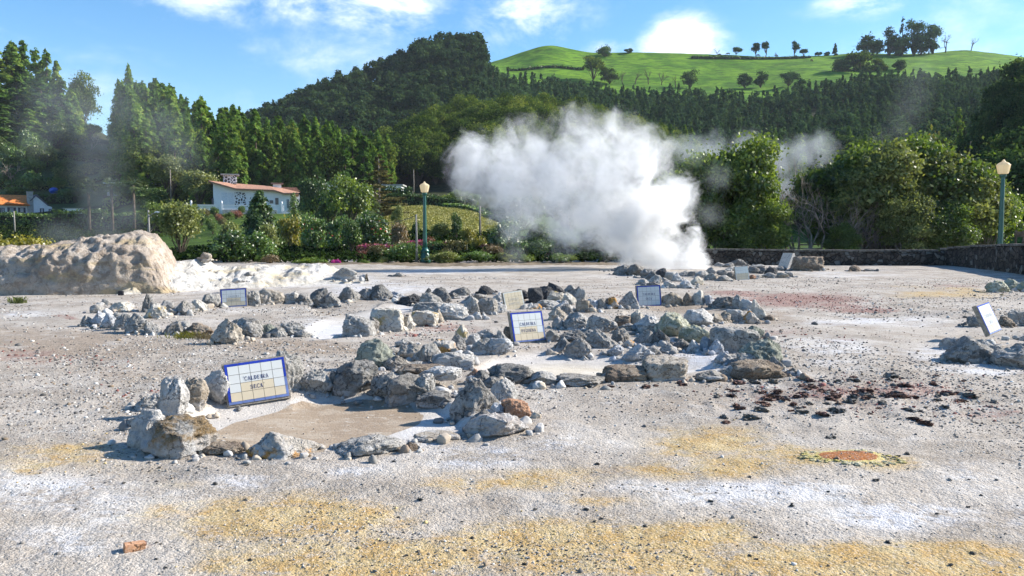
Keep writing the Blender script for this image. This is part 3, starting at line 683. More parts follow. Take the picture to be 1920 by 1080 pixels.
for place, rows in ROWS.items():
    cnt = {}
    srt = sorted(rows, key=lambda q: q[0])
    tot = {}
    for q in srt: tot[(q[4], q[5])] = tot.get((q[4], q[5]), 0)+(1 if len(q) < 7 else 0)
    for q in srt:
        cx, by, w, h, colr_, shp = q[:6]
        seed += 1
        d0 = G(cx, by)[1]
        big = w > 44
        v = rock_shape(seed, shp, ICO5 if w > 26 else ICO3)
        mpp = math.hypot(d0, CAM_Z)/F
        W_, H_ = w*mpp*(1.16 if w < 80 else 1.02), h*mpp*(.92 if h < 60 else .97)
        D_ = W_*{'slab': .8, 'log': .5, 'pillar': .75}.get(shp, .78)
        if H_ > W_*1.3: D_ = W_*.85
        bury = .34
        yc = d0+D_*.42
        xc = G(cx, by)[0]*yc/d0
        if (cx, by) in OVER_D:
            yc = OVER_D[(cx, by)]; pz = P(cx, by, yc); xc = pz[0]; mpp = yc/F; W_, H_ = w*mpp, h*mpp; D_ = W_*.8
        # height seen above the near foot: add what the ground hides
        Hh = H_*(1-.0)-D_*.42*CAM_Z/d0*.75
        Hh = max(Hh, H_*.62)
        v = v*np.array([W_, D_, Hh*(1+bury)]); v[:, 2] -= Hh*bury
        gzv = float(interp_ground(xc, yc)[0])
        # rocks on pool rims rest on the rim, not the pool floor
        rim = max(gzv, -.04 if by < 800 else -.03)
        if (cx, by) in OVER_D: rim = pz[2]; Hh = H_
        RK.append((xc, yc, W_, D_, rim, colr_))
        me = mesh_np('rock', v, ICO5[1] if w > 26 else ICO3[1], True)
        mat, cword = COLOURS[colr_]
        if len(q) > 6: lab = q[6]
        else:
            k = (colr_, shp); cnt[k] = cnt.get(k, 0)+1
            lab = (f"{cword} {SHAPES[shp]} rock {place}" if tot[k] == 1 else f"{ordinal(cnt[k])} {cword} {SHAPES[shp]} rock from the left {place}")
        o = link('rock', me, mat, None, (xc, yc, rim+OVER_Z.get((cx, by), 0)), lab, 'rock', 'rocks '+place)
        
# broken rubble packed between and around the set stones
r = np.random.default_rng(55)
vv, ff, cc, nn_ = [], [], [], 0
shp_ = [rock_shape(1500+i, ['round','block','peak','low'][i % 4], ICO2) for i in range(24)]
PALR = {'white': (.44,.43,.42), 'grey': (.42,.41,.39), 'mid': (.30,.285,.265), 'dark': (.17,.165,.16), 'black': (.06,.06,.065), 'tan': (.46,.39,.31), 'cream': (.44,.40,.34), 'brown': (.26,.20,.15), 'blue': (.36,.375,.41)}
for (x_, y_, W_, D_, z_, cl_) in RK:
    for k in range(int(5+W_*14)):
        a = r.uniform(0, 6.28); q_ = r.uniform(.42, .85)
        xx, yy = x_+math.cos(a)*W_*q_, y_+math.sin(a)*D_*q_
        s_ = r.uniform(.02, .05)*(1 if r.random() < .75 else 2.0)*min(1+.03*y_, 1.8)
        v = shp_[int(r.integers(24))]*np.array([s_*r.uniform(.8, 1.5), s_*r.uniform(.8, 1.4), s_*r.uniform(.6, 1.1)])
        ca, sa = math.cos(a*3), math.sin(a*3)
        v = np.stack([v[:, 0]*ca-v[:, 1]*sa, v[:, 0]*sa+v[:, 1]*ca, v[:, 2]-s_*.25], 1)
        g0_ = float(interp_ground(xx, yy)[0]); 
        vv.append(v+np.array([xx, yy, max(g0_, z_-.1) if z_ < .3 else z_])); ff.append(ICO2[1]+nn_); nn_ += len(v)
        base_ = np.array(PALR.get(cl_ if r.random() < .6 else ['grey','white','mid','dark','tan'][int(r.integers(5))], (.40,.38,.36)))
        cc.append(np.repeat((base_*r.uniform(.7, 1.2))[None], len(ICO2[1]), 0))
link('rubble', mesh_np('rubble', np.concatenate(vv), np.concatenate(ff), False, {'col': ('FACE', np.concatenate(cc))}), grm, None, None, "small broken rubble packed between the stones of the rings", 'rubble', kind='stuff')

# dark red clods on the rough ground to the right
r = np.random.default_rng(77)
CL = [(r.normal(1560, 150), r.normal(750, 20)) for _ in range(95)]+[(r.uniform(1100, 1900), r.uniform(700, 800)) for _ in range(25)]
k = 0
clod_meshes = []
for i in range(10):
    v = rock_shape(900+i, ['low','peak','block','round'][i % 4], ICO2); v = v*np.array([1, .75, .55]); v[:, 2] -= .18
    me = mesh_np('clod', v, ICO3[1], False); clod_meshes.append(me)
for i, (px_, py_) in enumerate(CL):
    if px_ < 1330 and py_ > 730 or px_ > 1960: continue
    red = r.random() < .55
    me = clod_meshes[i % 10]
    if red == (i % 10 >= 5): me = clod_meshes[(i+5) % 10]
    if not me.materials: me.materials.append(COLOURS['red' if clod_meshes.index(me) < 5 else 'grey'][0])
    isred = clod_meshes.index(me) < 5
    s_ = r.uniform(14, 50)*(1 if r.random() < .8 else 1.3)*m_per_px(G(px_, py_)[1])*.75
    g_ = G(px_, py_); z_ = float(interp_ground(g_[0], g_[1])[0])
    link('clod', me, None, None, (g_[0], g_[1], z_), "small dark red cinder clod on the rough ground at the right" if isred else "small dark grey clod on the rough ground at the right", 'clod',
         'dark red cinder clods' if isred else 'dark grey clods', rot=(0, 0, r.uniform(0, 6.28)), scale=(s_, s_, s_*r.uniform(.45, .8)))
# single loose stones lying on the foreground
for i in range(70):
    px_, py_ = r.uniform(20, 1900), r.uniform(850, 1070)
    g_ = G(px_, py_); s_ = r.uniform(5, 15)*m_per_px(g_[1])
    link('stone', clod_meshes[5+i % 5], None, None, (g_[0], g_[1], float(interp_ground(g_[0], g_[1])[0])), "small dark stone lying loose on the foreground ground", 'stone', 'loose dark stones in the foreground',
         rot=(0, 0, r.uniform(0, 6.28)), scale=(s_, s_, s_*.9))

# ------------------------------------------------------------------ brick, broken brick
def bevel_box(name, sx, sy, sz, bev, mat, label, cat, loc, rot, kind='thing'):
    bm = bmesh.new(); bmesh.ops.create_cube(bm, size=1)
    for v in bm.verts: v.co = (v.co.x*sx, v.co.y*sy, v.co.z*sz)
    bmesh.ops.bevel(bm, geom=bm.edges[:], offset=bev, segments=2, affect='EDGES')
    bmesh.ops.subdivide_edges(bm, edges=bm.edges[:], cuts=2, use_grid_fill=True)
    rr = random.Random(4)
    for v in bm.verts: v.co += Vector((rr.uniform(-1, 1), rr.uniform(-1, 1), rr.uniform(-1, 1)))*bev*.25
    me = bpy.data.meshes.new(name); bm.to_mesh(me); bm.free()
    return link(name, me, mat, None, loc, label, cat, rot=rot)
brk_m = rock_mat('brick_clay', (.42,.20,.10), (.50,.27,.15), pits=.1, bump=.25, vary=0)
g_ = G(247, 1034)
bevel_box('brick', .105, .058, .046, .004, brk_m, "broken orange brick lying alone in the near left foreground", 'brick', (g_[0], g_[1]+.03, .012), (.05, .05, .55))
g_ = G(271, 1023)
bevel_box('brick_fragment', .022, .022, .02, .003, COLOURS['red'][0], "dark red brick fragment just right of the orange brick", 'brick', (g_[0], g_[1], .012), (.3, .1, .4))
g_ = G(227, 554)
bevel_box('survey_peg', .13, .13, .13, .015, simple_mat('peg_dark', (.03,.03,.035)), "small dark peg standing in the pale ground below the mound", 'peg', (g_[0], g_[1], .06), (0, 0, .2))

# sulphur rim of the orange vent
sul = rock_mat('sulphur_crust', (.50,.42,.12), (.66,.62,.44), pits=.5)
r = np.random.default_rng(31)
vv, ff, nn_ = [], [], 0
c0 = G(1590, 862)
for i in range(110):
    a = 2*PI*i/110+r.uniform(-.1, .1)
    if math.sin(a) > .2 and r.random() < .75: continue
    rx, ry = .30*r.uniform(.85, 1.2), .19*r.uniform(.85, 1.25)
    s_ = r.uniform(.008, .024)
    v = rock_shape(2000+i, 'round', ICO3)*np.array([s_*2.6, s_*2.0, s_*.8]); v[:, 2] -= s_*.3
    x_, y_ = c0[0]+rx*math.cos(a)*r.uniform(.9, 1.15), c0[1]+ry*math.sin(a)*r.uniform(.85, 1.15)
    v = v+np.array([x_, y_, float(interp_ground(x_, y_)[0])])
    vv.append(v); ff.append(ICO3[1]+nn_); nn_ += len(v)
link('vent_rim', mesh_np('vent_rim', np.concatenate(vv), np.concatenate(ff), True), sul, None, None, "yellow crusted rim round the rusty orange vent at the right", 'vent crust')

# ------------------------------------------------------------------ mounds
def ridge_mesh(tops, base_d, thick, front, step=4, amp=.16, seed=0, pw=.6, x0=None, x1=None, nt=46, fine=.05):
    xs = np.arange(tops[0][0], tops[-1][0]+.1, step)
    top = np.interp(xs, [p_[0] for p_ in tops], [p_[1] for p_ in tops])
    V = []; n = len(xs)
    for i, px_ in enumerate(xs):
        e = min(1.0, (xs[-1]-px_)/ (front[1] if front[1] else 1)) if front[1] else 1.0
        e = max(e, 0.0)**.5
        bd = base_d(px_)
        T = thick*(.25+.75*e)
        yc = bd+T*.5
        h = max(row_z(top[i], yc), .02)
        tt = np.linspace(0, PI, nt)
        cy = -np.cos(tt); yy = yc+T*.5*np.sign(cy)*np.abs(cy)**front[0]
        zz = h*np.sin(tt)**pw-.06
        xx = (px_-960)/F*yc*np.ones(nt)
        V.append(np.stack([xx, yy, zz], 1))
    V = np.concatenate(V)
    cen = V.copy(); cen[:, 2] *= .2
    nrm = V-np.stack([V[:, 0], np.repeat([0], len(V)), np.zeros(len(V))], 1)
    tt = np.tile(np.linspace(0, PI, nt), n)
    nv = np.stack([np.zeros(len(V)), -np.cos(tt), np.sin(tt)], 1)
    dsp = amp*fbm(V*.9+seed, 4)+amp*.8*(np.clip(fbm(V*1.6+seed+9, 3, ridge=True), 0, 1)-.5)+fine*fbm(V*4+seed, 5, gain=.6)
    dsp -= amp*.8*np.clip(fbm(V*1.3+seed+55, 4, ridge=True)-.42, 0, 1)+amp*.5*np.clip(fbm(V*4.0+seed+75, 3, ridge=True)-.3, 0, 1)
    dsp *= np.clip(np.sin(tt)*3, 0.15, 1)
    V = V+nv*dsp[:, None]
    V[:, 0] += .5*amp*fbm(V*1.1+seed+30, 3)
    id_ = np.arange(n*nt).reshape(n, nt)
    q = np.stack([id_[:-1, :-1].ravel(), id_[1:, :-1].ravel(), id_[1:, 1:].ravel(), id_[:-1, 1:].ravel()], 1)
    return V, q
def mound_mat(name, c1, c2, c3, c4):
    m = bpy.data.materials.new(name); t = NT(m)
    co = t.n('ShaderNodeNewGeometry').outputs['Position']
    z = t.n('ShaderNodeSeparateXYZ', Vector=co).outputs[2]
    n1 = t.noise(co, .9, 6, .62, .4).outputs[0]; n2 = t.noise(co, 5, 6, .7, .3).outputs[0]; n3 = t.noise(co, 26, 5, .72).outputs[0]
    st = t.noise(t.vmath('MULTIPLY', co, (.5, .5, 2.5)).outputs[0], 1.3, 5, .6, .6).outputs[0]
    c = t.mix(t.ramp(n1, .38, .62), c1, c2)
    c = t.mix(t.ramp(t.math('ADD', st, t.math('MULTIPLY', z, -.06)), .46, .62, 0, .8), c, c3)
    c = t.mix(t.ramp(n2, .47, .62, 0, .8), c, c4)
    c = t.mix(t.ramp(n3, .45, .72, 0, .45), c, tuple(x_*.5 for x_ in c1))
    v = t.n('ShaderNodeTexVoronoi', {'feature': 'F1'}, Vector=co, Scale=9.0).outputs['Distance']
    c = t.mix(t.ramp(v, .0, .13, .5, 0), c, tuple(x_*.35 for x_ in c1))
    h = t.math('ADD', t.math('MULTIPLY', n2, 1.3), t.math('MULTIPLY', n3, .5))
    b = t.n('ShaderNodeBump', Strength=.9, Distance=.12, Height=h)
    p = t.n('ShaderNodeBsdfPrincipled', Base_Color=c, Roughness=.93, Normal=b.outputs[0]); p.inputs['Specular IOR Level'].default_value = .1
    t.out(p.outputs[0]); return m
V, q = ridge_mesh([(-420,500),(-300,470),(-150,458),(0,458),(50,457),(110,451),(150,444),(185,440),(230,434),(262,429),(285,433),(298,442),(306,458),(313,484),(322,515),(336,550)],
                  lambda p_: 21.2+max(0, p_-150)*.004, 3.4, (.85, 90), 2.5, .15, 3, .66, nt=100, fine=.13)
link('rock_mound', mesh_np('rock_mound', V, q, True), mound_mat('mound_pink', (.45,.375,.31), (.56,.49,.42), (.50,.39,.23), (.29,.23,.18)), None, None,
     "huge weathered pinkish tan rock mound rising at the left edge of the field", 'rock mound')
V, q = ridge_mesh([(262,540),(285,510),(312,487),(345,483),(385,487),(420,498),(450,499),(480,491),(518,488),(535,497),(545,500),(560,494),(590,492),(612,497),(625,508),(690,516)],
                  lambda p_: 20.5+max(0, p_-230)*.0128, 4.6, (1.1, 70), 3, .16, 13, 1.15, nt=60, fine=.08)
link('sinter_bank', mesh_np('sinter_bank', V, q, True), mound_mat('mound_white', (.62,.58,.52), (.70,.68,.65), (.66,.55,.36), (.42,.40,.37)), None, None,
     "low pale cream and white sinter bank right of the huge rock mound", 'sinter bank')
# ------------------------------------------------------------------ the land behind the field
# for some directions (photo columns): (distance, row of the bare ground) pairs, near to far
PROF = {
 -600: [(43,484),(60,470),(100,440),(150,400),(200,330),(260,230),(320,120),(400,80),(520,100),(700,180),(1200,330)],
 -200: [(43,486),(60,476),(100,446),(150,405),(200,350),(260,250),(310,150),(400,130),(520,150),(700,230),(1200,350)],
 0:   [(43,488),(60,482),(100,450),(140,420),(150,407),(175,400),(190,372),(215,350),(240,290),(265,225),(300,168),(360,165),(520,220),(700,280),(1200,380)],
 60:  [(43,490),(60,486),(100,452),(140,422),(150,407),(175,398),(190,374),(215,352),(240,305),(265,250),(300,185),(360,190),(520,240),(700,290),(1200,380)],
 130: [(43,490),(60,488),(100,455),(140,425),(150,408),(175,392),(190,376),(215,356),(240,322),(265,275),(300,222),(360,240),(520,280),(700,310),(1200,380)],
 195: [(43,491),(60,490),(100,458),(140,425),(150,405),(175,388),(200,370),(215,352),(240,322),(265,282),(300,240),(360,270),(520,300),(700,320),(1200,380)],
 260: [(43,492),(60,490),(100,455),(140,420),(160,385),(170,352),(200,310),(235,265),(270,262),(300,285),(360,330),(520,320),(700,330),(1200,380)],
 330: [(43,493),(60,490),(80,475),(110,440),(140,400),(160,375),(170,350),(200,318),(235,275),(270,275),(300,300),(360,340),(520,330),(700,330),(1200,380)],
 450: [(43,496),(60,488),(80,470),(110,425),(140,402),(158,396),(170,352),(200,338),(225,322),(260,350),(300,355),(340,330),(420,262),(470,255),(560,290),(700,330),(1200,380)],
 540: [(43,497),(60,486),(80,466),(110,425),(140,400),(158,392),(170,356),(200,348),(225,338),(260,360),(300,352),(340,310),(440,222),(480,218),(560,260),(700,320),(1200,380)],
 620: [(43,499),(60,484),(80,462),(110,425),(140,398),(158,385),(170,362),(200,354),(225,348),(260,362),(300,350),(340,298),(445,188),(490,185),(560,220),(700,290),(1200,380)],
 720: [(43,498),(60,482),(75,450),(100,430),(130,390),(145,372),(170,370),(200,366),(225,350),(250,330),(300,345),(340,285),(465,152),(500,150),(560,190),(700,270),(1200,380)],
 800: [(43,496),(60,480),(72,452),(100,420),(130,385),(145,378),(170,372),(200,352),(250,290),(285,268),(320,300),(360,255),(480,118),(520,122),(600,190),(700,250),(1200,380)],
 900: [(43,494),(60,482),(72,456),(100,425),(130,392),(145,398),(170,390),(200,345),(250,270),(285,250),(320,282),(360,245),(440,165),(480,116),(500,112),(520,124),(600,124),(680,150),(800,220),(1200,380)],
 960: [(43,493),(60,482),(75,458),(100,440),(130,425),(150,410),(170,395),(200,345),(250,265),(285,243),(320,275),(380,215),(460,165),(520,146),(600,104),(660,112),(800,200),(1200,380)],
 1030:[(43,493),(60,484),(75,462),(100,448),(130,432),(150,420),(170,400),(200,350),(250,270),(285,246),(320,278),(380,215),(460,170),(520,150),(600,81),(660,92),(800,200),(1200,380)],
 1100:[(43,494),(60,486),(75,468),(100,455),(150,425),(170,405),(200,360),(250,282),(285,258),(320,282),(380,220),(460,178),(520,156),(600,97),(660,106),(800,200),(1200,380)],
 1200:[(43,496),(60,488),(75,474),(100,460),(150,425),(170,405),(200,375),(250,310),(285,290),(320,300),(380,235),(460,185),(520,160),(600,99),(660,110),(800,200),(1200,380)],
 1300:[(43,498),(60,488),(100,462),(150,430),(200,395),(250,340),(300,318),(340,282),(400,225),(460,185),(520,162),(600,100),(660,110),(800,200),(1200,380)],
 1420:[(43,498),(60,488),(100,462),(150,430),(200,390),(250,345),(300,315),(340,278),(400,222),(450,190),(500,166),(540,140),(600,104),(660,112),(800,200),(1200,380)],
 1520:[(43,498),(60,486),(100,460),(150,425),(200,380),(250,335),(300,300),(340,262),(400,212),(450,176),(500,146),(540,128),(600,104),(660,112),(800,200),(1200,380)],
 1600:[(43,498),(60,486),(100,460),(150,420),(200,370),(250,320),(300,285),(340,250),(400,205),(450,168),(500,142),(540,125),(600,102),(660,100),(800,200),(1200,380)],
 1700:[(43,498),(60,486),(100,452),(150,405),(200,355),(250,310),(300,278),(340,245),(400,202),(450,165),(500,138),(540,120),(600,102),(660,105),(800,200),(1200,380)],
 1790:[(43,498),(60,482),(100,445),(130,400),(170,350),(200,330),(250,300),(300,272),(340,240),(400,200),(450,162),(500,136),(540,118),(600,92),(660,98),(800,200),(1200,380)],
 1850:[(43,498),(60,470),(80,430),(100,385),(125,330),(150,290),(190,270),(250,280),(300,262),(340,235),(400,200),(450,160),(500,135),(540,118),(600,98),(660,106),(800,200),(1200,380)],
 1920:[(43,498),(60,460),(75,410),(95,330),(120,250),(145,200),(190,175),(250,200),(300,220),(400,200),(500,150),(600,110),(660,120),(800,200),(1200,380)],
 2100:[(43,490),(60,420),(75,340),(95,250),(120,160),(145,90),(190,60),(250,90),(400,120),(600,120),(800,200),(1200,380)],
 2700:[(43,480),(60,360),(75,260),(95,160),(120,60),(145,10),(190,-20),(250,20),(400,60),(600,100),(800,200),(1200,380)],
}
TD = np.concatenate([np.linspace(43, 80, 38), np.linspace(82, 200, 60), np.linspace(203, 620, 120), np.linspace(630, 1400, 24)])
TU = np.array(sorted(PROF))
TZ = np.array([[row_z(np.interp(d, [a for a, b in PROF[u]], [b for a, b in PROF[u]]), d) for d in TD] for u in TU])
CU = np.arange(-600, 2701, 8.0)
def smooth1(a, k, axis):
    ker = np.hanning(k+2)[1:-1]; ker /= ker.sum()
    pad = [(0, 0), (0, 0)]; pad[axis] = (k//2, k//2)
    return np.apply_along_axis(lambda m: np.convolve(m, ker, 'valid'), axis, np.pad(a, pad, mode='edge'))
CZ = np.array([np.interp(CU, TU, TZ[:, j]) for j in range(len(TD))]).T     # (cols, dist)
CZ = smooth1(CZ, 7, 0); CZ = smooth1(CZ, 3, 1)
TX = (CU[:, None]-960)/F*TD[None, :]; TY = np.repeat(TD[None, :], len(CU), 0)
far = np.clip((TY-50)/200, 0, 1)
nzz = fbm(np.stack([TX.ravel()*.02, TY.ravel()*.02, 0*TX.ravel()], 1), 4).reshape(TX.shape)*2.2*far+fbm(np.stack([TX.ravel()*.15, TY.ravel()*.15, 0*TX.ravel()], 1), 3).reshape(TX.shape)*(.12+.35*far)
# grass terracettes on the pasture
CZ = CZ+nzz*np.where(TY > 520, .45, 1.0)
CZ[:, 0] = np.minimum(CZ[:, 0], .0)
def H(u, d):
    """ground height in direction u (photo column) at distance d"""
    u = np.atleast_1d(np.asarray(u, float)); d = np.atleast_1d(np.asarray(d, float))
    fu = np.clip((u-CU[0])/8.0, 0, len(CU)-1.001); iu = fu.astype(int); fu = fu-iu
    idd = np.clip(np.searchsorted(TD, d)-1, 0, len(TD)-2); fd = np.clip((d-TD[idd])/(TD[idd+1]-TD[idd]), 0, 1)
    return (CZ[iu, idd]*(1-fu)+CZ[iu+1, idd]*fu)*(1-fd)+(CZ[iu, idd+1]*(1-fu)+CZ[iu+1, idd+1]*fu)*fd
def at(u, d, dz=0.0):
    u_, d_ = float(u), float(d)
    return ((u_-960)/F*d_, d_, float(H(u_, d_)[0])+dz)
def H_xy(x, y): return H(x/y*F+960, y)
# pasture and lawn masks
UU = np.repeat(CU[:, None], len(TD), 1)
past = np.zeros_like(TX)
lowb = np.interp(CU, [830, 860, 960, 1100, 1200, 1420, 1520, 1600, 1700, 1860, 1900], [540, 495, 470, 470, 455, 440, 450, 475, 468, 468, 560])
past = ((TY > lowb[:, None]) & (UU > 850)).astype(float)
lawn = ((TY < 170)).astype(float)
fld = np.exp(-(((UU-830)/120)**4+((TY-108)/30)**4)*1.0)
terr = ((UU < 265) & (TY > 176) & (TY < 275)).astype(float)
def land_mat():
    m = bpy.data.materials.new("land"); t = NT(m)
    co = t.n('ShaderNodeNewGeometry').outputs['Position']
    s = t.n('ShaderNodeSeparateColor', Color=t.attr('zone').outputs['Color'])
    fl = t.attr('field').outputs['Fac']
    n1 = t.noise(co, .05, 6, .6, .3).outputs[0]; n2 = t.noise(co, .35, 5, .65).outputs[0]; n3 = t.noise(co, 3.0, 5, .7).outputs[0]
    n4 = t.noise(t.vmath('MULTIPLY', co, (.35, 1.0, 2.6)).outputs[0], .35, 4, .6).outputs[0]
    c = t.mix(t.ramp(n2, .35, .65), (.022, .028, .014), (.05, .055, .025))
    g = t.mix(t.ramp(n1, .40, .60), (.070, .170, .012), (.145, .275, .020))
    g = t.mix(t.ramp(n4, .45, .62, 0, .75), g, (.035, .075, .014))
    g = t.mix(t.ramp(n2, .55, .75, 0, .4), g, (.15, .19, .04))
    c = t.mix(s.outputs[0], c, g)
    l = t.mix(t.ramp(n2, .35, .65), (.035, .065, .014), (.09, .145, .025))
    l = t.mix(t.ramp(n3, .4, .7, 0, .5), l, (.03, .05, .015))
    c = t.mix(s.outputs[1], c, l)
    te = t.mix(t.ramp(n3, .35, .65), (.05, .08, .022), (.12, .13, .06))
    c = t.mix(s.outputs[2], c, te)
    row = t.n('ShaderNodeTexVoronoi', {'feature': 'F1'}, Vector=co, Scale=1.6).outputs['Distance']
    f_ = t.mix(t.ramp(row, .1, .5), (.20, .21, .06), (.36, .34, .14))
    f_ = t.mix(t.ramp(n3, .45, .7, 0, .6), f_, (.10, .12, .03))
    c = t.mix(t.ramp(fl, .3, .5), c, f_)
    b = t.n('ShaderNodeBump', Strength=.8, Distance=.6, Height=t.math('ADD', t.math('MULTIPLY', n2, .7), t.math('MULTIPLY', n3, .25)))
    p = t.n('ShaderNodeBsdfPrincipled', Base_Color=c, Roughness=.95, Normal=b.outputs[0]); p.inputs['Specular IOR Level'].default_value = .08
    t.out(p.outputs[0]); return m
LAND = land_mat()
idt = np.arange(TX.size).reshape(TX.shape)
zone = np.stack([past.ravel(), lawn.ravel(), terr.ravel()], 1)
Vt = np.stack([TX.ravel(), TY.ravel(), CZ.ravel()], 1)
def land_part(name, j0, j1, kind='structure'):
    ii = idt[:, j0:j1+1]; sel = ii.ravel()
    loc_ = np.arange(sel.size).reshape(ii.shape)
    q = np.stack([loc_[:-1, :-1].ravel(), loc_[1:, :-1].ravel(), loc_[1:, 1:].ravel(), loc_[:-1, 1:].ravel()], 1)
    link(name, mesh_np(name, Vt[sel], q, True, {'zone': ('POINT', zone[sel]), 'field': ('POINT', fld.ravel()[sel])}), LAND, kind=kind)
j1 = int(np.searchsorted(TD, 162)); j2 = int(np.searchsorted(TD, 318))
land_part('lawn', 0, j1); land_part('hillside', j1, j2); land_part('hill', j2, len(TD)-1)
# dry brown bank between the field and the garden
ex = np.arange(560, 1400, 6.0); nt_ = 9
Vb = []
for u in ex:
    for k in range(nt_):
        d = 39.6+k*.9+.6*math.sin(u*.02)
        zz = max(float(H(u, max(d, 43))[0]) if d > 43 else 0, 0)
        w_ = math.sin(PI*k/(nt_-1))
        Vb.append(((u-960)/F*d, d, -.05+.07*w_+.05*random.random()*w_+(zz*.5 if d > 43 else 0)))
ib = np.arange(len(Vb)).reshape(len(ex), nt_)
q = np.stack([ib[:-1, :-1].ravel(), ib[1:, :-1].ravel(), ib[1:, 1:].ravel(), ib[:-1, 1:].ravel()], 1)
link('earth_bank', mesh_np('earth_bank', Vb, q, True), simple_mat('earth_dry', (.19,.15,.105), .95, 0, .45, 1.6, .8, .1), kind='structure')
# ------------------------------------------------------------------ foliage
def leaves(pts, nrm, size, rnd, r, tilt=.9, aspect=1.6):
    """diamond leaves at pts facing roughly nrm -> V, F, per-face rnd"""
    n = len(pts)
    nv = nrm+r.normal(size=(n, 3))*tilt
    nv /= np.linalg.norm(nv, axis=1)[:, None]+1e-9
    a = np.cross(nv, r.normal(size=(n, 3))); a /= np.linalg.norm(a, axis=1)[:, None]+1e-9
    b = np.cross(nv, a)
    s = (size if np.ndim(size) else np.full(n, size))[:, None]
    L, Wd = s*aspect*.5, s*.5
    V = np.stack([pts-a*L, pts+b*Wd-nv*Wd*.25, pts+a*L, pts-b*Wd-nv*Wd*.25], 1).reshape(-1, 3)
    Fq = np.arange(4*n).reshape(n, 4)
    return V, Fq, rnd
def tube_np(pts, rads, n=6):
    m = MB(); m.tube(pts, rads, n); return m
def clump_crown(r, K, rx, rz, zc, cl_r, n_leaf, size, flat=.75, bottom=-.4, power=1.0, cols=None):
    """leaf points on clumps spread over an ellipsoid crown"""
    cs = []
    while len(cs) < K:
        v = r.normal(size=3); v /= np.linalg.norm(v)
        if v[2] < bottom: continue
        q = r.uniform(.45, .95)
        cs.append((v[0]*rx*q, v[1]*rx*q, zc+v[2]*rz*q, cl_r*r.uniform(.6, 1.25)))
    cs = np.array(cs)
    w = cs[:, 3]**2; ci = r.choice(K, n_leaf, p=w/w.sum())
    v = r.normal(size=(n_leaf, 3)); v /= np.linalg.norm(v, axis=1)[:, None]
    v[:, 2] = np.where(v[:, 2] < -.3, -v[:, 2]*.6, v[:, 2])
    rad = cs[ci, 3]*(1-.45*r.random(n_leaf)**2.2)
    pts = cs[ci, :3]+v*rad[:, None]*np.array([1, 1, flat])
    pts = pts+r.normal(size=pts.shape)*(cs[ci, 3]*(.07+.22*(r.random(n_leaf) < .3)))[:, None]
    crnd = r.random(K)*.45
    rnd = np.clip(crnd[ci]+r.random(n_leaf)*.55, 0, 1)
    return pts, v, rnd, cs
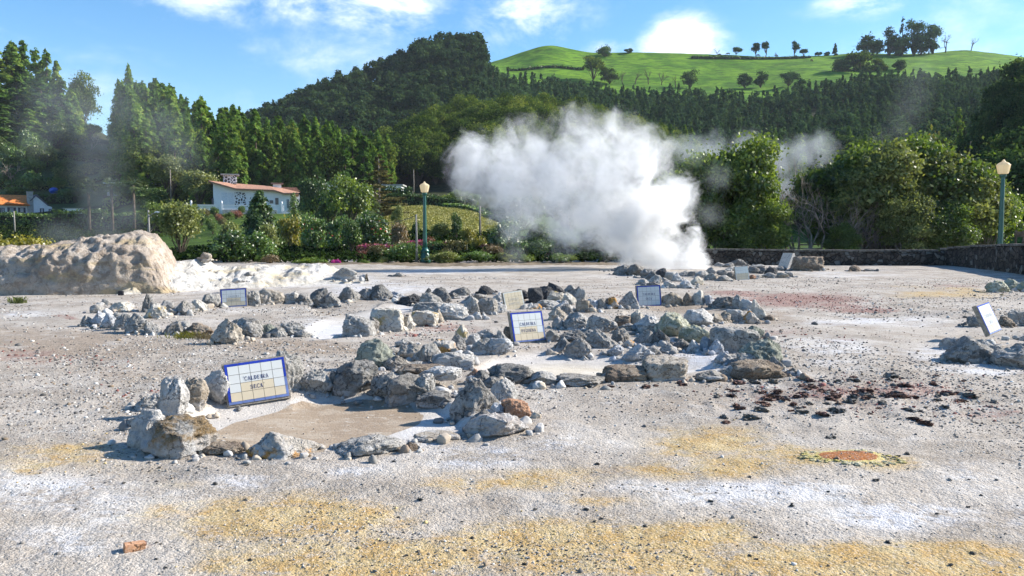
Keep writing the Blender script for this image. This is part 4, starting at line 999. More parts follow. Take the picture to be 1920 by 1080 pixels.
def tree_meshes(seed, kind, h=10, w=6, n_leaf=1500, size=.5, K=14, trunk=True, low=.25, cl=None, twig=0, flat=.75):
    """returns (trunk MB or None, crown arrays)"""
    r = np.random.default_rng(seed)
    tb = MB()
    if kind == 'broad':
        zc = h*(low+(1-low)*.5); rz = h*(1-low)*.5; rx = w*.5
        clr = cl or min(rx, rz)*.48
        pts, v, rnd, cs = clump_crown(r, K, rx-clr*.6, rz-clr*.5, zc, clr, n_leaf, size, flat, -.97 if low < .09 else -.5)
        pts[:, 2] = np.maximum(pts[:, 2], .05)
        if trunk:
            fork = h*low*.9; tr = h*.028
            lean = r.uniform(-.04, .04, 2)*h
            tb.tube([(0, 0, -.4), (lean[0]*.4, lean[1]*.4, fork*.5), (lean[0], lean[1], fork)], [tr*1.3, tr*1.05, tr*.85], 8)
            for k in range(min(len(cs), 22)):
                c_ = cs[k]; mid = ((lean[0]+c_[0])*.5+r.normal()*.2, (lean[1]+c_[1])*.5+r.normal()*.2, fork+(c_[2]-fork)*.45)
                tb.tube([(lean[0], lean[1], fork-.1), mid, (c_[0], c_[1], c_[2])], [tr*.55, tr*.32, tr*.08], 5)
                for j in range(twig):
                    e = c_[:3]+r.normal(size=3)*c_[3]*.6
                    tb.tube([mid, tuple((np.array(mid)+e)*.5+r.normal(size=3)*.08), tuple(e)], [tr*.16, tr*.1, tr*.03], 4)
        V = leaves(pts, v, size*r.uniform(.7, 1.3, n_leaf), rnd, r, .5 if size > .3 else .9)
    elif kind == 'conifer':
        z0 = h*low
        tb.tube([(0, 0, -.5), (0, 0, h*.5), (0, 0, h*.97)], [h*.018, h*.012, h*.003], 6)
        nb = K
        zt = z0+(h-z0)*r.random(nb)**.85
        azm = r.uniform(0, 2*PI, nb); t_ = (zt-z0)/(h-z0)
        L = w*.5*((1-t_)**.62*.92+.06)*r.uniform(.7, 1.18, nb)
        ci = r.choice(nb, n_leaf, p=L/L.sum()); s = r.random(n_leaf)**.5
        x = np.cos(azm[ci])*L[ci]*s; y = np.sin(azm[ci])*L[ci]*s
        z = zt[ci]+.12*L[ci]*s-.30*L[ci]*s**2*2.0
        pts = np.stack([x, y, z], 1)+r.normal(size=(n_leaf, 3))*np.array([.10, .10, .09])*w*.5*(.5+.5*(1-t_[ci]))[:, None]
        nv = np.stack([np.cos(azm[ci])*.7, np.sin(azm[ci])*.7, np.full(n_leaf, .6)], 1)
        rnd = np.clip(r.random(nb)[ci]*.5+r.random(n_leaf)*.5, 0, 1)
        V = leaves(pts, nv, size*r.uniform(.7, 1.3, n_leaf), rnd, r, .4, 1.9)
    elif kind == 'layered':
        tb.tube([(0, 0, -.5), (.1, 0, h*.5), (0, 0, h*.98)], [h*.02, h*.014, h*.003], 8)
        P_, N_, R_ = [], [], []
        for k in range(K):
            t_ = (k+r.uniform(-.3, .3))/K; z = h*(low+(1-low)*max(t_, 0))
            L = w*.5*(1-max(t_, 0))**.8*r.uniform(.6, 1.15)+.3; a = r.uniform(0, 2*PI)
            e = (math.cos(a)*L, math.sin(a)*L, z+.02*L)
            tb.tube([(0, 0, z-.15*L), (e[0]*.5, e[1]*.5, z-.02*L), e], [h*.006, h*.004, h*.0015], 4)
            m = max(int(n_leaf*L/(w*.5)/K*1.6), 8); s = r.uniform(.15, 1, m)**.7; sp_ = (1-s*.5)*L*.32
            side = r.uniform(-1, 1, m)
            P_.append(np.stack([e[0]*s-math.sin(a)*side*sp_, e[1]*s+math.cos(a)*side*sp_, z-.02*L+.1*r.normal(size=m)*.8], 1))
            N_.append(np.tile([0, 0, 1.0], (m, 1))); R_.append(np.clip(r.random()*.4+r.random(m)*.6, 0, 1))
        pts = np.concatenate(P_); V = leaves(pts, np.concatenate(N_), size*r.uniform(.6, 1.3, len(pts)), np.concatenate(R_), r, .75, 1.7)
    elif kind == 'bare':
        def grow(p, d_, L, rad, dep):
            q = p+d_*L; mid = p+d_*L*.5+Vector(r.normal(size=3))*L*.06
            tb.tube([p, mid, q], [rad, rad*.8, rad*.6], 5 if dep > 1 else 3)
            if dep == 0: return
            for k in range(3 if dep > 1 else 4):
                dd = (d_+Vector(r.normal(size=3))*.48+Vector((0, 0, .12))).normalized()
                grow(q if k < 2 else mid, dd, L*r.uniform(.55, .8), rad*.55, dep-1)
        n0 = 1 if low > 0 else 5
        for k in range(n0):
            d0 = Vector((r.normal()*.12, r.normal()*.12, 1)) if n0 == 1 else Vector((r.normal()*.5, r.normal()*.5, 1))
            grow(Vector((0, 0, -.2)), d0.normalized(), h*.33, h*(.034 if n0 == 1 else .013), 4)
        V = None
    return tb, V
def crown_mesh(name, V): return mesh_np(name, V[0], V[1], False, {'rnd': ('FACE', V[2])})
BARK = simple_mat('bark', (.10,.08,.06), .95, 0, .4, 3, .8, .1)
BARK_L = simple_mat('bark_grey', (.24,.21,.18), .95, 0, .35, 3, .8, .1)
TWIG = simple_mat('twig', (.30,.245,.20), .95, 0, .4, 3, .3, .1)
L_CON = leaf_mat('needles_conifer', (0.0484, 0.1000, 0.0234), (0.1218, 0.2183, 0.0450), (0.2898, 0.3692, 0.0738), .4, 0, .5)
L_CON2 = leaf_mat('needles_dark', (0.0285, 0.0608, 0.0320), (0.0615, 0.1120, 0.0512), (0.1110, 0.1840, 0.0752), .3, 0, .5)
L_BRD = leaf_mat('leaf_wood', (0.0340, 0.0609, 0.0169), (0.0919, 0.1431, 0.0327), (0.2144, 0.2504, 0.0652), .45, 0, .5)
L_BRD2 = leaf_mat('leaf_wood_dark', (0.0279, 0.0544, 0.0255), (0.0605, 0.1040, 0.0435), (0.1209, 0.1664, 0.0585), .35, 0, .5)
L_LAUR = leaf_mat('leaf_laurel', (.048,.078,.014), (.115,.178,.028), (.29,.37,.06), .5, .04, .25)
L_OLIV = leaf_mat('leaf_olive', (0.0731, 0.0924, 0.0359), (0.1752, 0.2070, 0.0731), (0.3533, 0.3726, 0.1242), .42, .02, .3)
L_SHRB = leaf_mat('leaf_shrub', (0.0391, 0.0759, 0.0138), (0.1035, 0.1932, 0.0299), (0.2484, 0.3588, 0.0552), .35, .06, .5)
L_BRIT = leaf_mat('leaf_bright', (.06,.11,.012), (.16,.24,.025), (.32,.36,.05), .4, .05, .3)
L_YELO = leaf_mat('leaf_yellow', (.13,.13,.015), (.26,.24,.03), (.42,.36,.05), .4, .05, .3)
L_DOME = leaf_mat('leaf_clipped', (.06,.065,.02), (.13,.12,.04), (.22,.17,.07), .2, .03, .4)
L_REDD = leaf_mat('leaf_reddish', (.10,.04,.03), (.24,.09,.06), (.36,.15,.09), .2, .03, .4)
L_HEDG = leaf_mat('leaf_hedge', (0.0312, 0.0612, 0.0175), (0.0737, 0.1313, 0.0312), (0.1925, 0.2800, 0.0525), .25, .03, .4)
L_PINK = leaf_mat('petal_pink', (.50,.03,.28), (.65,.06,.38), (.75,.15,.50), .3, .02, .2)
L_RED = leaf_mat('petal_red', (.45,.03,.04), (.60,.06,.07), (.65,.12,.12), .3, .02, .2)
L_DRY = leaf_mat('leaf_dry', (.14,.10,.06), (.24,.18,.10), (.34,.27,.16), .25, .03, .3)
L_DRY2 = leaf_mat('leaf_crop', (.15,.16,.04), (.30,.29,.09), (.46,.42,.18), .3, .02, .2)
L_PALM = leaf_mat('leaf_palm', (.03,.05,.012), (.07,.11,.025), (.15,.20,.06), .25, .08, .3)

# ---- woods: single mesh prototypes (crown and stem together, too far to show their parts apart)
def wood_proto(name, seed, kind, lm, **k):
    tb, V = tree_meshes(seed, kind, **k)
    nv = len(tb.v); quads_ = [f for f in tb.f if len(f) == 4]; mats = [1]*len(quads_)+[0]*len(V[1])
    VV = np.concatenate([np.array(tb.v), V[0]]); FF = np.concatenate([np.array(quads_), V[1]+nv])
    me = mesh_np(name, VV, FF, False, {'rnd': ('FACE', np.concatenate([np.full(len(quads_), .3), V[2]]))}, matidx=mats)
    me.materials.append(lm); me.materials.append(BARK)
    return me
CONS = [wood_proto('conifer', 300+i, 'conifer', L_CON, h=16, w=[6.4, 5.4, 7.4, 6.2, 5.8][i], n_leaf=5200, size=.36, K=[90, 76, 110, 96, 84][i], low=.04) for i in range(5)]
BRDS = [wood_proto('broadleaf_tree', 320+i, 'broad', L_BRD, h=13, w=[9, 8, 10, 8.5, 9.5][i], n_leaf=6500, size=.36, K=[18, 14, 24, 17, 28][i], low=.02, flat=.9) for i in range(5)]
def wood_array(kind_protos, u, d, s, r, lod=1.0):
    """many trees merged into one mesh"""
    Vs, Fs, Rs, Ms, n0 = [], [], [], [], 0
    arrs = []
    for V in kind_protos:
        arrs.append(V)
    for i in range(len(u)):
        V = arrs[i % len(arrs)]; a = r.uniform(0, 6.28); ca, sa = math.cos(a), math.sin(a)
        x, y, z = at(u[i], d[i], -.3)
        v = V[0]; sx = s[i]*r.uniform(.85, 1.15)
        Vs.append(np.stack([(v[:, 0]*ca-v[:, 1]*sa)*sx+x, (v[:, 0]*sa+v[:, 1]*ca)*sx+y, v[:, 2]*s[i]+z], 1))
        Fs.append(V[1]+n0); n0 += len(v)
        Rs.append(np.clip(V[2]+r.uniform(-.25, .25), 0, 1))
    return np.concatenate(Vs), np.concatenate(Fs), np.concatenate(Rs)
def scatter(n, poly, dfun, r, mind=None):
    """trees scattered in a polygon of (column, distance) with even ground density"""
    us = [p_[0] for p_ in poly]; ds = [p_[1] for p_ in poly]
    out_u, out_d = [], []
    xs, ys = [], []
    tries = 0
    while len(out_u) < n and tries < n*60:
        tries += 1
        d = math.sqrt(r.uniform(min(ds)**2, max(ds)**2)); u = r.uniform(min(us), max(us))
        ins = False; m = len(poly)
        for i in range(m):
            (x0, y0), (x1, y1) = poly[i], poly[(i+1) % m]
            if (y0 > d) != (y1 > d) and u < (x1-x0)*(d-y0)/(y1-y0)+x0: ins = not ins
        if not ins: continue
        x = (u-960)/F*d
        if mind and xs:
            if np.min((np.array(xs)-x)**2+(np.array(ys)-d)**2) < mind*mind: continue
        xs.append(x); ys.append(d); out_u.append(u); out_d.append(d)
    return np.array(out_u), np.array(out_d)
def place_wood(protos, name, u, d, s, r, label, cat, group, rot=True):
    for i in range(len(u)):
        me = protos[i % len(protos)]
        sx = s[i]*r.uniform(.9, 1.12)
        link(name, me, None, None, at(u[i], d[i], -.3), label, cat, group, rot=(r.normal()*.03, r.normal()*.03, r.uniform(0, 6.28)), scale=(sx, sx, s[i]))
r = np.random.default_rng(21)
# left conifer wood
polyL = [(262,167),(330,163),(450,163),(560,165),(640,167),(720,172),(745,215),(700,240),(560,240),(450,250),(330,285),(262,290),(235,270),(235,185)]
u, d = scatter(250, polyL, None, r, 3.9)
o_ = np.argsort(d); u, d = u[o_], d[o_]
s = r.uniform(.66, 1.18, len(u))*np.interp(u, [250, 330, 450, 600, 740], [1.12, 1.1, .98, .92, .82])
place_wood(CONS, 'conifer', u, d, s, r, "tall green conifer in the dense stand on the left hillside", 'conifer', 'conifers of the dense stand on the left hillside')
u, d = scatter(34, polyL, None, r, 8)
place_wood(BRDS[:3], 'leafy_tree', u, d, r.uniform(.8, 1.15, len(u)), r, "rounded leafy tree mixed into the conifer stand on the left hillside", 'tree', 'leafy trees mixed into the conifer stand')
# big trees at the top of the left slope
for (u_, row, w_, d_, k_) in [(-30,95,90,288,0),(8,85,70,285,1),(38,78,66,290,2),(60,70,50,292,3),(82,88,60,286,4),(102,92,52,284,0),(120,112,50,280,1),(0,150,90,262,2),(45,140,80,266,3),(90,150,76,266,4),(128,145,60,270,0),(20,205,80,250,1),(145,168,50,272,2),(66,200,70,254,3),(-60,120,90,280,0),(-90,160,100,262,1)]:
    z = H(u_, d_)[0]; top = row_z(row, d_); hh = top-z
    me = CONS[k_]
    link('dark_conifer', me, None, None, at(u_, d_, -.3), "large dark conifer crowding the top of the far left slope", 'conifer', 'large conifers at the top of the far left slope', rot=(0, 0, r.uniform(0, 6)), scale=(w_*d_/F/6.2, w_*d_/F/6.2, max(hh, 6)/16))
for (u_, row, w_, d_, lab) in [(165,137,44,290,"lone leafy tree in the dip of the left skyline, left of the taller stand"),(233,150,40,285,"dark tree at the left end of the conifer stand's skyline"),(253,122,44,270,"tallest bushy conifer standing above the left stand")]:
    z = H(u_, d_)[0]; hh = row_z(row, d_)-z
    link('skyline_tree', BRDS[4] if u_ < 200 else CONS[2], None, None, at(u_, d_, -.3), lab, 'tree', rot=(0, 0, 1.0*u_), scale=(w_*d_/F/7.5, w_*d_/F/7.5, hh/(13 if u_ < 200 else 16)))
# front spur of broadleaf trees
polyC = [(735,215),(800,205),(900,200),(1000,198),(1100,200),(1230,215),(1290,260),(1290,300),(1200,305),(1050,300),(950,300),(850,298),(760,290),(720,260)]
u, d = scatter(240, polyC, None, r, 4.6)
o_ = np.argsort(d); u, d = u[o_], d[o_]; s = r.uniform(.75, 1.15, len(u))
place_wood(BRDS, 'broadleaf_tree', u, d, s, r, "olive green bushy tree on the wooded spur behind the steam", 'tree', 'bushy trees of the wooded spur behind the steam')
# far woods: one object each
def proto_arrays(kind, n, seeds, **k):
    out = []
    for sd in seeds:
        tb, V = tree_meshes(sd, kind, **k); out.append((V[0], V[1], V[2]))
    return out
fb = proto_arrays('broad', 0, range(340, 346), h=12, w=8, n_leaf=560, size=.85, K=11, trunk=False, low=.05, flat=.95)
fc = proto_arrays('conifer', 0, range(350, 356), h=12, w=5, n_leaf=340, size=.78, K=44, low=.02)
polyB = [(430,330),(520,300),(620,285),(740,300),(830,320),(880,350),(895,420),(908,460),(908,505),(850,508),(700,500),(560,480),(440,470)]
u, d = scatter(1150, polyB, None, r, 4.4)
s = r.uniform(.7, 1.25, len(u))*np.where((u > 780) & (d > 450), 1.3, 1.0)
mix_ = fb+fc[:2]
VFR = wood_array(mix_, u, d, s, r)
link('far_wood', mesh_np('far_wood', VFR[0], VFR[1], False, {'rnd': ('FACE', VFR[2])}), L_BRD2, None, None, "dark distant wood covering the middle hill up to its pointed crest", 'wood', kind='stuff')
polyP = [(880,330),(1000,335),(1150,330),(1300,300),(1500,270),(1700,250),(1830,230),(1870,260),(1870,462),(1700,462),(1520,446),(1420,434),(1200,450),(1100,464),(960,466),(880,485)]
u, d = scatter(2300, polyP, None, r, 3.6)
# bare cut in the slope
km = ~((np.abs(u-1540) < 110) & (np.abs(d-392) < 12))
u, d = u[km], d[km]; s = r.uniform(.5, .95, len(u))
VFR = wood_array(fc+fb[:2], u, d, s, r)
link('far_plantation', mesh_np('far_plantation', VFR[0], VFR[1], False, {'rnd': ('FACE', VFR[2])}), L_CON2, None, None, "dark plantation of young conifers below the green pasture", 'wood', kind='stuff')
# lower right valley trees between the near trees and the plantation
polyV = [(1230,150),(1500,140),(1760,120),(1790,170),(1790,250),(1500,290),(1290,300),(1240,260)]
u, d = scatter(150, polyV, None, r, 5.5)
o_ = np.argsort(d); u, d = u[o_], d[o_]; s = r.uniform(.7, 1.05, len(u))
DK = []
for i in range(3):
    DK.append(wood_proto('valley_tree', 370+i, 'broad', L_BRD2, h=12, w=[8, 9, 8.5][i], n_leaf=5500, size=.36, K=20, low=.0, flat=.9))
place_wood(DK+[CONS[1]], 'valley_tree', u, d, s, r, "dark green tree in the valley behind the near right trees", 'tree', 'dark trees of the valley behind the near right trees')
# dark wooded slope at the right edge
polyE = [(1835,70),(1900,62),(2150,62),(2150,150),(1920,160),(1850,150),(1815,120),(1812,90)]
u, d = scatter(95, polyE, None, r, 4.2)
o_ = np.argsort(d); u, d = u[o_], d[o_]; s = r.uniform(.6, .95, len(u))*np.interp(d, [60, 150], [.75, 1.0])
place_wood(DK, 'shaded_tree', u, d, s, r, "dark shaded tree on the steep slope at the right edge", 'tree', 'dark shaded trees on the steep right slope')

for (u_, row, w_, d_, k_) in [(1862,128,50,150,0),(1885,105,60,160,1),(1915,92,70,165,2),(1945,88,70,160,0),(1840,200,50,120,1),(1875,170,60,125,2),(1915,160,60,120,0)]:
    z = H(u_, d_)[0]; hh = max(row_z(row, d_)-z, 5)
    link('shaded_tree', DK[k_], None, None, at(u_, d_, -.3), "tall dark tree against the sky at the top of the right edge slope", 'tree', 'tall dark trees at the top of the right edge slope', rot=(0, 0, u_), scale=(w_*d_/F/7.5, w_*d_/F/7.5, hh/12))
# ---- trees on the pasture skyline
def make_tree(name, seed, kind, lm, bark, **k):
    tb, V = tree_meshes(seed, kind, **k)
    root = link(name, None, None)
    child('trunk', tb.mesh('trunk', True), bark, root)
    if V is not None: child('crown', crown_mesh('crown', V), lm, root)
    return root
sk = np.random.default_rng(5)
def sky_tree(u_, top, base, w_, kind, lab, d_=598, seed=0, lm=None, **k):
    hh = (base-top)*d_/F; ww = w_*d_/F
    if kind == 'bare': root = make_tree('bare_tree', 400+seed, 'bare', None, BARK, h=hh*.85, low=1)
    else: root = make_tree('hilltop_tree', 400+seed, kind, lm or L_CON2, BARK, h=hh, w=ww, n_leaf=2000, size=max(.5, ww*.045), K=16 if kind == 'broad' else 36, low=k.get('low', .2))
    z = min(float(H(u_, d_)[0]), row_z(base, d_)+2)
    root.location = ((u_-960)/F*d_, d_, z-.4)
    tag(root, lab, 'tree')
sky_tree(1338,78,101,26,'bare',"leafless tree at the left end of the row on the skyline pasture",seed=1)
sky_tree(1373,82,99,20,'broad',"small round tree second in the row on the skyline pasture",seed=2)
sky_tree(1409,72,99,17,'broad',"left one of the two close tall trees on the skyline pasture",seed=3)
sky_tree(1427,67,98,15,'broad',"right one of the two close tall trees on the skyline pasture",seed=4)
sky_tree(1447,84,99,12,'bare',"tiny leafless tree right of the two close tall trees on the skyline",seed=5)
sky_tree(1480,71,100,18,'broad',"tall leaning tree left of the gap in the skyline row",seed=6)
sky_tree(1497,86,101,16,'broad',"low round tree touching the tall leaning skyline tree",seed=7,low=.2)
sky_tree(1525,97,106,16,'broad',"low bush-like tree in the dip of the skyline",seed=8,low=.1)
sky_tree(1540,100,108,14,'broad',"smallest bush-like tree beside the skyline conifer",seed=31,low=.05)
sky_tree(1555,84,107,12,'conifer',"single small conifer on the skyline left of the dark grove",seed=9,low=.1)
for i,(u_,tp,bs,w_,kd,lab) in enumerate([(1607,62,108,40,'bare',"leafless tree at the left side of the dark hilltop grove"),(1620,72,112,60,'broad',"low dark tree at the left foot of the hilltop grove"),(1656,42,110,30,'broad',"dark tree with a rounded top in the left half of the hilltop grove"),(1678,38,110,24,'conifer',"narrow dark tree in the middle of the hilltop grove"),
     (1700,31,110,44,'broad',"tallest dark tree of the hilltop grove"),(1733,46,108,40,'broad',"spreading dark tree right of the tallest in the hilltop grove"),(1758,53,104,40,'bare',"leafless spreading tree at the right end of the hilltop grove"),(1672,70,112,60,'broad',"low dark bushy tree under the narrow tree of the hilltop grove"),(1712,70,110,60,'broad',"low dark bushy tree at the right foot of the hilltop grove")]):
    sky_tree(u_,tp,bs,w_,kd,lab,seed=10+i,low=.0,d_=594)
sky_tree(1804,58,93,24,'bare',"lone leafless tree standing on the pasture right of the dark grove",seed=22)
sky_tree(1132,90,125,32,'broad',"dark round tree on the skyline above the pasture trees",seed=23,low=.2,d_=590)
sky_tree(1175,93,103,18,'broad',"small round bush on the skyline right of the green peak",seed=24,low=.05)
for i,(u_,tp,bs,w_,kd,lab,lm,d_) in enumerate([(1108,98,150,46,'broad',"rounded olive tree on the left of the pasture tree clump",L_BRD,525),(1140,118,152,44,'broad',"pale olive tree low in the pasture tree clump",L_BRD,520),(1165,112,150,30,'bare',"leafless slender tree beside the pasture tree clump",None,520),(1187,113,153,26,'bare',"second leafless slender tree on the lower pasture",None,520),
     (1212,116,154,24,'bare',"third leafless slender tree on the lower pasture",None,518),(1236,120,156,24,'bare',"fourth leafless slender tree on the lower pasture",None,515),(1288,120,160,34,'broad',"dark bush-like tree on the pasture right of the leafless trees",L_BRD2,510),(1262,126,158,16,'bare',"thin leafless tree rightmost of the slender ones on the lower pasture",None,512),
     (1600,100,158,70,'broad',"large round bush-like tree below the hilltop grove",L_BRD,520),(1572,112,152,44,'broad',"dark tree left of the large round one below the grove",L_BRD2,520),(1635,116,150,40,'broad',"yellowish bush-like tree right of the large round one below the grove",L_BRD,520),(1675,118,142,24,'broad',"small dark tree on the right pasture edge",L_BRD2,520),
     (1420,118,150,28,'broad',"grey-green tree at the lower edge of the cow pasture",L_BRD2,500),(1390,130,158,34,'broad',"dark spreading tree low on the cow pasture",L_BRD2,500),(1470,128,158,40,'broad',"small dark tree at the plantation's upper edge",L_CON2,490)]):
    sky_tree(u_,tp,bs,w_,kd,lab,seed=40+i,lm=lm,low=.08,d_=d_)
# cows
def cow_mesh():
    me = bpy.data.meshes.new('cow')
    pts = [((0,0,1.05),.36),((.5,0,1.08),.38),((-.55,0,1.08),.36),((-.85,0,1.1),.2),((.85,0,1.05),.24),((1.15,0,.8),.16),((1.38,0,.5),.15),((1.55,0,.35),.09),
           ((.62,.22,.55),.12),((.62,.22,0.02),.07),((.62,-.22,.55),.12),((.66,-.22,0.02),.07),((-.62,.22,.6),.15),((-.70,.22,.3),.08),((-.62,.22,0.02),.07),((-.62,-.22,.6),.15),((-.70,-.22,.3),.08),((-.62,-.22,0.02),.07),((-.98,0,.6),.04)]
    ed = [(0,1),(0,2),(2,3),(1,4),(4,5),(5,6),(6,7),(1,8),(8,9),(1,10),(10,11),(2,12),(12,13),(13,14),(2,15),(15,16),(16,17),(3,18)]
    me.from_pydata([p_[0] for p_ in pts], ed, []); o = bpy.data.objects.new('cow_tmp', me); COL.objects.link(o)
    o.modifiers.new('s', 'SKIN'); o.modifiers.new('b', 'SUBSURF').levels = 1
    for i, p_ in enumerate(pts): me.skin_vertices[0].data[i].radius = (p_[1], p_[1])
    me.skin_vertices[0].data[0].use_root = True
    dg = bpy.context.evaluated_depsgraph_get(); dg.update()
    m2 = bpy.data.meshes.new_from_object(o.evaluated_get(dg)); bpy.data.objects.remove(o); m2.name = 'cow'
    return m2
cm = cow_mesh(); cm.materials.append(simple_mat('cow_hide', (.05,.035,.03), .8))
for u_, row, a in [(1342,112,.3),(1358,109,2.8),(1413,113,.1),(1407,119,1.2),(1447,112,3.5),(1512,122,.6)]:
    # walk up the pasture until the row matches
    ds_ = np.linspace(505, 600, 60); zs = H(np.full(60, u_), ds_); rows_ = [540-F*0 for _ in ds_]
    pr = [436-(z-CAM_Z)*F/dd for z, dd in zip(zs, ds_)]
    k = int(np.argmin([abs(q_-row) for q_ in pr])); dd = ds_[k]
    link('cow', cm, None, None, ((u_-960)/F*dd, dd, float(zs[k])), "dark brown cow grazing on the far green pasture", 'cow', 'cows grazing on the far pasture', rot=(0, 0, a), scale=(1.25,1.25,1.25))

# ---- near right trees behind the stone wall
def near_tree(seed, h, w, lm, n_leaf, size, K, low, cl, twig=2, name='laurel_tree', bark=BARK_L):
    return make_tree(name, seed, 'broad', lm, bark, h=h, w=w, n_leaf=n_leaf, size=size, K=K, low=low, cl=cl, twig=twig, flat=.85)
T1 = near_tree(501, 7.6, 7.2, L_LAUR, 44000, .14, 70, .0, 1.05)
T2 = near_tree(502, 7.2, 6.2, L_OLIV, 30000, .14, 50, .0, .95)
T3 = near_tree(503, 7.0, 6.8, L_LAUR, 32000, .145, 50, .0, 1.0)
def put(root, u_, d_, s, lab, grp=None, rz=0.0, first=False, cat='tree', sx=None, dz=-.1):
    o = root if first else copy_tree(root)
    o.location = at(u_, d_, dz); o.rotation_euler = (0, 0, rz); o.scale = ((sx or s), (sx or s), s)
    tag(o, lab, cat, grp); return o
NB = 'leafy trees behind the stone wall'
put(T1, 1372, 50, 1.08, "large rounded leafy tree behind the wall, nearest to the steam", NB, .4, True, sx=1.0)
put(T1, 1425, 48, .58, "low leafy tree at the right foot of the large rounded one", NB, 2.4, sx=.62)
put(T1, 1300, 51, .80, "leafy tree half hidden by steam left of the large rounded one", NB, 4.0, sx=.8)
put(T3, 1250, 53, .78, "leafy tree deepest in the steam at the left end of the bank", NB, 5.0, sx=.72)
put(T2, 1585, 56, .78, "thin olive tree behind the leafless bush", NB, 0, True)
put(T3, 1610, 53, 1.16, "leafy tree with a domed top in the middle of the bank", NB, 1.0, True)
put(T2, 1655, 50, 1.10, "olive tree with visible limbs right of the domed leafy tree", NB, 2.0)
put(T3, 1722, 52, 1.20, "tallest leafy tree of the bank, left of the right lamp post", NB, 3.3)
put(T2, 1790, 50, 1.0, "olive leafy tree just left of the right lamp post", NB, 4.4)
put(T3, 1850, 51, .82, "leafy tree reaching behind the right lamp post", NB, 5.2, sx=.72)
put(T2, 1700, 47.5, .62, "low leafy tree in front of the tallest one of the bank", NB, .9)
put(T3, 1580, 47.5, .36, "low leafy tree close behind the wall in the middle of the bank", NB, 5.9)
put(T3, 1780, 47.2, .55, "low leafy tree close behind the wall near the corner", NB, 1.7)
BB = make_tree('bare_bush', 520, 'bare', None, TWIG, h=5.6, low=0)
put(BB, 1530, 48.6, 1.15, "large leafless twiggy bush between the leafy trees", None, 0, True, cat='bush')
put(BB, 1495, 56, 1.4, "leafless pale bush showing above the gap in the bank", None, 2.0, cat='bush')
put(BB, 1600, 49, .85, "smaller leafless bush in front of the domed leafy tree", None, 4.0, cat='bush')
Y1 = near_tree(530, 7.0, 3.4, L_YELO, 3500, .26, 9, .2, .85, 1, 'yellow_tree')
put(Y1, 1552, 66, 1.05, "bright yellow-green tree top behind the leafless bush", None, 0, True)
put(Y1, 1745, 118, 2.1, "yellow-green pointed tree on the slope behind the bank", None, 2.0, sx=1.3)

# ---- garden plants at the left and middle
def shrub_proto(name, seed, lm, w, h, n_leaf, size, K, low=.0, cl=None, extra=None, twig=0, flat=.85):
    r_ = np.random.default_rng(seed)
    clr = cl or min(w, h)*.25
    rx, rz = w*.5, h*.5
    pts, v, rnd, cs = clump_crown(r_, K, max(rx-clr*.7, .05), max(rz-clr*.5, .05), h*.5, clr, n_leaf, size, flat, -.95)
    pts[:, 2] = np.abs(pts[:, 2])
    V = leaves(pts, v, size*r_.uniform(.7, 1.3, n_leaf), rnd, r_)
    root = link(name, None, None)
    tb = MB()
    for k in range(min(K, 9)):
        c_ = cs[k]; tb.tube([(0, 0, -.1), (c_[0]*.4, c_[1]*.4, c_[2]*.5), tuple(c_[:3])], [w*.02, w*.013, w*.005], 5)
    child('stem', tb.mesh('stem'), BARK, root)
    child('foliage', crown_mesh('foliage', V), lm, root)
    if extra:
        lm2, m, sz, ztop = extra
        ii = r_.choice(len(pts), m); pp = pts[ii]+v[ii]*size*.5
        pp = pp[pp[:, 2] > h*ztop]; vv_ = leaves(pp, np.tile([0, 0, 1.0], (len(pp), 1)), sz, r_.random(len(pp)), r_, .6, 1.1)
        child('blossom', crown_mesh('blossom', vv_), lm2, root)
    return root
SH = {
 'leafy': shrub_proto('leafy_shrub', 600, L_SHRB, 2, 1.6, 3800, .085, 18),
 'round': shrub_proto('round_shrub', 601, L_SHRB, 2, 1.6, 3600, .06, 26, cl=.42),
 'dome':  shrub_proto('clipped_shrub', 602, L_DOME, 2, 1.3, 3600, .05, 40, cl=.36),
 'red':   shrub_proto('reddish_shrub', 603, L_REDD, 2, 1.2, 2400, .06, 30, cl=.34),
 'bright':shrub_proto('bright_shrub', 604, L_BRIT, 2, 1.5, 3000, .075, 18),
 'olive': shrub_proto('olive_shrub', 605, L_OLIV, 2, 1.6, 3200, .075, 16),
 'dry':   shrub_proto('dry_shrub', 606, L_DRY, 2, 1.5, 2200, .07, 14),
 'yellow':shrub_proto('yellow_shrub', 607, L_YELO, 2, 1.6, 3000, .08, 16),
 'camel': shrub_proto('camellia', 608, L_SHRB, 2, 1.8, 3800, .085, 20, extra=(L_RED, 70, .12, .3)),
 'dark':  shrub_proto('dark_shrub', 610, L_HEDG, 2, 1.7, 3200, .08, 18),
 'pinktop': shrub_proto('pink_azalea', 611, L_PINK, 2, .7, 2200, .08, 22, cl=.25),
}
used_sh = set()
WORD = {'leafy':'green leafy','round':'dense green rounded','dome':'clipped olive-brown','red':'reddish brown clipped','bright':'bright green','olive':'olive green','dry':'brownish dry','yellow':'yellow-green','camel':'red-flowering green','azal':'pink-topped clipped','dark':'dark green','pinktop':'flat pink-flowering'}
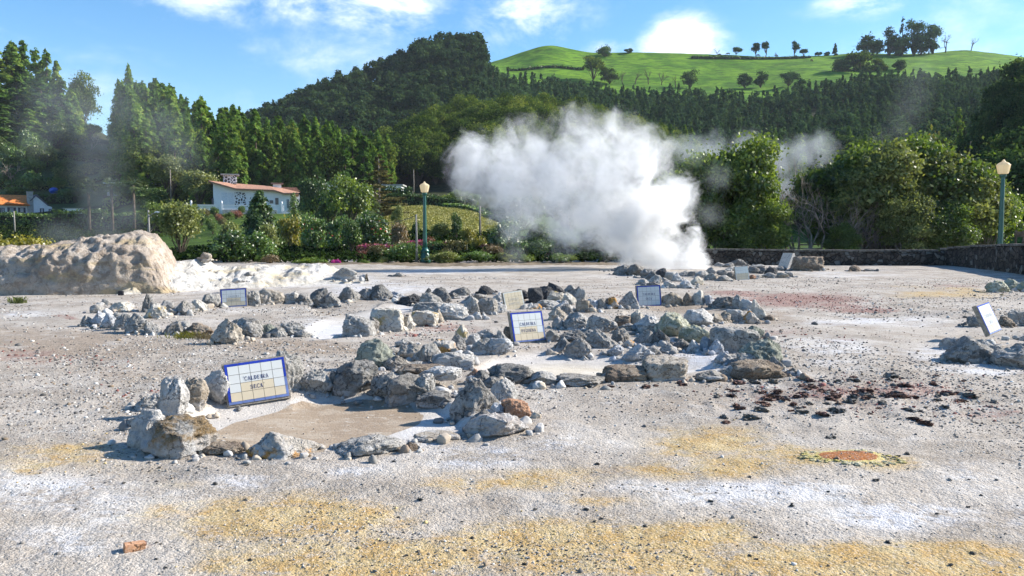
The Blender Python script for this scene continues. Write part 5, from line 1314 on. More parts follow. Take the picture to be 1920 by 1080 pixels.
def shrub(kind, u_, base, w_, h_, d_, lab=None, where=None, grp=None, zfit=True):
    """base row, width and height in photo pixels at distance d_"""
    root = SH[kind]
    if kind in used_sh: root = copy_tree(root)
    used_sh.add(kind)
    hz = {'leafy':1.6,'round':1.6,'dome':1.3,'red':1.2,'bright':1.5,'olive':1.6,'dry':1.5,'yellow':1.6,'camel':1.8,'azal':1.3,'dark':1.7,'pinktop':.7}[kind]
    z = float(H(u_, d_)[0]) if d_ > 43 else float(interp_ground((u_-960)/F*d_, d_)[0])
    top = row_z(base-h_, d_)
    hh = max(top-z, h_*d_/F*.7)
    root.location = ((u_-960)/F*d_, d_, z-.05)
    sx = w_*d_/F/2
    root.scale = (sx, sx, hh/hz); root.rotation_euler = (0, 0, (u_*1.7) % 6.28)
    tag(root, lab or f"{WORD[kind]} shrub {where}", 'shrub', grp)
    return root
FG = 'shrubs along the far edge of the pale field'
for q_ in [('leafy',430,497,90,66,45.5,"large green leafy shrub behind the left part of the sinter bank"),('leafy',478,496,80,62,46.5,"large green leafy shrub right behind the tan perched stone's bank"),('olive',432,456,64,40,52,"olive green shrub showing above the large leafy ones"),('olive',497,470,60,50,50,"loose olive shrub above and right of the large leafy ones"),
   ('dry',508,497,50,22,43.5,"low brown dry shrub at the sinter bank beside the large leafy ones"),('bright',588,503,78,24,43.6,"low bright green shrub behind the right end of the sinter bank"),('pinktop',628,500,26,14,43.2,"small flat shrub topped with pink flowers behind the sinter bank"),
   ('bright',682,501,30,18,43.4,"small spiky bright green shrub right of the pink one"),('dome',707,482,46,26,48,"oval clipped olive-brown shrub left of the big round green one"),('red',680,482,30,16,49,"small reddish clipped shrub left of the oval one"),('olive',716,502,32,22,43.6,"small olive shrub in front of the oval clipped one"),
   ('round',758,503,84,52,44.6,"big round dense green shrub left of the left lamp post"),('olive',826,500,66,30,43.4,"olive shrub at the foot of the left lamp post"),('bright',858,497,60,26,44,"bright green shrub right of the left lamp post"),('dome',838,486,30,22,46,"small brownish dome behind the lamp post's olive shrub"),('round',900,496,56,28,44,"rounded green shrub second right of the lamp post"),
   ('dry',925,492,60,36,46,"greyish dry shrub right of the rounded green one"),('olive',950,496,40,24,44,"small olive shrub at the edge of the thin steam wisp"),('leafy',975,494,50,52,50,"taller leafy shrub behind the thin steam wisp"),('bright',988,497,34,24,43.6,"spiky bright green shrub right of the thin steam wisp"),('dark',1010,480,50,30,50,"dark green shrub behind the spiky bright one"),
   ('red',1030,484,30,16,48,"small reddish shrub left of the big bright tuft"),('bright',1058,496,56,26,43.6,"big bright green tuft left of the steam"),('dark',1096,494,50,22,45,"dark green shrub at the edge of the big steam cloud"),('dark',1135,494,50,24,46,"dark shrub hidden low in the big steam cloud"),('yellow',40,468,110,36,34,"yellow-green shrub behind the rock mound at the left edge"),('yellow',-20,470,60,44,35,"tall yellow-green shrub cut by the left edge"),('yellow',76,466,50,26,36,"small yellow-green shrub at the right end of the yellow clump")]:
    shrub(*q_[:6], lab=q_[6], grp=FG)
MG = 'garden shrubs below the white house'
for q_ in [('yellow',545,450,56,54,72,"rounded yellow-green shrub right of the dark cone-shaped tree"),('camel',590,452,56,52,68,"bushy camellia with red flowers below the white house"),('camel',640,450,60,46,66,"wide camellia with a few red flowers in the middle of the garden"),('dark',660,452,50,40,62,"dark green shrub between two camellias"),
   ('camel',700,448,76,50,64,"large camellia with red flowers left of the wooden pole"),('leafy',688,446,40,52,70,"light green leafy shrub behind the large camellia"),('dry',750,450,56,38,60,"brownish loose shrub left of the wooden pole"),('olive',822,446,50,28,72,"olive shrub in front of the yellow field"),('dark',780,440,20,24,74,"small dark shrub on the yellow field"),('dark',856,446,26,46,72,"upright dark shrub in front of the yellow field"),
   ('yellow',880,450,34,30,66,"yellow-green shrub at the right of the garden"),('yellow',896,462,36,24,58,"second yellow-green shrub lower at the right of the garden"),('red',806,448,24,8,62,"low reddish shrub behind the pink hedges"),('olive',745,414,26,30,95,"small olive shrub at the left corner of the yellow field"),('leafy',960,450,60,46,80,"leafy shrub at the right end of the yellow field"),('olive',930,440,50,20,90,"olive shrub at the lower right of the yellow field"),
   ('leafy',940,480,70,60,56,"large leafy shrub behind the thin steam wisp"),('dark',1010,470,70,50,62,"large dark shrub left of the big steam cloud"),('leafy',1060,470,70,44,66,"leafy shrub behind the left edge of the steam cloud"),('dark',1120,474,80,50,64,"dark shrub behind the foot of the steam cloud"),('dark',1190,478,90,54,62,"dark shrub behind the densest steam")]:
    shrub(*q_[:6], lab=q_[6], grp=MG)
k = 0
DG = 'small clipped shrubs on the lawn before the white house'
for (u_,b_,w_,kd,lab) in [(372,402,30,'olive',"pale oval"),(388,400,18,'dome',"small brownish"),(405,398,22,'dark',"round dark"),(380,410,24,'dark',"low dark"),(396,414,16,'bright',"low bright green"),(412,408,18,'red',"small reddish"),(428,405,24,'bright',"round light green"),(445,402,26,'red',"wide reddish"),(420,418,20,'dome',"low brownish"),(362,396,24,'dark',"leftmost dark"),(400,425,22,'dark',"lower dark"),(455,396,18,'dark',"small dark")]:
    shrub(kd,u_,b_,w_,10,np.interp(b_,[396,425],[139,108]),lab=f"{lab} clipped shrub on the lawn before the white house",grp=DG)
# left slope: shrubs and small trees on the terraces
r = np.random.default_rng(9)
SL = 'shrubs on the terraced left slope'
i_ = 0
tw = ['low by the lowest terrace','beside the palms','above the orange-roofed house','half way up the terraces','high on the terraces']
for (u_,d_,w_,h_,kd) in [(20,205,60,40,'leafy'),(70,200,50,40,'leafy'),(110,205,40,30,'bright'),(30,232,50,50,'leafy'),(75,228,44,44,'bright'),(120,222,46,30,'olive'),(160,215,50,28,'olive'),(205,212,40,26,'olive'),(60,248,44,50,'leafy'),(95,244,40,50,'leafy'),(130,238,40,28,'dark'),(165,236,50,24,'olive'),(210,232,40,24,'dark'),(150,255,60,26,'dark'),(190,252,50,24,'dark'),(110,262,44,40,'leafy'),(230,225,40,40,'dark'),(140,275,50,30,'dark'),(180,285,50,26,'dark'),(235,245,40,50,'dark'),(40,190,60,20,'dark'),(140,190,50,24,'leafy'),(200,186,40,24,'dark'),(250,200,40,40,'dark'),(225,275,44,40,'dark'),(10,250,60,50,'dark')]:
    i_ += 1
    shrub(kd, u_, 436-(float(H(u_, d_)[0])-CAM_Z)*F/d_, w_, h_, d_, lab=f"{WORD[kd]} bush on the terraced left slope above the orange-roofed house", grp=SL+' '+kd)
# middle-distance trees
MT = [make_tree('garden_tree', 701, 'broad', L_OLIV, BARK, h=8, w=6.4, n_leaf=9000, size=.26, K=22, low=.12, twig=1),
      make_tree('garden_tree', 702, 'broad', L_HEDG, BARK, h=8, w=6.0, n_leaf=9000, size=.26, K=26, low=.0, twig=1),
      make_tree('garden_tree', 703, 'broad', L_LAUR, BARK, h=8, w=6.6, n_leaf=9000, size=.26, K=26, low=.0, twig=1)]
mt_used = set()
def mtree(k, u_, top, w_, d_, lab):
    root = MT[k]
    if k in mt_used: root = copy_tree(root)
    mt_used.add(k)
    z = float(H(u_, d_)[0]); hh = max(row_z(top, d_)-z, 2)
    s_ = w_*d_/F/6.2
    root.location = ((u_-960)/F*d_, d_, z-.1); root.scale = (s_, s_, hh/8); root.rotation_euler = (0, 0, (u_*2.3) % 6.28)
    tag(root, lab, 'tree')
mtree(0,340,374,80,57,"olive tree with a bare trunk behind the dark end of the rock mound")
mtree(0,322,290,70,160,"flat-topped brownish olive tree left of the thin wooden pole")
mtree(0,378,318,60,150,"olive tree at the left end of the white house")
mtree(1,592,322,60,120,"dark tree in front of the right wing of the white house")
mtree(2,655,318,78,105,"dense green tree left of the layered cedar")
mtree(1,622,350,56,112,"dark green tree between the house and the layered cedar")
mtree(2,255,330,70,163,"green tree behind the rightmost fan palm")
mtree(2,300,372,60,120,"green tree left of the street lamp pole by the mound")
mtree(1,285,345,60,150,"dark tree behind the street lamp pole by the mound")
mtree(0,235,300,60,185,"olive tree rising behind the fan palms")
mtree(2,80,262,50,238,"light green tree above the orange-roofed house")
mtree(2,118,220,50,262,"light green tree high on the terraces")
mtree(2,868,352,56,140,"pale green rounded tree at the upper right of the yellow field")
mtree(2,842,360,50,145,"green tree behind the left lamp post's globe")
mtree(1,980,360,90,120,"dark tree behind the thin steam wisp")
mtree(1,1060,350,100,130,"dark tree behind the left part of the steam cloud")
mtree(1,1150,350,110,125,"dark tree behind the middle of the steam cloud")
mtree(1,1215,340,110,115,"dark tree behind the right part of the steam cloud")
mtree(1,930,385,60,150,"dark tree at the right of the hedged field")
mtree(2,410,330,34,165,"green tree behind the stone chimney of the white house")
mtree(2,470,326,44,168,"leafy green tree right behind the stone chimney")
mtree(2,520,318,34,168,"light green tree behind the small chimney of the white house")
HEDGES_FAR = []
# cone-shaped conifers
def cone(name, seed, lm, u_, top, w_, d_, lab, n=7000):
    h = max(row_z(top, d_)-float(H(u_, d_)[0]), 2); w = w_*d_/F
    root = make_tree(name, seed, 'conifer', lm, BARK, h=h, w=w, n_leaf=n, size=max(.10, w*.035), K=170, low=.0)
    root.location = at(u_, d_, -.1); tag(root, lab, 'conifer')
for k, (u0, u1, d0, d1, lab) in enumerate([(950, 1092, 545, 552, "dark hedgerow curving across the pasture below the green peak"), (1290, 1510, 588, 590, "dark hedge line along the skyline under the row of trees")]):
    HEDGES_FAR.append((u0, u1, d0, d1, lab))
cone('cypress', 720, L_HEDG, 490, 357, 92, 78, "big dark cone-shaped conifer in front of the white house", 11000)
cone('cypress', 721, L_SHRB, 553, 360, 34, 130, "small cone-shaped conifer at the right end of the white house", 3500)
tb, V = tree_meshes(730, 'layered', h=12.5, w=12.5, n_leaf=15000, size=.26, K=64, low=.10)
ced = link('cedar', None, None); child('trunk', tb.mesh('trunk', True), BARK_L, ced); child('crown', crown_mesh('crown', V), leaf_mat('needles_cedar', (.07,.065,.03), (.15,.14,.06), (.26,.23,.11), .3, 0, .1), ced)
zc_ = float(H(712, 118)[0]); sc_ = (row_z(288, 118)-zc_)/12.5
ced.location = at(712, 118, -.1); ced.scale = (sc_*.95, sc_*.95, sc_); tag(ced, "cedar with flat layered branches above the yellow field", 'cedar')
# palms
def fan_palm(u_, top, base, d_, lab, seed):
    r_ = np.random.default_rng(seed); z0 = float(H(u_, d_)[0]); h = row_z(top+12, d_)-z0
    root = link('fan_palm', None, None); root.location = at(u_, d_, 0)
    m = MB(); m.tube([(0, 0, -.2), (.05, 0, h*.5), (0, 0, h)], [.28, .22, .24], 8); child('trunk', m.mesh('trunk', True), BARK, root)
    P_, N_ = [], []
    Vs, Fs, Rs, n0 = [], [], [], 0
    for k in range(34):
        a = r_.uniform(0, 2*PI); e = r_.uniform(-.7, 1.2); L = r_.uniform(1.1, 1.7)
        dv = np.array([math.cos(a)*math.cos(e), math.sin(a)*math.cos(e), math.sin(e)])
        c_ = np.array([0, 0, h+.1])+dv*L*.55
        sd = np.array([-math.sin(a), math.cos(a), 0])
        for j in range(11):
            b_ = (j-5)/5*1.15; dd = dv*math.cos(b_)+sd*math.sin(b_)
            tip = c_+dd*L*.72*(1-.15*abs(b_)); tip[2] -= .22*L; wv_ = np.cross(dd, [0, 0, 1.0]); wv_ /= np.linalg.norm(wv_)+1e-6
            mid = c_+dd*L*.4
            Vs.append(np.array([c_, mid+wv_*.07, tip, mid-wv_*.07])); Fs.append([n0, n0+1, n0+2, n0+3]); n0 += 4; Rs.append(r_.random())
    child('frond', crown_mesh('frond', (np.concatenate(Vs), np.array(Fs), np.array(Rs))), L_PALM, root)
    tag(root, lab, 'palm')
fan_palm(170, 338, 400, 128, "leftmost fan palm in the hazy steam right of the orange-roofed house", 1)
fan_palm(213, 338, 400, 128, "middle one of the three fan palms in the left garden", 2)
fan_palm(254, 336, 395, 128, "rightmost of the three fan palms, in front of the tall green tree", 3)
fan_palm(693, 375, 400, 112, "short thick palm at the foot of the layered cedar", 4)
def date_palm(u_, d_, hrow, lab):
    r_ = np.random.default_rng(88); z0 = float(H(u_, d_)[0]); h = row_z(hrow, d_)-z0
    root = link('date_palm', None, None); root.location = at(u_, d_, 0)
    m = MB(); m.tube([(0, 0, -.3), (.1, 0, h*.5), (0, 0, h)], [.45, .38, .42], 10); child('trunk', m.mesh('trunk', True), BARK, root)
    Vs, Fs, Rs, n0 = [], [], [], 0
    for k in range(46):
        a = r_.uniform(0, 2*PI); e = r_.uniform(-.2, 1.3); L = r_.uniform(3.4, 4.6)
        d2 = np.array([math.cos(a), math.sin(a), 0])
        q0 = np.array([0, 0, h])
        for j in range(18):
            s_ = (j+1)/18; pt = q0+d2*L*s_*math.cos(e)*.95+np.array([0, 0, L*(math.sin(e)*s_-.75*s_*s_)])
            for sg in (-1, 1):
                sd = np.array([-math.sin(a)*sg, math.cos(a)*sg, -.55]); tip = pt+sd*.55*(1-.5*s_)+d2*.25
                Vs.append(np.array([pt, pt+d2*.12, tip, pt-d2*.03])); Fs.append([n0, n0+1, n0+2, n0+3]); n0 += 4; Rs.append(r_.random())
    child('frond', crown_mesh('frond', (np.concatenate(Vs), np.array(Fs), np.array(Rs))), L_PALM, root)
    tag(root, lab, 'palm')
date_palm(-14, 128, 262, "tall date palm with drooping fronds cut by the left edge")
BT = make_tree('bare_tree', 740, 'bare', None, TWIG, h=9, low=1)
put(BT, 30, 205, 1.1, "reddish brown leafless tree behind the date palm", None, 0, True)
put(BT, 276, 118, .42, "small leafless tree beside the street lamp pole by the mound", None, 2)
put(BT, 178, 262, 1.0, "pale leafless tree in the dip of the left skyline", None, 1)

# ---- hedges
def hedge(u0, u1, d0, d1, h, depth, lm, lab, cat='hedge', n=None, top=None, size=.2, flowers=None, rows=None):
    """clipped hedge from column u0 to u1"""
    r_ = np.random.default_rng(int(abs(u0*7+u1))+5)
    a = np.array(at(u0, d0)); b = np.array(at(u1, d1)); L = np.linalg.norm((b-a)[:2]); dv = (b-a)/L; nv_ = np.array([dv[1], -dv[0], 0]); nv_ /= np.linalg.norm(nv_)
    n = n or int(min(9000, L*(2*h+depth)/size**2*1.1))
    t_ = r_.random(n); face = r_.random(n); A_ = np.array([h, depth, h*.6]); A_ = A_/A_.sum()
    pts = a+(t_*L)[:, None]*dv
    x_ = pts[:, 0]; z_ = H(x_/pts[:, 1]*F+960, pts[:, 1]); pts[:, 2] = z_
    hh = h*(1+.06*np.sin(t_*L*1.7)+.04*r_.normal(size=n))
    N_ = np.zeros((n, 3)); off = np.zeros(n); zz = np.zeros(n)
    f0 = face < A_[0]; f1 = (face >= A_[0]) & (face < A_[0]+A_[1]); f2 = face >= A_[0]+A_[1]
    zz[f0] = hh[f0]*r_.random(f0.sum()); off[f0] = depth*.5; N_[f0] = nv_
    zz[f1] = hh[f1]; off[f1] = depth*(r_.random(f1.sum())-.5); N_[f1] = (0, 0, 1)
    zz[f2] = hh[f2]*r_.random(f2.sum()); off[f2] = -depth*.5; N_[f2] = -nv_
    pts = pts+nv_*off[:, None]+np.array([0, 0, 1.0])*zz[:, None]+r_.normal(size=(n, 3))*size*.35
    rnd = np.clip(.35+.3*fbm(pts*.8, 2)+.5*(r_.random(n)-.3), 0, 1)
    root = link('hedge', None, None)
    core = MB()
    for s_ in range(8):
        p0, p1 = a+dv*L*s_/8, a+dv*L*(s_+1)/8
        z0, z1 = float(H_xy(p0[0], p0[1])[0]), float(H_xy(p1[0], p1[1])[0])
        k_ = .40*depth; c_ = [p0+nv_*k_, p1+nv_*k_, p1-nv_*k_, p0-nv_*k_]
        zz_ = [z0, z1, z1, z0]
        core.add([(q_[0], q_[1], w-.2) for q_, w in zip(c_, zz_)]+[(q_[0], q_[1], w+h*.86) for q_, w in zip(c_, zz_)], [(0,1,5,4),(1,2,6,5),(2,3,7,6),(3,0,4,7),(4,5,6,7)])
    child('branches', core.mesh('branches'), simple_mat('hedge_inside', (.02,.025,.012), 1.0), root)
    V = leaves(pts, N_, size*r_.uniform(.7, 1.3, n), rnd, r_, .7)
    child('foliage', crown_mesh('foliage', V), lm, root)
    if flowers is not None:
        m = int(n*flowers[1]); ii = r_.choice(np.where(f1 | (zz > h*.8))[0], m); ok = fbm(pts[ii]*.9+7, 2) > -.1
        pp = pts[ii][ok]+np.array([0, 0, size*.4]); child('blossom', crown_mesh('blossom', leaves(pp, np.tile([0, 0, 1.0], (len(pp), 1)), size*.9, r_.random(len(pp)), r_, .6, 1.1)), flowers[0], root)
    tag(root, lab, cat); return root
hedge(672,748,51,51,.95,1.2,L_REDD,"dark reddish hedge topped with magenta flowers left of the wooden pole",size=.09,flowers=(L_PINK,.35))
hedge(766,800,50,50,1.15,1.2,L_REDD,"short hedge topped with bright magenta flowers at the left lamp post",size=.09,flowers=(L_PINK,.4))
hedge(802,832,50.2,50.2,1.1,1.3,L_SHRB,"short green hedge section right behind the left lamp post",size=.09)
hedge(833,876,50,50,1.15,1.2,L_DOME,"brownish hedge with a few magenta flowers right of the left lamp post",size=.09,flowers=(L_PINK,.10))
hedge(905,940,56,58,.8,1.2,L_REDD,"low dark reddish hedge right of the yellow field",size=.1)
hedge(-60,112,140,140,2.2,2.6,L_HEDG,"long dark hedge in front of the orange-roofed house",size=.3)
hedge(112,205,141,139,2.9,2.6,L_HEDG,"dark hedge continuing right of the orange-roofed house",size=.3)
hedge(205,300,136,132,2.4,2.4,L_HEDG,"dark hedge behind the street lamp by the mound",size=.3)
hedge(200,272,163,163,2.3,2.0,L_BRIT,"sunlit clipped hedge behind the palm trunks",size=.3)
hedge(-40,145,186,184,1.7,1.8,L_HEDG,"clipped hedge on the lowest terrace above the orange-roofed house",size=.34)
hedge(-30,230,206,204,1.4,1.8,L_OLIV,"long hedge on the second terrace of the left slope",size=.34)
hedge(95,235,222,220,1.2,1.8,L_HEDG,"hedge on the third terrace of the left slope",size=.34)
hedge(105,235,238,236,1.2,1.8,L_OLIV,"hedge on the fourth terrace of the left slope",size=.34)
hedge(110,225,254,252,1.2,1.8,L_HEDG,"hedge on the highest terrace of the left slope",size=.34)
hedge(690,775,150,150,2.5,2.4,L_HEDG,"tall clipped hedge block above the yellow field",size=.28)
hedge(690,872,139,137,1.8,2.0,L_HEDG,"long dark clipped hedge at the top of the yellow field",size=.28)
hedge(836,942,134,118,.7,1.4,L_SHRB,"thin green hedge curving down the right edge of the yellow field",size=.24)
hedge(612,690,136,134,2.2,2.0,L_BRIT,"sunlit yellow-green hedge right of the white house",size=.26)
for u0, u1, d0, d1, lab in HEDGES_FAR: hedge(u0, u1, d0, d1, 1.3, 2.5, L_HEDG, lab, 'hedgerow', size=.9)
# grass tufts: low plant by the tall tan rock, and at the mound foot
def tuft(u_, py_, w_, n, hgt, lm, lab, seed):
    r_ = np.random.default_rng(seed); g0 = G(u_, py_)
    Vs, Rs = [], []
    W_ = w_*m_per_px(g0[1])
    for k in range(n):
        x_, y_ = g0[0]+r_.normal()*W_*.28, g0[1]+r_.normal()*W_*.18; z_ = float(interp_ground(x_, y_)[0])
        h_ = hgt*r_.uniform(.4, 1.2); dx, dy = r_.normal()*.4*h_, r_.normal()*.4*h_; w2 = hgt*.05
        Vs.append([(x_-w2, y_, z_), (x_+w2, y_, z_), (x_+dx*.5+w2*.7, y_+dy*.5, z_+h_*.7), (x_+dx, y_+dy, z_+h_)]); Rs.append(r_.random())
    V = np.array(Vs).reshape(-1, 3); link('weeds', mesh_np('weeds', V, np.arange(len(V)).reshape(-1, 4), False, {'rnd': ('FACE', Rs)}), lm, None, None, lab, 'weeds')
tuft(350, 634, 60, 220, .09, L_YELO, "yellow-green weeds left of the tall tan rock", 1)
tuft(385, 636, 50, 200, .08, L_DRY, "dry brown weeds at the foot of the tall tan rock", 2)
tuft(34, 570, 26, 120, .16, L_OLIV, "small grass tuft at the foot of the huge rock mound", 3)

# ground cover added in the hollow, shade put into its leaf colour, crop on the yellow field
def cover(name, u0, u1, d0, d1, n, size, hgt, lm, lab, cat, seed, cond=None):
    r_ = np.random.default_rng(seed)
    d = np.sqrt(r_.uniform(d0*d0, d1*d1, n)); u = r_.uniform(u0, u1, n)
    if cond is not None: k_ = cond(u, d); u, d = u[k_], d[k_]
    n = len(u); z = H(u, d)+hgt*r_.random(n)**.6*(1+.7*fbm(np.stack([u*.03, d*.5, d*0], 1), 2))
    pts = np.stack([(u-960)/F*d, d, z], 1)
    V = leaves(pts, np.tile([0, 0, 1.0], (n, 1)), size*r_.uniform(.6, 1.3, n), r_.random(n), r_, 1.1)
    link(name, crown_mesh(name, V), lm, None, None, lab, cat, kind='stuff')
cover('undergrowth', -120, 1330, 43.5, 136, 130000, .22, .5, leaf_mat('leaf_undergrowth_shade', (.006,.013,.005), (.016,.030,.010), (.04,.065,.015), .15, 0, .1), "dark low undergrowth filling the shaded hollow behind the field", 'undergrowth', 4, lambda u, d: (d < 84) | (u < 300))
cover('crop', 705, 945, 84, 134, 60000, .16, .25, L_DRY2, "pale yellow-green leafy crop covering the sloping field", 'crop', 5, lambda u, d: np.exp(-(((u-830)/120)**4+((d-108)/30)**4)) > .35)
# ------------------------------------------------------------------ tile signs
TILE_W = simple_mat('tile_white', (.60,.605,.58), .18, 0, .03, 3, .02, .5)
TILE_C = simple_mat('tile_cream', (.60,.51,.36), .2, 0, .05, 3, .02, .5)
TILE_G = simple_mat('tile_grey', (.62,.64,.60), .3, 0, .08, 3, .05, .4)
TILE_B = simple_mat('tile_blue', (.022,.045,.34), .2, 0, .2, 6, .02, .5)
TILE_P = simple_mat('tile_pale_blue', (.13,.18,.38), .3, 0, .2, 6, .05, .4)
GROUT = simple_mat('grout', (.17,.15,.14), .9)
CEM = simple_mat('cement_frame', (.27,.24,.20), .95, 0, .3, 22, .6, .1)
INK = simple_mat('letter_ink', (.02,.03,.12), .4, 0, .1)
def arc(cx, cy, rx, ry, a0, a1, n=8): return [(cx+rx*math.cos(math.radians(a0+(a1-a0)*i/n)), cy+ry*math.sin(math.radians(a0+(a1-a0)*i/n))) for i in range(n+1)]
TK, TN = .17, .07
GLY = {   # strokes: (polyline, width); cell 0.8 x 1
 'C': [(arc(.42,.5,.34,.48,48,312,12), .13), ([(.68,.98),(.68,.70)], .05), ([(.68,.3),(.68,.02)], .05)],
 'A': [([(.36,1),(.12,0)], .07), ([(.38,1),(.66,0)], TK), ([(.2,.34),(.56,.34)], TN), ([(.0,.03),(.24,.03)], .06), ([(.52,.03),(.8,.03)], .06)],
 'L': [([(.2,0),(.2,1)], TK), ([(.05,.03),(.66,.03)], .07), ([(.66,0),(.66,.3)], .06), ([(.05,.97),(.38,.97)], .06)],
 'D': [([(.2,0),(.2,1)], TK), (arc(.24,.5,.44,.46,-90,90,10), .12), ([(.05,.97),(.3,.97)], .06), ([(.05,.03),(.3,.03)], .06)],
 'E': [([(.2,0),(.2,1)], TK), ([(.05,.97),(.66,.97)], .07), ([(.05,.03),(.68,.03)], .07), ([(.2,.52),(.5,.52)], .07), ([(.66,1),(.66,.76)], .06), ([(.68,0),(.68,.26)], .06), ([(.5,.4),(.5,.64)], .05)],
 'I': [([(.3,0),(.3,1)], TK), ([(.12,.97),(.48,.97)], .06), ([(.12,.03),(.48,.03)], .06)],
 'R': [([(.2,0),(.2,1)], TK), (arc(.26,.74,.34,.23,-90,90,8), .1), ([(.26,.51),(.62,.02)], TK*.9), ([(.05,.97),(.3,.97)], .06), ([(.05,.03),(.36,.03)], .06), ([(.56,.03),(.8,.03)], .06)],
 'P': [([(.2,0),(.2,1)], TK), (arc(.26,.72,.36,.25,-90,90,8), .1), ([(.05,.97),(.3,.97)], .06), ([(.05,.03),(.38,.03)], .06)],
 'S': [(arc(.36,.74,.24,.22,30,270,8)+arc(.38,.26,.27,.24,90,-150,8), .13), ([(.6,.98),(.6,.72)], .05), ([(.1,.28),(.1,.02)], .05)],
 'Q': [(arc(.4,.5,.34,.48,0,360,16), .12), ([(.36,.2),(.74,-.12)], .12)],
 'U': [([(.18,1),(.18,.35)]+arc(.42,.33,.24,.30,180,360,8)+[(.66,.35),(.66,1)], .11), ([(.02,.97),(.34,.97)], .06), ([(.52,.97),(.8,.97)], .06)],
 'N': [([(.16,0),(.16,1)], .07), ([(.16,1),(.64,0)], TK), ([(.64,0),(.64,1)], .07), ([(.0,.97),(.2,.97)], .06), ([(.5,.97),(.78,.97)], .06), ([(.04,.03),(.3,.03)], .06)],
 'B': [([(.2,0),(.2,1)], TK), (arc(.26,.75,.3,.22,-90,90,8), .1), (arc(.26,.27,.38,.25,-90,90,8), .11), ([(.05,.97),(.3,.97)], .06), ([(.05,.03),(.3,.03)], .06)],
 'T': [([(.4,0),(.4,1)], TK), ([(.08,.97),(.72,.97)], .07), ([(.08,1),(.08,.78)], .06), ([(.72,1),(.72,.78)], .06), ([(.22,.03),(.58,.03)], .06)],
 '"': [([(.12,1.1),(.18,.86)], .07), ([(.30,1.1),(.34,.86)], .07)],
}
def letters(mb, txt, cx, cz, h, y, k=1.0, track=.92):
    wd = {'I': .62, '"': .45}
    tw = sum(wd.get(c_, track) for c_ in txt)*h*k
    x = cx-tw/2
    for c_ in txt:
        for pl, w in GLY[c_]:
            for (a0, b0), (a1, b1) in zip(pl[:-1], pl[1:]):
                dx, dz = (a1-a0)*k, b1-b0; L = math.hypot(dx, dz) or 1
                ox, oz = -dz/L*w/2, dx/L*w/2; ex, ez = dx/L*w*.15, dz/L*w*.15
                X = lambda q_: x+q_*h; Z = lambda q_: cz+q_*h
                a0k, a1k = a0*k, a1*k
                mb.add([(X(a0k-ex+ox), y, Z(b0-ez+oz)), (X(a0k-ex-ox), y, Z(b0-ez-oz)), (X(a1k+ex-ox), y, Z(b1+ez-oz)), (X(a1k+ex+ox), y, Z(b1+ez+oz))], [(0, 1, 2, 3)])
        x += wd.get(c_, track)*h*k
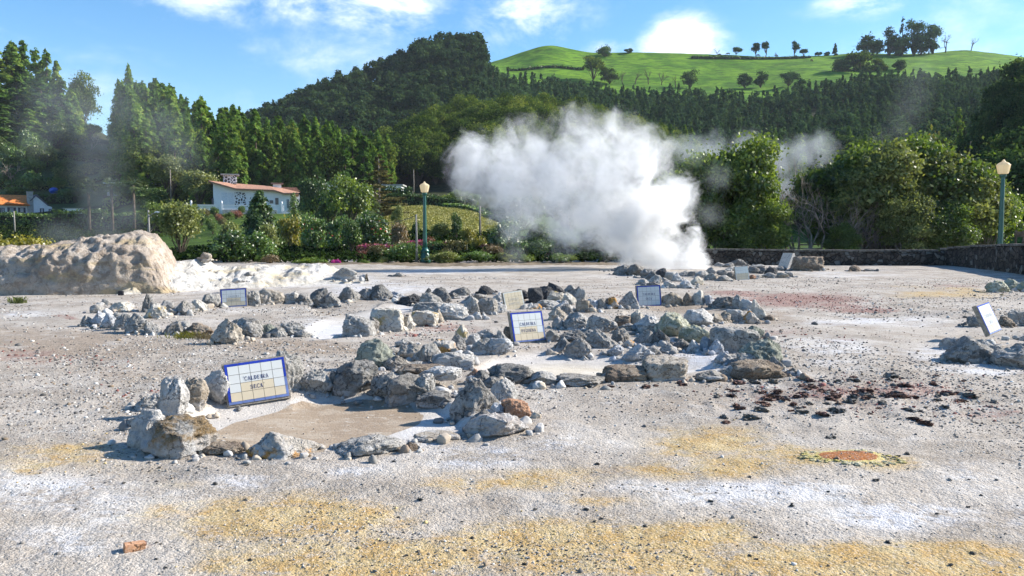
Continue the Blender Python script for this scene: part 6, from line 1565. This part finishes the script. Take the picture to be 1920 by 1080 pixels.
def tile_sign(pxc, pyb, w_px, h_px, yaw, lean, roll, lines, style, label, zoff=0.0, d=None, fade=None):
    """a board of 5 x 4 tiles with a blue rim, leaning back on the ground"""
    if d is None: g0 = G(pxc, pyb)
    else: g0 = P(pxc, pyb, d)
    mpp = g0[1]/F
    w = w_px*mpp/max(math.cos(math.radians(yaw)), .3); h = h_px*mpp/math.cos(math.radians(lean))
    root = link('tile_sign', None, None)
    fr, dp = w*.028, .05+.03*w
    # local frame: x along the board, z up the board, front faces -y
    m = MB(); m.box(-w/2-fr, 0, -fr*1.2, w/2+fr, dp, h+fr)
    fm = m.mesh('frame'); child('frame', fm, CEM, root)
    gm = MB(); gm.box(-w/2, -.004, 0, w/2, .001, h)
    child('grout', gm.mesh('grout'), GROUT, root)
    bw = w*.042
    rim_m, pale_m = MB(), MB()
    cols_, rows_ = 5, 4
    iw, ih = w-2*bw, h-2*bw; g_ = w*.0035
    for i in range(cols_):
        x0, x1 = -w/2+bw+iw*i/cols_+g_, -w/2+bw+iw*(i+1)/cols_-g_
        rim_m.box(x0 if i else -w/2, -.009, h-bw, x1 if i < 4 else w/2, -.003, h)
        (pale_m if style != 'shade' else rim_m).box(x0 if i else -w/2, -.009, 0, x1 if i < 4 else w/2, -.003, bw)
    for j in range(rows_):
        z0, z1 = bw+ih*j/rows_+g_, bw+ih*(j+1)/rows_-g_
        rim_m.box(-w/2, -.009, z0, -w/2+bw, -.003, z1)
        (rim_m if j > 1 or style == 'shade' else pale_m).box(w/2-bw, -.009, z0, w/2, -.003, z1)
    if style in ('blue', 'shade', 'side'):
        child('rim', rim_m.mesh('rim'), TILE_B, root)
        if len(pale_m.v): child('rim', pale_m.mesh('rim'), TILE_P, root)
    else:
        for q_ in (rim_m, pale_m):
            if len(q_.v): child('rim', q_.mesh('rim'), TILE_G, root)
    tw_, tc_ = MB(), MB()
    for i in range(cols_):
        for j in range(rows_):
            x0, x1 = -w/2+bw+iw*i/cols_+g_, -w/2+bw+iw*(i+1)/cols_-g_
            z0, z1 = bw+ih*j/rows_+g_, bw+ih*(j+1)/rows_-g_
            cream = {'blue': j == 0 or (j == 1 and i in (1, 2, 3)), 'cream': True, 'shade': False, 'plain': j < 2, 'side': j == 0}.get(style, False)
            yy = -.010-.0015*((i*7+j*3) % 3)/3
            (tc_ if cream else tw_).box(x0, yy, z0, x1, -.003, z1)
    if len(tw_.v): child('tiles', tw_.mesh('tiles'), TILE_W if style in ('blue', 'side', 'shade') else TILE_G, root)
    if len(tc_.v): child('tiles', tc_.mesh('tiles'), TILE_C, root)
    if lines:
        lm_ = MB(); lh = ih/4*.44
        for k, tx in enumerate(lines):
            letters(lm_, tx, 0 if not tx.startswith('"') else -lh*.15, bw+ih/4*(2-k)+ih/4*.2, lh, -.0135, .86)
        child('lettering', lm_.mesh('lettering'), fade or INK, root)
    root.location = (g0[0], g0[1], (0 if d is None else g0[2])+zoff)
    root.rotation_euler = (Matrix.Rotation(math.radians(yaw), 3, 'Z') @ Matrix.Rotation(math.radians(-lean), 3, 'X') @ Matrix.Rotation(math.radians(-roll), 3, 'Y')).to_euler()
    tag(root, label, 'sign')
    return root
INK_F = simple_mat('letter_faded', (.22,.24,.27), .5); INK_FF = simple_mat('letter_washed', (.46,.43,.38), .5)
tile_sign(487, 751, 100, 73, 25, 17, 4.5, ['"CALDEIRA', 'SECA"'], 'blue', "largest tile sign with a blue border, at the near tan mud pool")
tile_sign(994, 640, 60, 54, 26, 17, 1, ['CALDEIRA', 'PEQUENA'], 'blue', "white tile sign with a blue border above the cream-coloured pool")
tile_sign(1218, 574, 45, 38, 6, 10, 2, ['"CALDEIRA', 'SECA"'], 'shade', "shaded bluish tile sign with a dark blue border on the ring in the middle")
tile_sign(439, 575, 44, 33, 14, 10, 2.5, ['CALDEIRA', 'BARRENTA'], 'blue', "small white tile sign in the far left row of rocks", fade=INK_F)
tile_sign(967, 581, 36, 34, 24, 14, 6, ['CALDEIRA', 'BARRENTA'], 'cream', "small cream tile sign with a grey border beside the dark pit", fade=INK_FF)
tile_sign(1393, 525, 26, 25, 10, 12, 4, None, 'plain', "small grey tile sign without readable letters by the steaming spring")
tile_sign(1866, 637, 46, 52, 38, 24, 5, ['CALDEIRA', 'SECA'], 'side', "tilted white tile sign seen from its side at the right edge", zoff=.12, fade=INK_F)

# wedge stone slab seen from its edge
m = MB(); m.prism([(-.42, 0), (.42, 0), (.40, .10), (.12, .74), (-.02, .74)], -.3, .3)
g_ = G(1477, 503)
o = link('stone_marker', m.mesh('stone_marker'), rock_mat('marker', (.40,.39,.36), (.50,.48,.45), pits=.2, bump=.3), None, (g_[0], g_[1], 0), "wedge-shaped grey stone marker left of the large brown boulder", 'marker', rot=(0, 0, .5), scale=(.86, 1, .98))

# ------------------------------------------------------------------ lamp posts
GREEN = simple_mat('green_paint', (.012,.085,.07), .35, 0, .15, 4, .05, .5)
GLOBE = bpy.data.materials.new('lamp_glass'); t = NT(GLOBE)
d1 = t.n('ShaderNodeBsdfDiffuse', Color=(.80, .70, .50, 1)); d2 = t.n('ShaderNodeBsdfTranslucent', Color=(.95, .82, .58, 1)); d3 = t.n('ShaderNodeBsdfGlossy', Color=(1, 1, 1, 1), Roughness=.25)
mx = t.n('ShaderNodeMixShader', i0=.5, i1=d1.outputs[0], i2=d2.outputs[0]); mx = t.n('ShaderNodeMixShader', i0=.05, i1=mx.outputs[0], i2=d3.outputs[0]); t.out(mx.outputs[0])
def lamp_post(u_, top, d_, base_z, lab, s=1.0):
    h = row_z(top, d_)-base_z
    root = link('lamp_post', None, None); root.location = ((u_-960)/F*d_, d_, base_z)
    m = MB(); m.lathe([(.30,-.2),(.30,.08),(.27,.12),(.25,.16),(.26,.34),(.22,.40),(.19,.46),(.24,.52),(.24,.58),(.17,.64),(.15,.74)], 20); child('base', m.mesh('base', True), GREEN, root)
    gh = .62*s
    m = MB(); m.lathe([(.13,.74),(.12,1.1),(.105,h*.5),(.085,h-gh-.20),(.08,h-gh-.16),(.13,h-gh-.12),(.15,h-gh-.04),(.12,h-gh)], 16); child('post', m.mesh('post', True), GREEN, root)
    m = MB(); m.lathe([(.13*s,h-gh),(.20*s,h-gh+.03),(.275*s,h-gh*.38),(.20*s,h-gh*.25),(.08*s,h-.10),(.02*s,h)], 8, ang0=.2)
    child('globe', m.mesh('globe'), GLOBE, root)
    tag(root, lab, 'lamp post'); return root
lamp_post(797, 340, 44.2, .12, "green lamp post with a cream lantern in front of the garden")
lamp_post(1874, 299, 37.2, -.3, "green lamp post with a white lantern behind the right stone wall", 1.1)
# ------------------------------------------------------------------ poles
WOODP = simple_mat('pole_wood', (.22,.19,.16), .9, 0, .3, 6, .4, .1); CONC = simple_mat('pole_concrete', (.24,.23,.21), .9, 0, .15, 6, .2, .1)
def pole(u_, top, d_, rad, mat, lab, lamp=0, cat='pole'):
    z0 = float(H(u_, d_)[0]); h = row_z(top, d_)-z0
    root = link('utility_pole', None, None); root.location = at(u_, d_, 0)
    m = MB(); m.tube([(0, 0, -.3), (.02, 0, h*.5), (0, 0, h)], [rad, rad*.85, rad*.65], 8); child('shaft', m.mesh('shaft', True), mat, root)
    if lamp:
        m = MB(); m.tube([(0, 0, h*.86), (lamp*.3, 0, h*.93), (lamp*.6, 0, h*.95)], [.03, .03, .03], 6); child('bracket', m.mesh('bracket'), mat, root)
        m = MB(); m.lathe([(.04,-.05),(.12,-.04),(.16,.03),(.10,.10),(.02,.12)], 10); o_ = child('lamp_head', m.mesh('lamp_head', True), simple_mat('lamp_head', (.6,.62,.62), .4), root); o_.location = (lamp*.75, 0, h*.95); o_.scale = (1.9, .9, 1)
    tag(root, lab, cat); return root
P1 = pole(781, 402, 44.0, .07, CONC, "thin concrete pole just left of the left lamp post")
P2 = pole(900, 386, 78, .12, WOODP, "wooden pole at the right side of the yellow field")
pole(281, 394, 62, .10, CONC, "pole with a small street lamp behind the dark end of the mound", 1.0, 'street lamp')
pole(324, 318, 150, .14, WOODP, "thin wooden pole in front of the conifers left of the white house")
pole(996, 423, 90, .09, CONC, "pole with a small lamp behind the left edge of the steam", .9, 'street lamp')
pole(30, 396, 118, .13, CONC, "grey pole in front of the orange-roofed house")
pole(777, 318, 170, .12, WOODP, "thin dark pole in front of the shaded wood behind the left lamp post")
def wire(a, b, sag, lab, rad=.018):
    a, b = Vector(a), Vector(b); m = MB()
    m.tube([a.lerp(b, k/12)+Vector((0, 0, -sag*4*(k/12)*(1-k/12))) for k in range(13)], rad, 4)
    link('overhead_wire', m.mesh('overhead_wire'), simple_mat('wire', (.05,.05,.05), .6), None, None, lab, 'wire')
wire(P(780, 404, 44.0), P(693, 412, 58), .3, "thin wire running left from the concrete pole beside the lamp post")
wire(P(996, 432, 90), P(1080, 428, 90), .3, "thin wire running into the steam from the small lamp")
# ------------------------------------------------------------------ stone walls
def wall_mat():
    m = bpy.data.materials.new('dry_stone'); t = NT(m)
    co = t.n('ShaderNodeTexCoord').outputs['Object']
    n2 = t.noise(co, 6, 5, .7).outputs[0]
    cw = t.vmath('ADD', co, t.vmath('MULTIPLY', t.noise(co, 3, 2).outputs['Color'], (.15,.15,.15)).outputs[0]).outputs[0]
    v = t.n('ShaderNodeTexVoronoi', {'feature': 'F1'}, Vector=cw, Scale=4.2); e = t.n('ShaderNodeTexVoronoi', {'feature': 'DISTANCE_TO_EDGE'}, Vector=cw, Scale=4.2).outputs['Distance']
    cr = t.n('ShaderNodeSeparateColor', Color=v.outputs['Color']).outputs[0]
    c = t.mix(t.ramp(cr, .1, .9), (.045, .038, .033), (.11, .09, .075)); c = t.mix(t.ramp(n2, .45, .7, 0, .5), c, (.14, .13, .11))
    c = t.mix(t.ramp(cr, .86, .92, 0, .8), c, (.20, .19, .17))
    c = t.mix(t.ramp(e, .0, .07, .85, 0), c, (.025, .022, .02))
    b = t.n('ShaderNodeBump', Strength=1.0, Distance=.06, Height=t.math('ADD', t.ramp(e, 0, .14), t.math('MULTIPLY', n2, .5)))
    p = t.n('ShaderNodeBsdfPrincipled', Base_Color=c, Roughness=.95, Normal=b.outputs[0]); p.inputs['Specular IOR Level'].default_value = .1
    t.out(p.outputs[0]); return m
WALLM = wall_mat()
def stone_wall(pts, thick, lab, coping=True):
    """pts: (x, y, height) along the foot"""
    root = link('stone_wall', None, None)
    V, Fq = [], []
    r_ = np.random.default_rng(8)
    segs = []
    for (a, b) in zip(pts[:-1], pts[1:]):
        L = math.hypot(b[0]-a[0], b[1]-a[1]); n = max(int(L/.22), 1)
        for k in range(n+(b is pts[-1])): segs.append([a[i]+(b[i]-a[i])*k/n for i in range(3)]+[(b[0]-a[0])/L, (b[1]-a[1])/L])
    for x, y, h, dx, dy in segs:
        nx_, ny_ = dy, -dx
        if ny_ > 0: nx_, ny_ = -nx_, -ny_
        prof = [(thick*.5+.04, -.1), (thick*.5+.02, h*.25), (thick*.5, h*.5), (thick*.5, h*.75), (thick*.46, h), (-thick*.46, h), (-thick*.5, h*.5), (-thick*.5, -.1)]
        for o_, z in prof:
            j = r_.normal()*.025
            V.append((x+nx_*(o_+j), y+ny_*(o_+j), z+(r_.normal()*.03 if z > h*.9 else 0)))
    np_ = 8
    for i in range(len(segs)-1):
        for k in range(np_-1): Fq.append((i*np_+k, (i+1)*np_+k, (i+1)*np_+k+1, i*np_+k+1))
    me = mesh_np('masonry', V, np.array(Fq), False); child('masonry', me, WALLM, root)
    if coping:
        cv, cf = MB(), None
        for i in range(0, len(segs)-3, 3):
            x, y, h, dx, dy = segs[i]; x2, y2, h2 = segs[i+3][:3]
            nx_, ny_ = dy, -dx; k_ = thick*.56
            hh = h+.02+r_.uniform(0, .035); gp = .02
            a = (x+dx*gp, y+dy*gp); b = (x2-dx*gp, y2-dy*gp)
            q_ = [(a[0]+nx_*k_, a[1]+ny_*k_), (b[0]+nx_*k_, b[1]+ny_*k_), (b[0]-nx_*k_, b[1]-ny_*k_), (a[0]-nx_*k_, a[1]-ny_*k_)]
            cv.add([(p_[0], p_[1], hh-.06) for p_ in q_]+[(p_[0], p_[1], hh+.03) for p_ in q_], [(0,3,2,1),(4,5,6,7),(0,1,5,4),(1,2,6,5),(2,3,7,6),(3,0,4,7)])
        child('coping', cv.mesh('coping'), simple_mat('coping_stone', (.14,.13,.115), .95, 0, .5, 5, .8, .1), root)
    tag(root, lab, 'wall')
stone_wall([((1290-960)/F*41.5, 41.5, .80), ((1500-960)/F*41.6, 41.6, .74), ((1772-960)/F*41.0, 41.0, .74)], .45, "long low dark stone wall along the back of the field")
stone_wall([(22.7, 41.35, .84), (22.6, 39.2, .98), (21.4, 34, 1.16), (20.4, 30, 1.24), (19.3, 26, 1.24), (19.9, 22, 1.22)], .5, "taller dark stone wall running forward at the right edge")
# dark gate posts beyond the right wall
root = link('wooden_fence', None, None); root.location = (0, 0, 0)
for k, u_ in enumerate((1903, 1917, 1932)):
    m = MB(); x_ = (u_-960)/F*38; m.tube([(x_, 38, -.3), (x_, 38, row_z(432, 38))], .06, 6); child('post', m.mesh('post'), BARK, root)
m = MB(); m.box((1903-960)/F*38, 37.95, row_z(444, 38), (1960-960)/F*38, 38.0, row_z(434, 38)); child('rail', m.mesh('rail'), BARK, root)
tag(root, "dark wooden fence posts beyond the right stone wall", 'fence')
# ------------------------------------------------------------------ houses
WHT = simple_mat('white_wall', (.74,.75,.77), .85, 0, .04, 2, .1, .2)
ROOFB = simple_mat('roof_brown', (.36,.20,.14), .9, 0, .3, 3, .4, .2); ROOFO = simple_mat('roof_orange', (.62,.20,.055), .85, 0, .25, 3, .4, .2)
SHUT = simple_mat('dark_frame', (.045,.05,.08), .6); GLS = simple_mat('window_glass', (.06,.07,.09), .1, 0, .1, 3, 0, .6)
FASC = simple_mat('fascia', (.20,.13,.10), .8); GRY = simple_mat('house_grey', (.33,.33,.32), .9, 0, .2, 3, .3)
def dal_mat():
    m = bpy.data.materials.new('white_and_black_stone'); t = NT(m)
    co = t.n('ShaderNodeTexCoord').outputs['Object']
    v = t.n('ShaderNodeTexVoronoi', {'feature': 'DISTANCE_TO_EDGE'}, Vector=co, Scale=2.1).outputs['Distance']
    c = t.mix(t.ramp(v, .10, .16), (.72, .73, .75), (.05, .045, .05))
    t.out(t.n('ShaderNodeBsdfPrincipled', Base_Color=c, Roughness=.85).outputs[0]); return m
DAL = dal_mat()
def part(root, name, mb, mat, **k): return child(name, mb.mesh(name), mat, root, **k)
D_H = 146.0; A_H = math.atan((960-470)/F); q = D_H/F*math.cos(A_H)
z0 = row_z(392, D_H)
hx = lambda px_: (px_-470)*q
hz = lambda py_: row_z(py_, D_H)-z0
house = link('house', None, None); house.location = ((470-960)/F*D_H, D_H, z0); house.rotation_euler = (0, 0, A_H)
m = MB(); m.prism([(hx(404),-2.5),(hx(548),-2.5),(hx(548),hz(361)),(hx(534),hz(359)),(hx(446),hz(353)),(hx(404),hz(344))], 0, 9); part(house, 'wall', m, WHT)
# roof: low pitched, ridge behind, rake falling to the right at the left end
m = MB()
A_ = [(hx(396),-.9,hz(340.5)),(hx(446),-.9,hz(354)),(hx(517),-.9,hz(355.5)),(hx(535),-.9,hz(361)),(hx(568),-.9,hz(360.5))]
B_ = [(hx(397),5,hz(339)),(hx(446),5,hz(341.5)),(hx(508),5,hz(345)),(hx(535),5,hz(349)),(hx(568),4,hz(357))]
C_ = [(hx(398),10,hz(346)),(hx(446),10,hz(350)),(hx(508),10,hz(353)),(hx(535),10,hz(357)),(hx(568),10,hz(361))]
n5 = 5; vs_ = A_+B_+C_+[(x_, y_, z_-.28) for x_, y_, z_ in A_]+[(x_, y_, z_-.28) for x_, y_, z_ in B_]+[(x_, y_, z_-.28) for x_, y_, z_ in C_]
fs_ = []
for r0 in (0, 5):
    for k in range(4): fs_ += [(r0+k, r0+k+1, r0+k+6, r0+k+5), (r0+k+15, r0+k+20, r0+k+21, r0+k+16)]
for k in range(4): fs_ += [(k, k+15, k+16, k+1), (10+k, 11+k, 26+k, 25+k)]
fs_ += [(0, 5, 20, 15), (5, 10, 25, 20), (4, 19, 24, 9), (9, 24, 29, 14)]
m.add(vs_, fs_); roof = part(house, 'roof', m, ROOFB)
m = MB(); m.tube([(a[0], a[1]-.04, a[2]-.12) for a in A_], .14, 4); child('fascia', m.mesh('fascia'), FASC, roof)
def chimney(x0, x1, ytop, ybot, y0, y1, mat, capc, cap):
    m = MB(); m.box(hx(x0), y0, hz(ybot), hx(x1), y1, hz(ytop)); c_ = child('chimney', m.mesh('chimney'), mat, roof)
    m = MB(); m.box(hx(x0)-cap, y0-cap, hz(ytop)+.003, hx(x1)+cap, y1+cap, hz(ytop)+.22); child('chimney_cap', m.mesh('chimney_cap'), capc, roof)
chimney(422, 447, 327, 343, 3, 5.5, DAL, GRY, .45)
chimney(517, 533, 341, 350, 5, 7, WHT, FASC, .4)
m = MB(); m.box(hx(443), -.12, hz(394), hx(464), 0.0, hz(361)); part(house, 'stone_panel', m, DAL)
for (x0, x1, y0, y1) in [(418.5,430,362,384),(431.5,441,362,384)]:
    m = MB(); m.box(hx(x0), -.06, hz(y1), hx(x1), -.003, hz(y0)); part(house, 'door_panel', m, simple_mat('pale_panel', (.62,.65,.70), .7))
for (x0, x1, y0, y1) in [(508,515,375,381),(519,525,370.5,383),(401,404.6,373,384),(540,546,372,390)]:
    m = MB(); m.box(hx(x0), -.08, hz(y1), hx(x1), -.003, hz(y0)); w_ = part(house, 'window', m, WHT if x0 == 540 else SHUT)
    m = MB(); m.box(hx(x0)+.08, -.10, hz(y1)+.08, (hx(x0)+hx(x1))/2-.04, -.082, hz(y0)-.08); m.box((hx(x0)+hx(x1))/2+.04, -.10, hz(y1)+.08, hx(x1)-.08, -.082, hz(y0)-.08)
    child('pane', m.mesh('pane'), GLS, w_)
m = MB(); m.box(hx(500), 9.5, -2.5, hx(572), 15, hz(352)); part(house, 'wing_wall', m, WHT)
m = MB(); m.prism([(hx(497),hz(352)),(hx(575),hz(352.5)),(hx(566),hz(345)),(hx(503),hz(344))], 9, 15.5); part(house, 'wing_roof', m, ROOFB)
tag(house, "low white house with a brown tiled roof and a black and white stone chimney", 'house')
# terrace wall and balustrade
tw = link('terrace', None, None); tw.location = house.location; tw.rotation_euler = house.rotation_euler
m = MB(); m.box(hx(421), -3.6, -3.0, hx(520), -3.0, hz(394)-.05); part(tw, 'retaining_wall', m, GRY)
tag(tw, "grey terrace wall in front of the white house", 'terrace wall')
bl = link('balustrade', None, None); bl.location = house.location; bl.rotation_euler = house.rotation_euler
m = MB()
for k in range(80):
    x_ = hx(374)+k*(hx(534)-hx(374))/79; m.box(x_-.06, -3.42, hz(395), x_+.06, -3.3, hz(387))
m.box(hx(374), -3.46, hz(387), hx(534), -3.26, hz(385.6)); m.box(hx(374), -3.46, hz(396.2), hx(534), -3.26, hz(395)); part(bl, 'railing', m, WHT)
for px_ in (366, 420, 480, 530):
    m = MB(); m.box(hx(px_)-.16, -3.52, hz(398), hx(px_)+.16, -3.2, hz(383)); m.lathe([(.14,hz(383)),(.2,hz(383)+.15),(.12,hz(383)+.4),(.02,hz(383)+.48)], 8, (hx(px_), -3.36)); part(bl, 'pillar', m, WHT)
tag(bl, "white balustrade in front of the white house", 'balustrade')
# left house
D2 = 172.0; A_2 = math.atan((960-40)/F); q2 = D2/F*math.cos(A_2); z2 = row_z(400, D2)
lx = lambda px_: (px_-40)*q2
lz = lambda py_: row_z(py_, D2)-z2
h2 = link('house', None, None); h2.location = ((40-960)/F*D2, D2, z2); h2.rotation_euler = (0, 0, A_2+.12)
m = MB(); m.box(lx(-60), 0, -1.5, lx(56), 7, lz(383)); part(h2, 'wall', m, WHT)
m = MB(); m.prism([(lx(62),-1.5),(lx(103),-1.5),(lx(103),lz(387)),(lx(95),lz(385)),(lx(73),lz(367)),(lx(62),lz(375))], -.3, 6.5); part(h2, 'gable', m, WHT)
m = MB(); m.add([(lx(-62),-.7,lz(384)),(lx(60),-.7,lz(384)),(lx(62),3.5,lz(364.5)),(lx(-62),3.5,lz(364.5)),(lx(-62),7.7,lz(384)),(lx(60),7.7,lz(384)),(lx(-62),-.7,lz(384)-.2),(lx(60),-.7,lz(384)-.2)], [(0,1,2,3),(3,2,5,4),(0,6,7,1),(1,7,5,2),(0,3,4,6)]); rf = part(h2, 'roof', m, ROOFO)
m = MB(); m.add([(lx(10),-1.6,lz(383)),(lx(58),-1.6,lz(383)),(lx(34),-.3,lz(372)),(lx(34),2.2,lz(371.5))], [(0,1,2),(0,2,3),(1,3,2)]); child('porch_roof', m.mesh('porch_roof'), ROOFO, rf)
m = MB(); m.prism([(lx(60),lz(376)),(lx(62),lz(377)),(lx(73.5),lz(366)),(lx(97),lz(385.5)),(lx(97),lz(384)),(lx(74),lz(363.5))], -.6, 7.0); part(h2, 'gable_roof', m, simple_mat('slate_edge', (.10,.10,.13), .8))
m = MB(); m.box(lx(56), -.5, -1.5, lx(67), .7, lz(360)); m.box(lx(55.5), -.6, lz(360), lx(67.5), .8, lz(358.5)); part(h2, 'chimney', m, GRY)
for (x0, x1, y0, y1) in [(-2,6,390,399),(7,13,390,399),(18,34,389,399),(38,52,389,399),(79,87,390,399),(96,102,391,396)]:
    y_ = -.42 if x0 > 60 else -.1
    m = MB(); m.box(lx(x0), y_, lz(y1), lx(x1), y_+.09, lz(y0)); w_ = part(h2, 'window', m, SHUT)
    m = MB(); c_ = (lx(x0)+lx(x1))/2; wd_ = (lx(x1)-lx(x0))*.22; m.box(c_-wd_, y_-.03, lz(y1)+.1, c_+wd_, y_-.003, lz(y0)-.12); child('pane', m.mesh('pane'), simple_mat('pane_pale', (.35,.38,.42), .2), w_)
tag(h2, "white house with an orange tiled roof and a grey chimney at the left edge", 'house')
# small things on the slope
ic = ICO3[0]*np.array([1.0, 1.0, .8]); ic = ic*(1+.1*fbm(ic*2, 2))[:, None]
link('blue_tarpaulin', mesh_np('blue_tarpaulin', ic, ICO3[1], True), simple_mat('blue_plastic', (.03,.09,.42), .4), None, at(106, 196, 1.2), "blue plastic-covered heap on the lower terrace of the left slope", 'tarpaulin')
gh = link('greenhouse', None, None); gh.location = at(240, 170, 0)
m = MB(); m.box(-4, 0, 0, 4, 5, 2.6); part(gh, 'wall', m, GRY); m = MB(); m.box(-4.6, -.5, 2.605, 4.6, 5.5, 2.85); part(gh, 'roof', m, simple_mat('pale_sheet', (.55,.62,.60), .4))
tag(gh, "shed with a pale green sheet roof behind the palms", 'shed')
gh = link('shed', None, None); gh.location = at(138, 160, 0)
m = MB(); m.box(-1.6, 0, 0, 1.6, 1.2, 1.3); part(gh, 'wall', m, WHT); m = MB(); m.box(-1.8, -.2, 1.305, 1.8, 1.4, 1.4); part(gh, 'roof', m, GRY)
tag(gh, "tiny pale concrete hut right of the orange-roofed house", 'shed')
# outbuilding behind the cedar
sb = link('outbuilding', None, None); sb.location = at(735, 158, 0)
m = MB(); m.box(-6, 0, 0, 2, 5, 2.9); part(sb, 'wall', m, WHT); m = MB(); m.box(-6.4, -.4, 2.905, 2.4, 5.4, 3.15); part(sb, 'roof', m, GRY)
tag(sb, "low pale outbuilding behind the layered cedar", 'outbuilding')
sb = link('outbuilding', None, None); sb.location = at(622, 160, 0)
m = MB(); m.box(-2, 0, 0, 2, 4, 4.2); part(sb, 'wall', m, WHT); m = MB(); m.box(-2.4, -.4, 4.205, 2.4, 4.4, 4.5); part(sb, 'roof', m, GRY)
tag(sb, "flat grey-roofed outbuilding right of the white house", 'outbuilding')
# ------------------------------------------------------------------ steam
def steam(name, blobs, d_, dens, label, nscale=1.0, lo=.0, hi=.5, depth=.75, rough=.68, amp=1.0, step=None, aniso=.3, dsh=None, colr=(.97, .98, 1.0, 1)):
    """blobs: photo px, py, radius px, (depth offset m); the cloud is a closed mesh filled with a drifting volume"""
    B = []
    for b in blobs:
        dd = d_+(b[3] if len(b) > 3 else 0)
        B.append((Vector(P(b[0], b[1], dd)), b[2]*dd/F))
    org = sum((b[0] for b in B), Vector())/len(B)
    # domain: union of slightly larger balls, remeshed
    bm = bmesh.new()
    for c_, r_ in B:
        M = Matrix.Translation(c_-org) @ Matrix.Diagonal((r_*1.42, r_*1.42*depth, r_*1.42, 1))
        bmesh.ops.create_icosphere(bm, subdivisions=3, radius=1, matrix=M)
    me = bpy.data.meshes.new(name); bm.to_mesh(me); bm.free()
    tmp = bpy.data.objects.new('tmp', me); COL.objects.link(tmp)
    rm = tmp.modifiers.new('r', 'REMESH'); rm.mode = 'VOXEL'; rm.voxel_size = max(.12, min(r_ for _, r_ in B)*.22)
    dg = bpy.context.evaluated_depsgraph_get(); dg.update()
    me2 = bpy.data.meshes.new_from_object(tmp.evaluated_get(dg)); bpy.data.objects.remove(tmp); me2.name = name
    m = bpy.data.materials.new(name+'_vapour'); t = NT(m)
    co = t.n('ShaderNodeTexCoord').outputs['Object']
    R = np.mean([r_ for _, r_ in B])
    w = t.noise(co, .55*nscale/R, 3, .5).outputs['Color']
    cw = t.vmath('ADD', co, t.vmath('MULTIPLY', t.vmath('SUBTRACT', w, (.5,.5,.5)).outputs[0], (R*1.1*amp,)*3).outputs[0]).outputs[0]
    acc = None
    for c_, r_ in B:
        l = c_-org
        v = t.vmath('MULTIPLY', t.vmath('SUBTRACT', cw, tuple(l)).outputs[0], (1/r_, 1/(r_*depth), 1/r_)).outputs[0]
        q_ = t.math('SUBTRACT', 1.0, t.vmath('LENGTH', v).outputs['Value'])
        acc = q_ if acc is None else t.math('SMOOTH_MAX', acc, q_, .25)
    nz = t.noise(cw, 1.7*nscale/R, 8, rough, .5).outputs[0]
    f = t.math('ADD', acc, t.math('MULTIPLY', t.math('SUBTRACT', nz, .5), 1.5*amp))
    f = t.ramp(f, lo, hi, 0, 1)
    de = t.math('MULTIPLY', f, dens)
    if dsh: # denser towards the vent
        vv = t.vmath('DISTANCE', co, tuple(Vector(P(dsh[0], dsh[1], d_))-org)).outputs['Value']
        de = t.math('MULTIPLY', de, t.ramp(vv, dsh[2], dsh[3], dsh[4], 1.0))
    pv = t.n('ShaderNodeVolumeScatter', Color=colr, Density=de, Anisotropy=aniso)
    t.out(None, pv.outputs[0])
    me2.materials.clear()
    o = link(name, me2, m, None, tuple(org), label, 'steam')
    return o
BIG = [(1290,492,38),(1240,478,52),(1190,462,52),(1160,425,62),(1215,400,70),(1110,395,70),(1130,330,85),(1040,335,85),(960,320,78),(898,318,58),(885,285,40),(1090,275,62),(1010,275,48),(1175,275,55),(965,372,60),(1215,310,50),(1265,360,42,3),(1300,455,24),(1060,420,62),(980,400,50),(1150,240,36),(1200,440,46)]
steam('steam_plume', BIG, 37.0, 1.4, "huge white steam cloud billowing from the spring", 1.45, -.2, 1.3, .8, aniso=.2, amp=1.6, dsh=(1270,480,1.0,6.0,3.6))
steam('steam_wisp', [(1300,290,40),(1345,330,44),(1240,340,36),(1290,380,40),(1330,400,40)], 43.0, .13, "thin steam drifting across the large rounded tree", 1.3, .1, .9, amp=.7, colr=(.86, .93, 1.0, 1))
steam('steam_wisp', [(1400,285,52),(1455,300,58),(1505,285,52),(1470,345,44),(1545,275,44),(1330,285,50),(1290,280,46)], 60.0, .24, "pale steam drifting between the near trees and the valley", 1.3, .1, .8, amp=.7, colr=(.86, .93, 1.0, 1))
steam('steam_wisp', [(965,480,34),(958,440,32),(962,400,34),(985,360,40),(930,360,40)], 42.0, .20, "thin bluish steam rising left of the big cloud", 1.4, .1, .9, amp=.7, colr=(.86, .93, 1.0, 1))
steam('steam_wisp', [(105,440,52),(150,452,56),(200,435,62),(235,400,60),(200,365,66),(185,315,70),(180,260,84),(150,210,88),(100,190,80),(70,240,66),(225,200,84),(255,160,66),(120,150,56),(300,235,80),(345,280,64),(190,410,60)], 40.0, .085, "thin bluish steam rising over the left hillside", 1.0, -.1, 1.1, .7, amp=.55, colr=(.86, .93, 1.0, 1))
steam('steam_wisp', [(1690,240,46),(1702,205,50),(1716,170,50),(1730,140,40),(1660,262,36)], 90.0, .02, "faint steam drifting over the right hillside", 1.0, -.1, 1.1, .7, amp=.6, colr=(.86, .93, 1.0, 1))
# the air itself
m = bpy.data.materials.new('air'); t = NT(m)
t.out(None, t.n('ShaderNodeVolumePrincipled', Color=(.78, .87, 1.0, 1), Density=.00008).outputs[0])
mb = MB(); mb.box(-890, -390, -60, 890, 1450, 190)
link('haze', mb.mesh('haze'), m, kind='stuff')
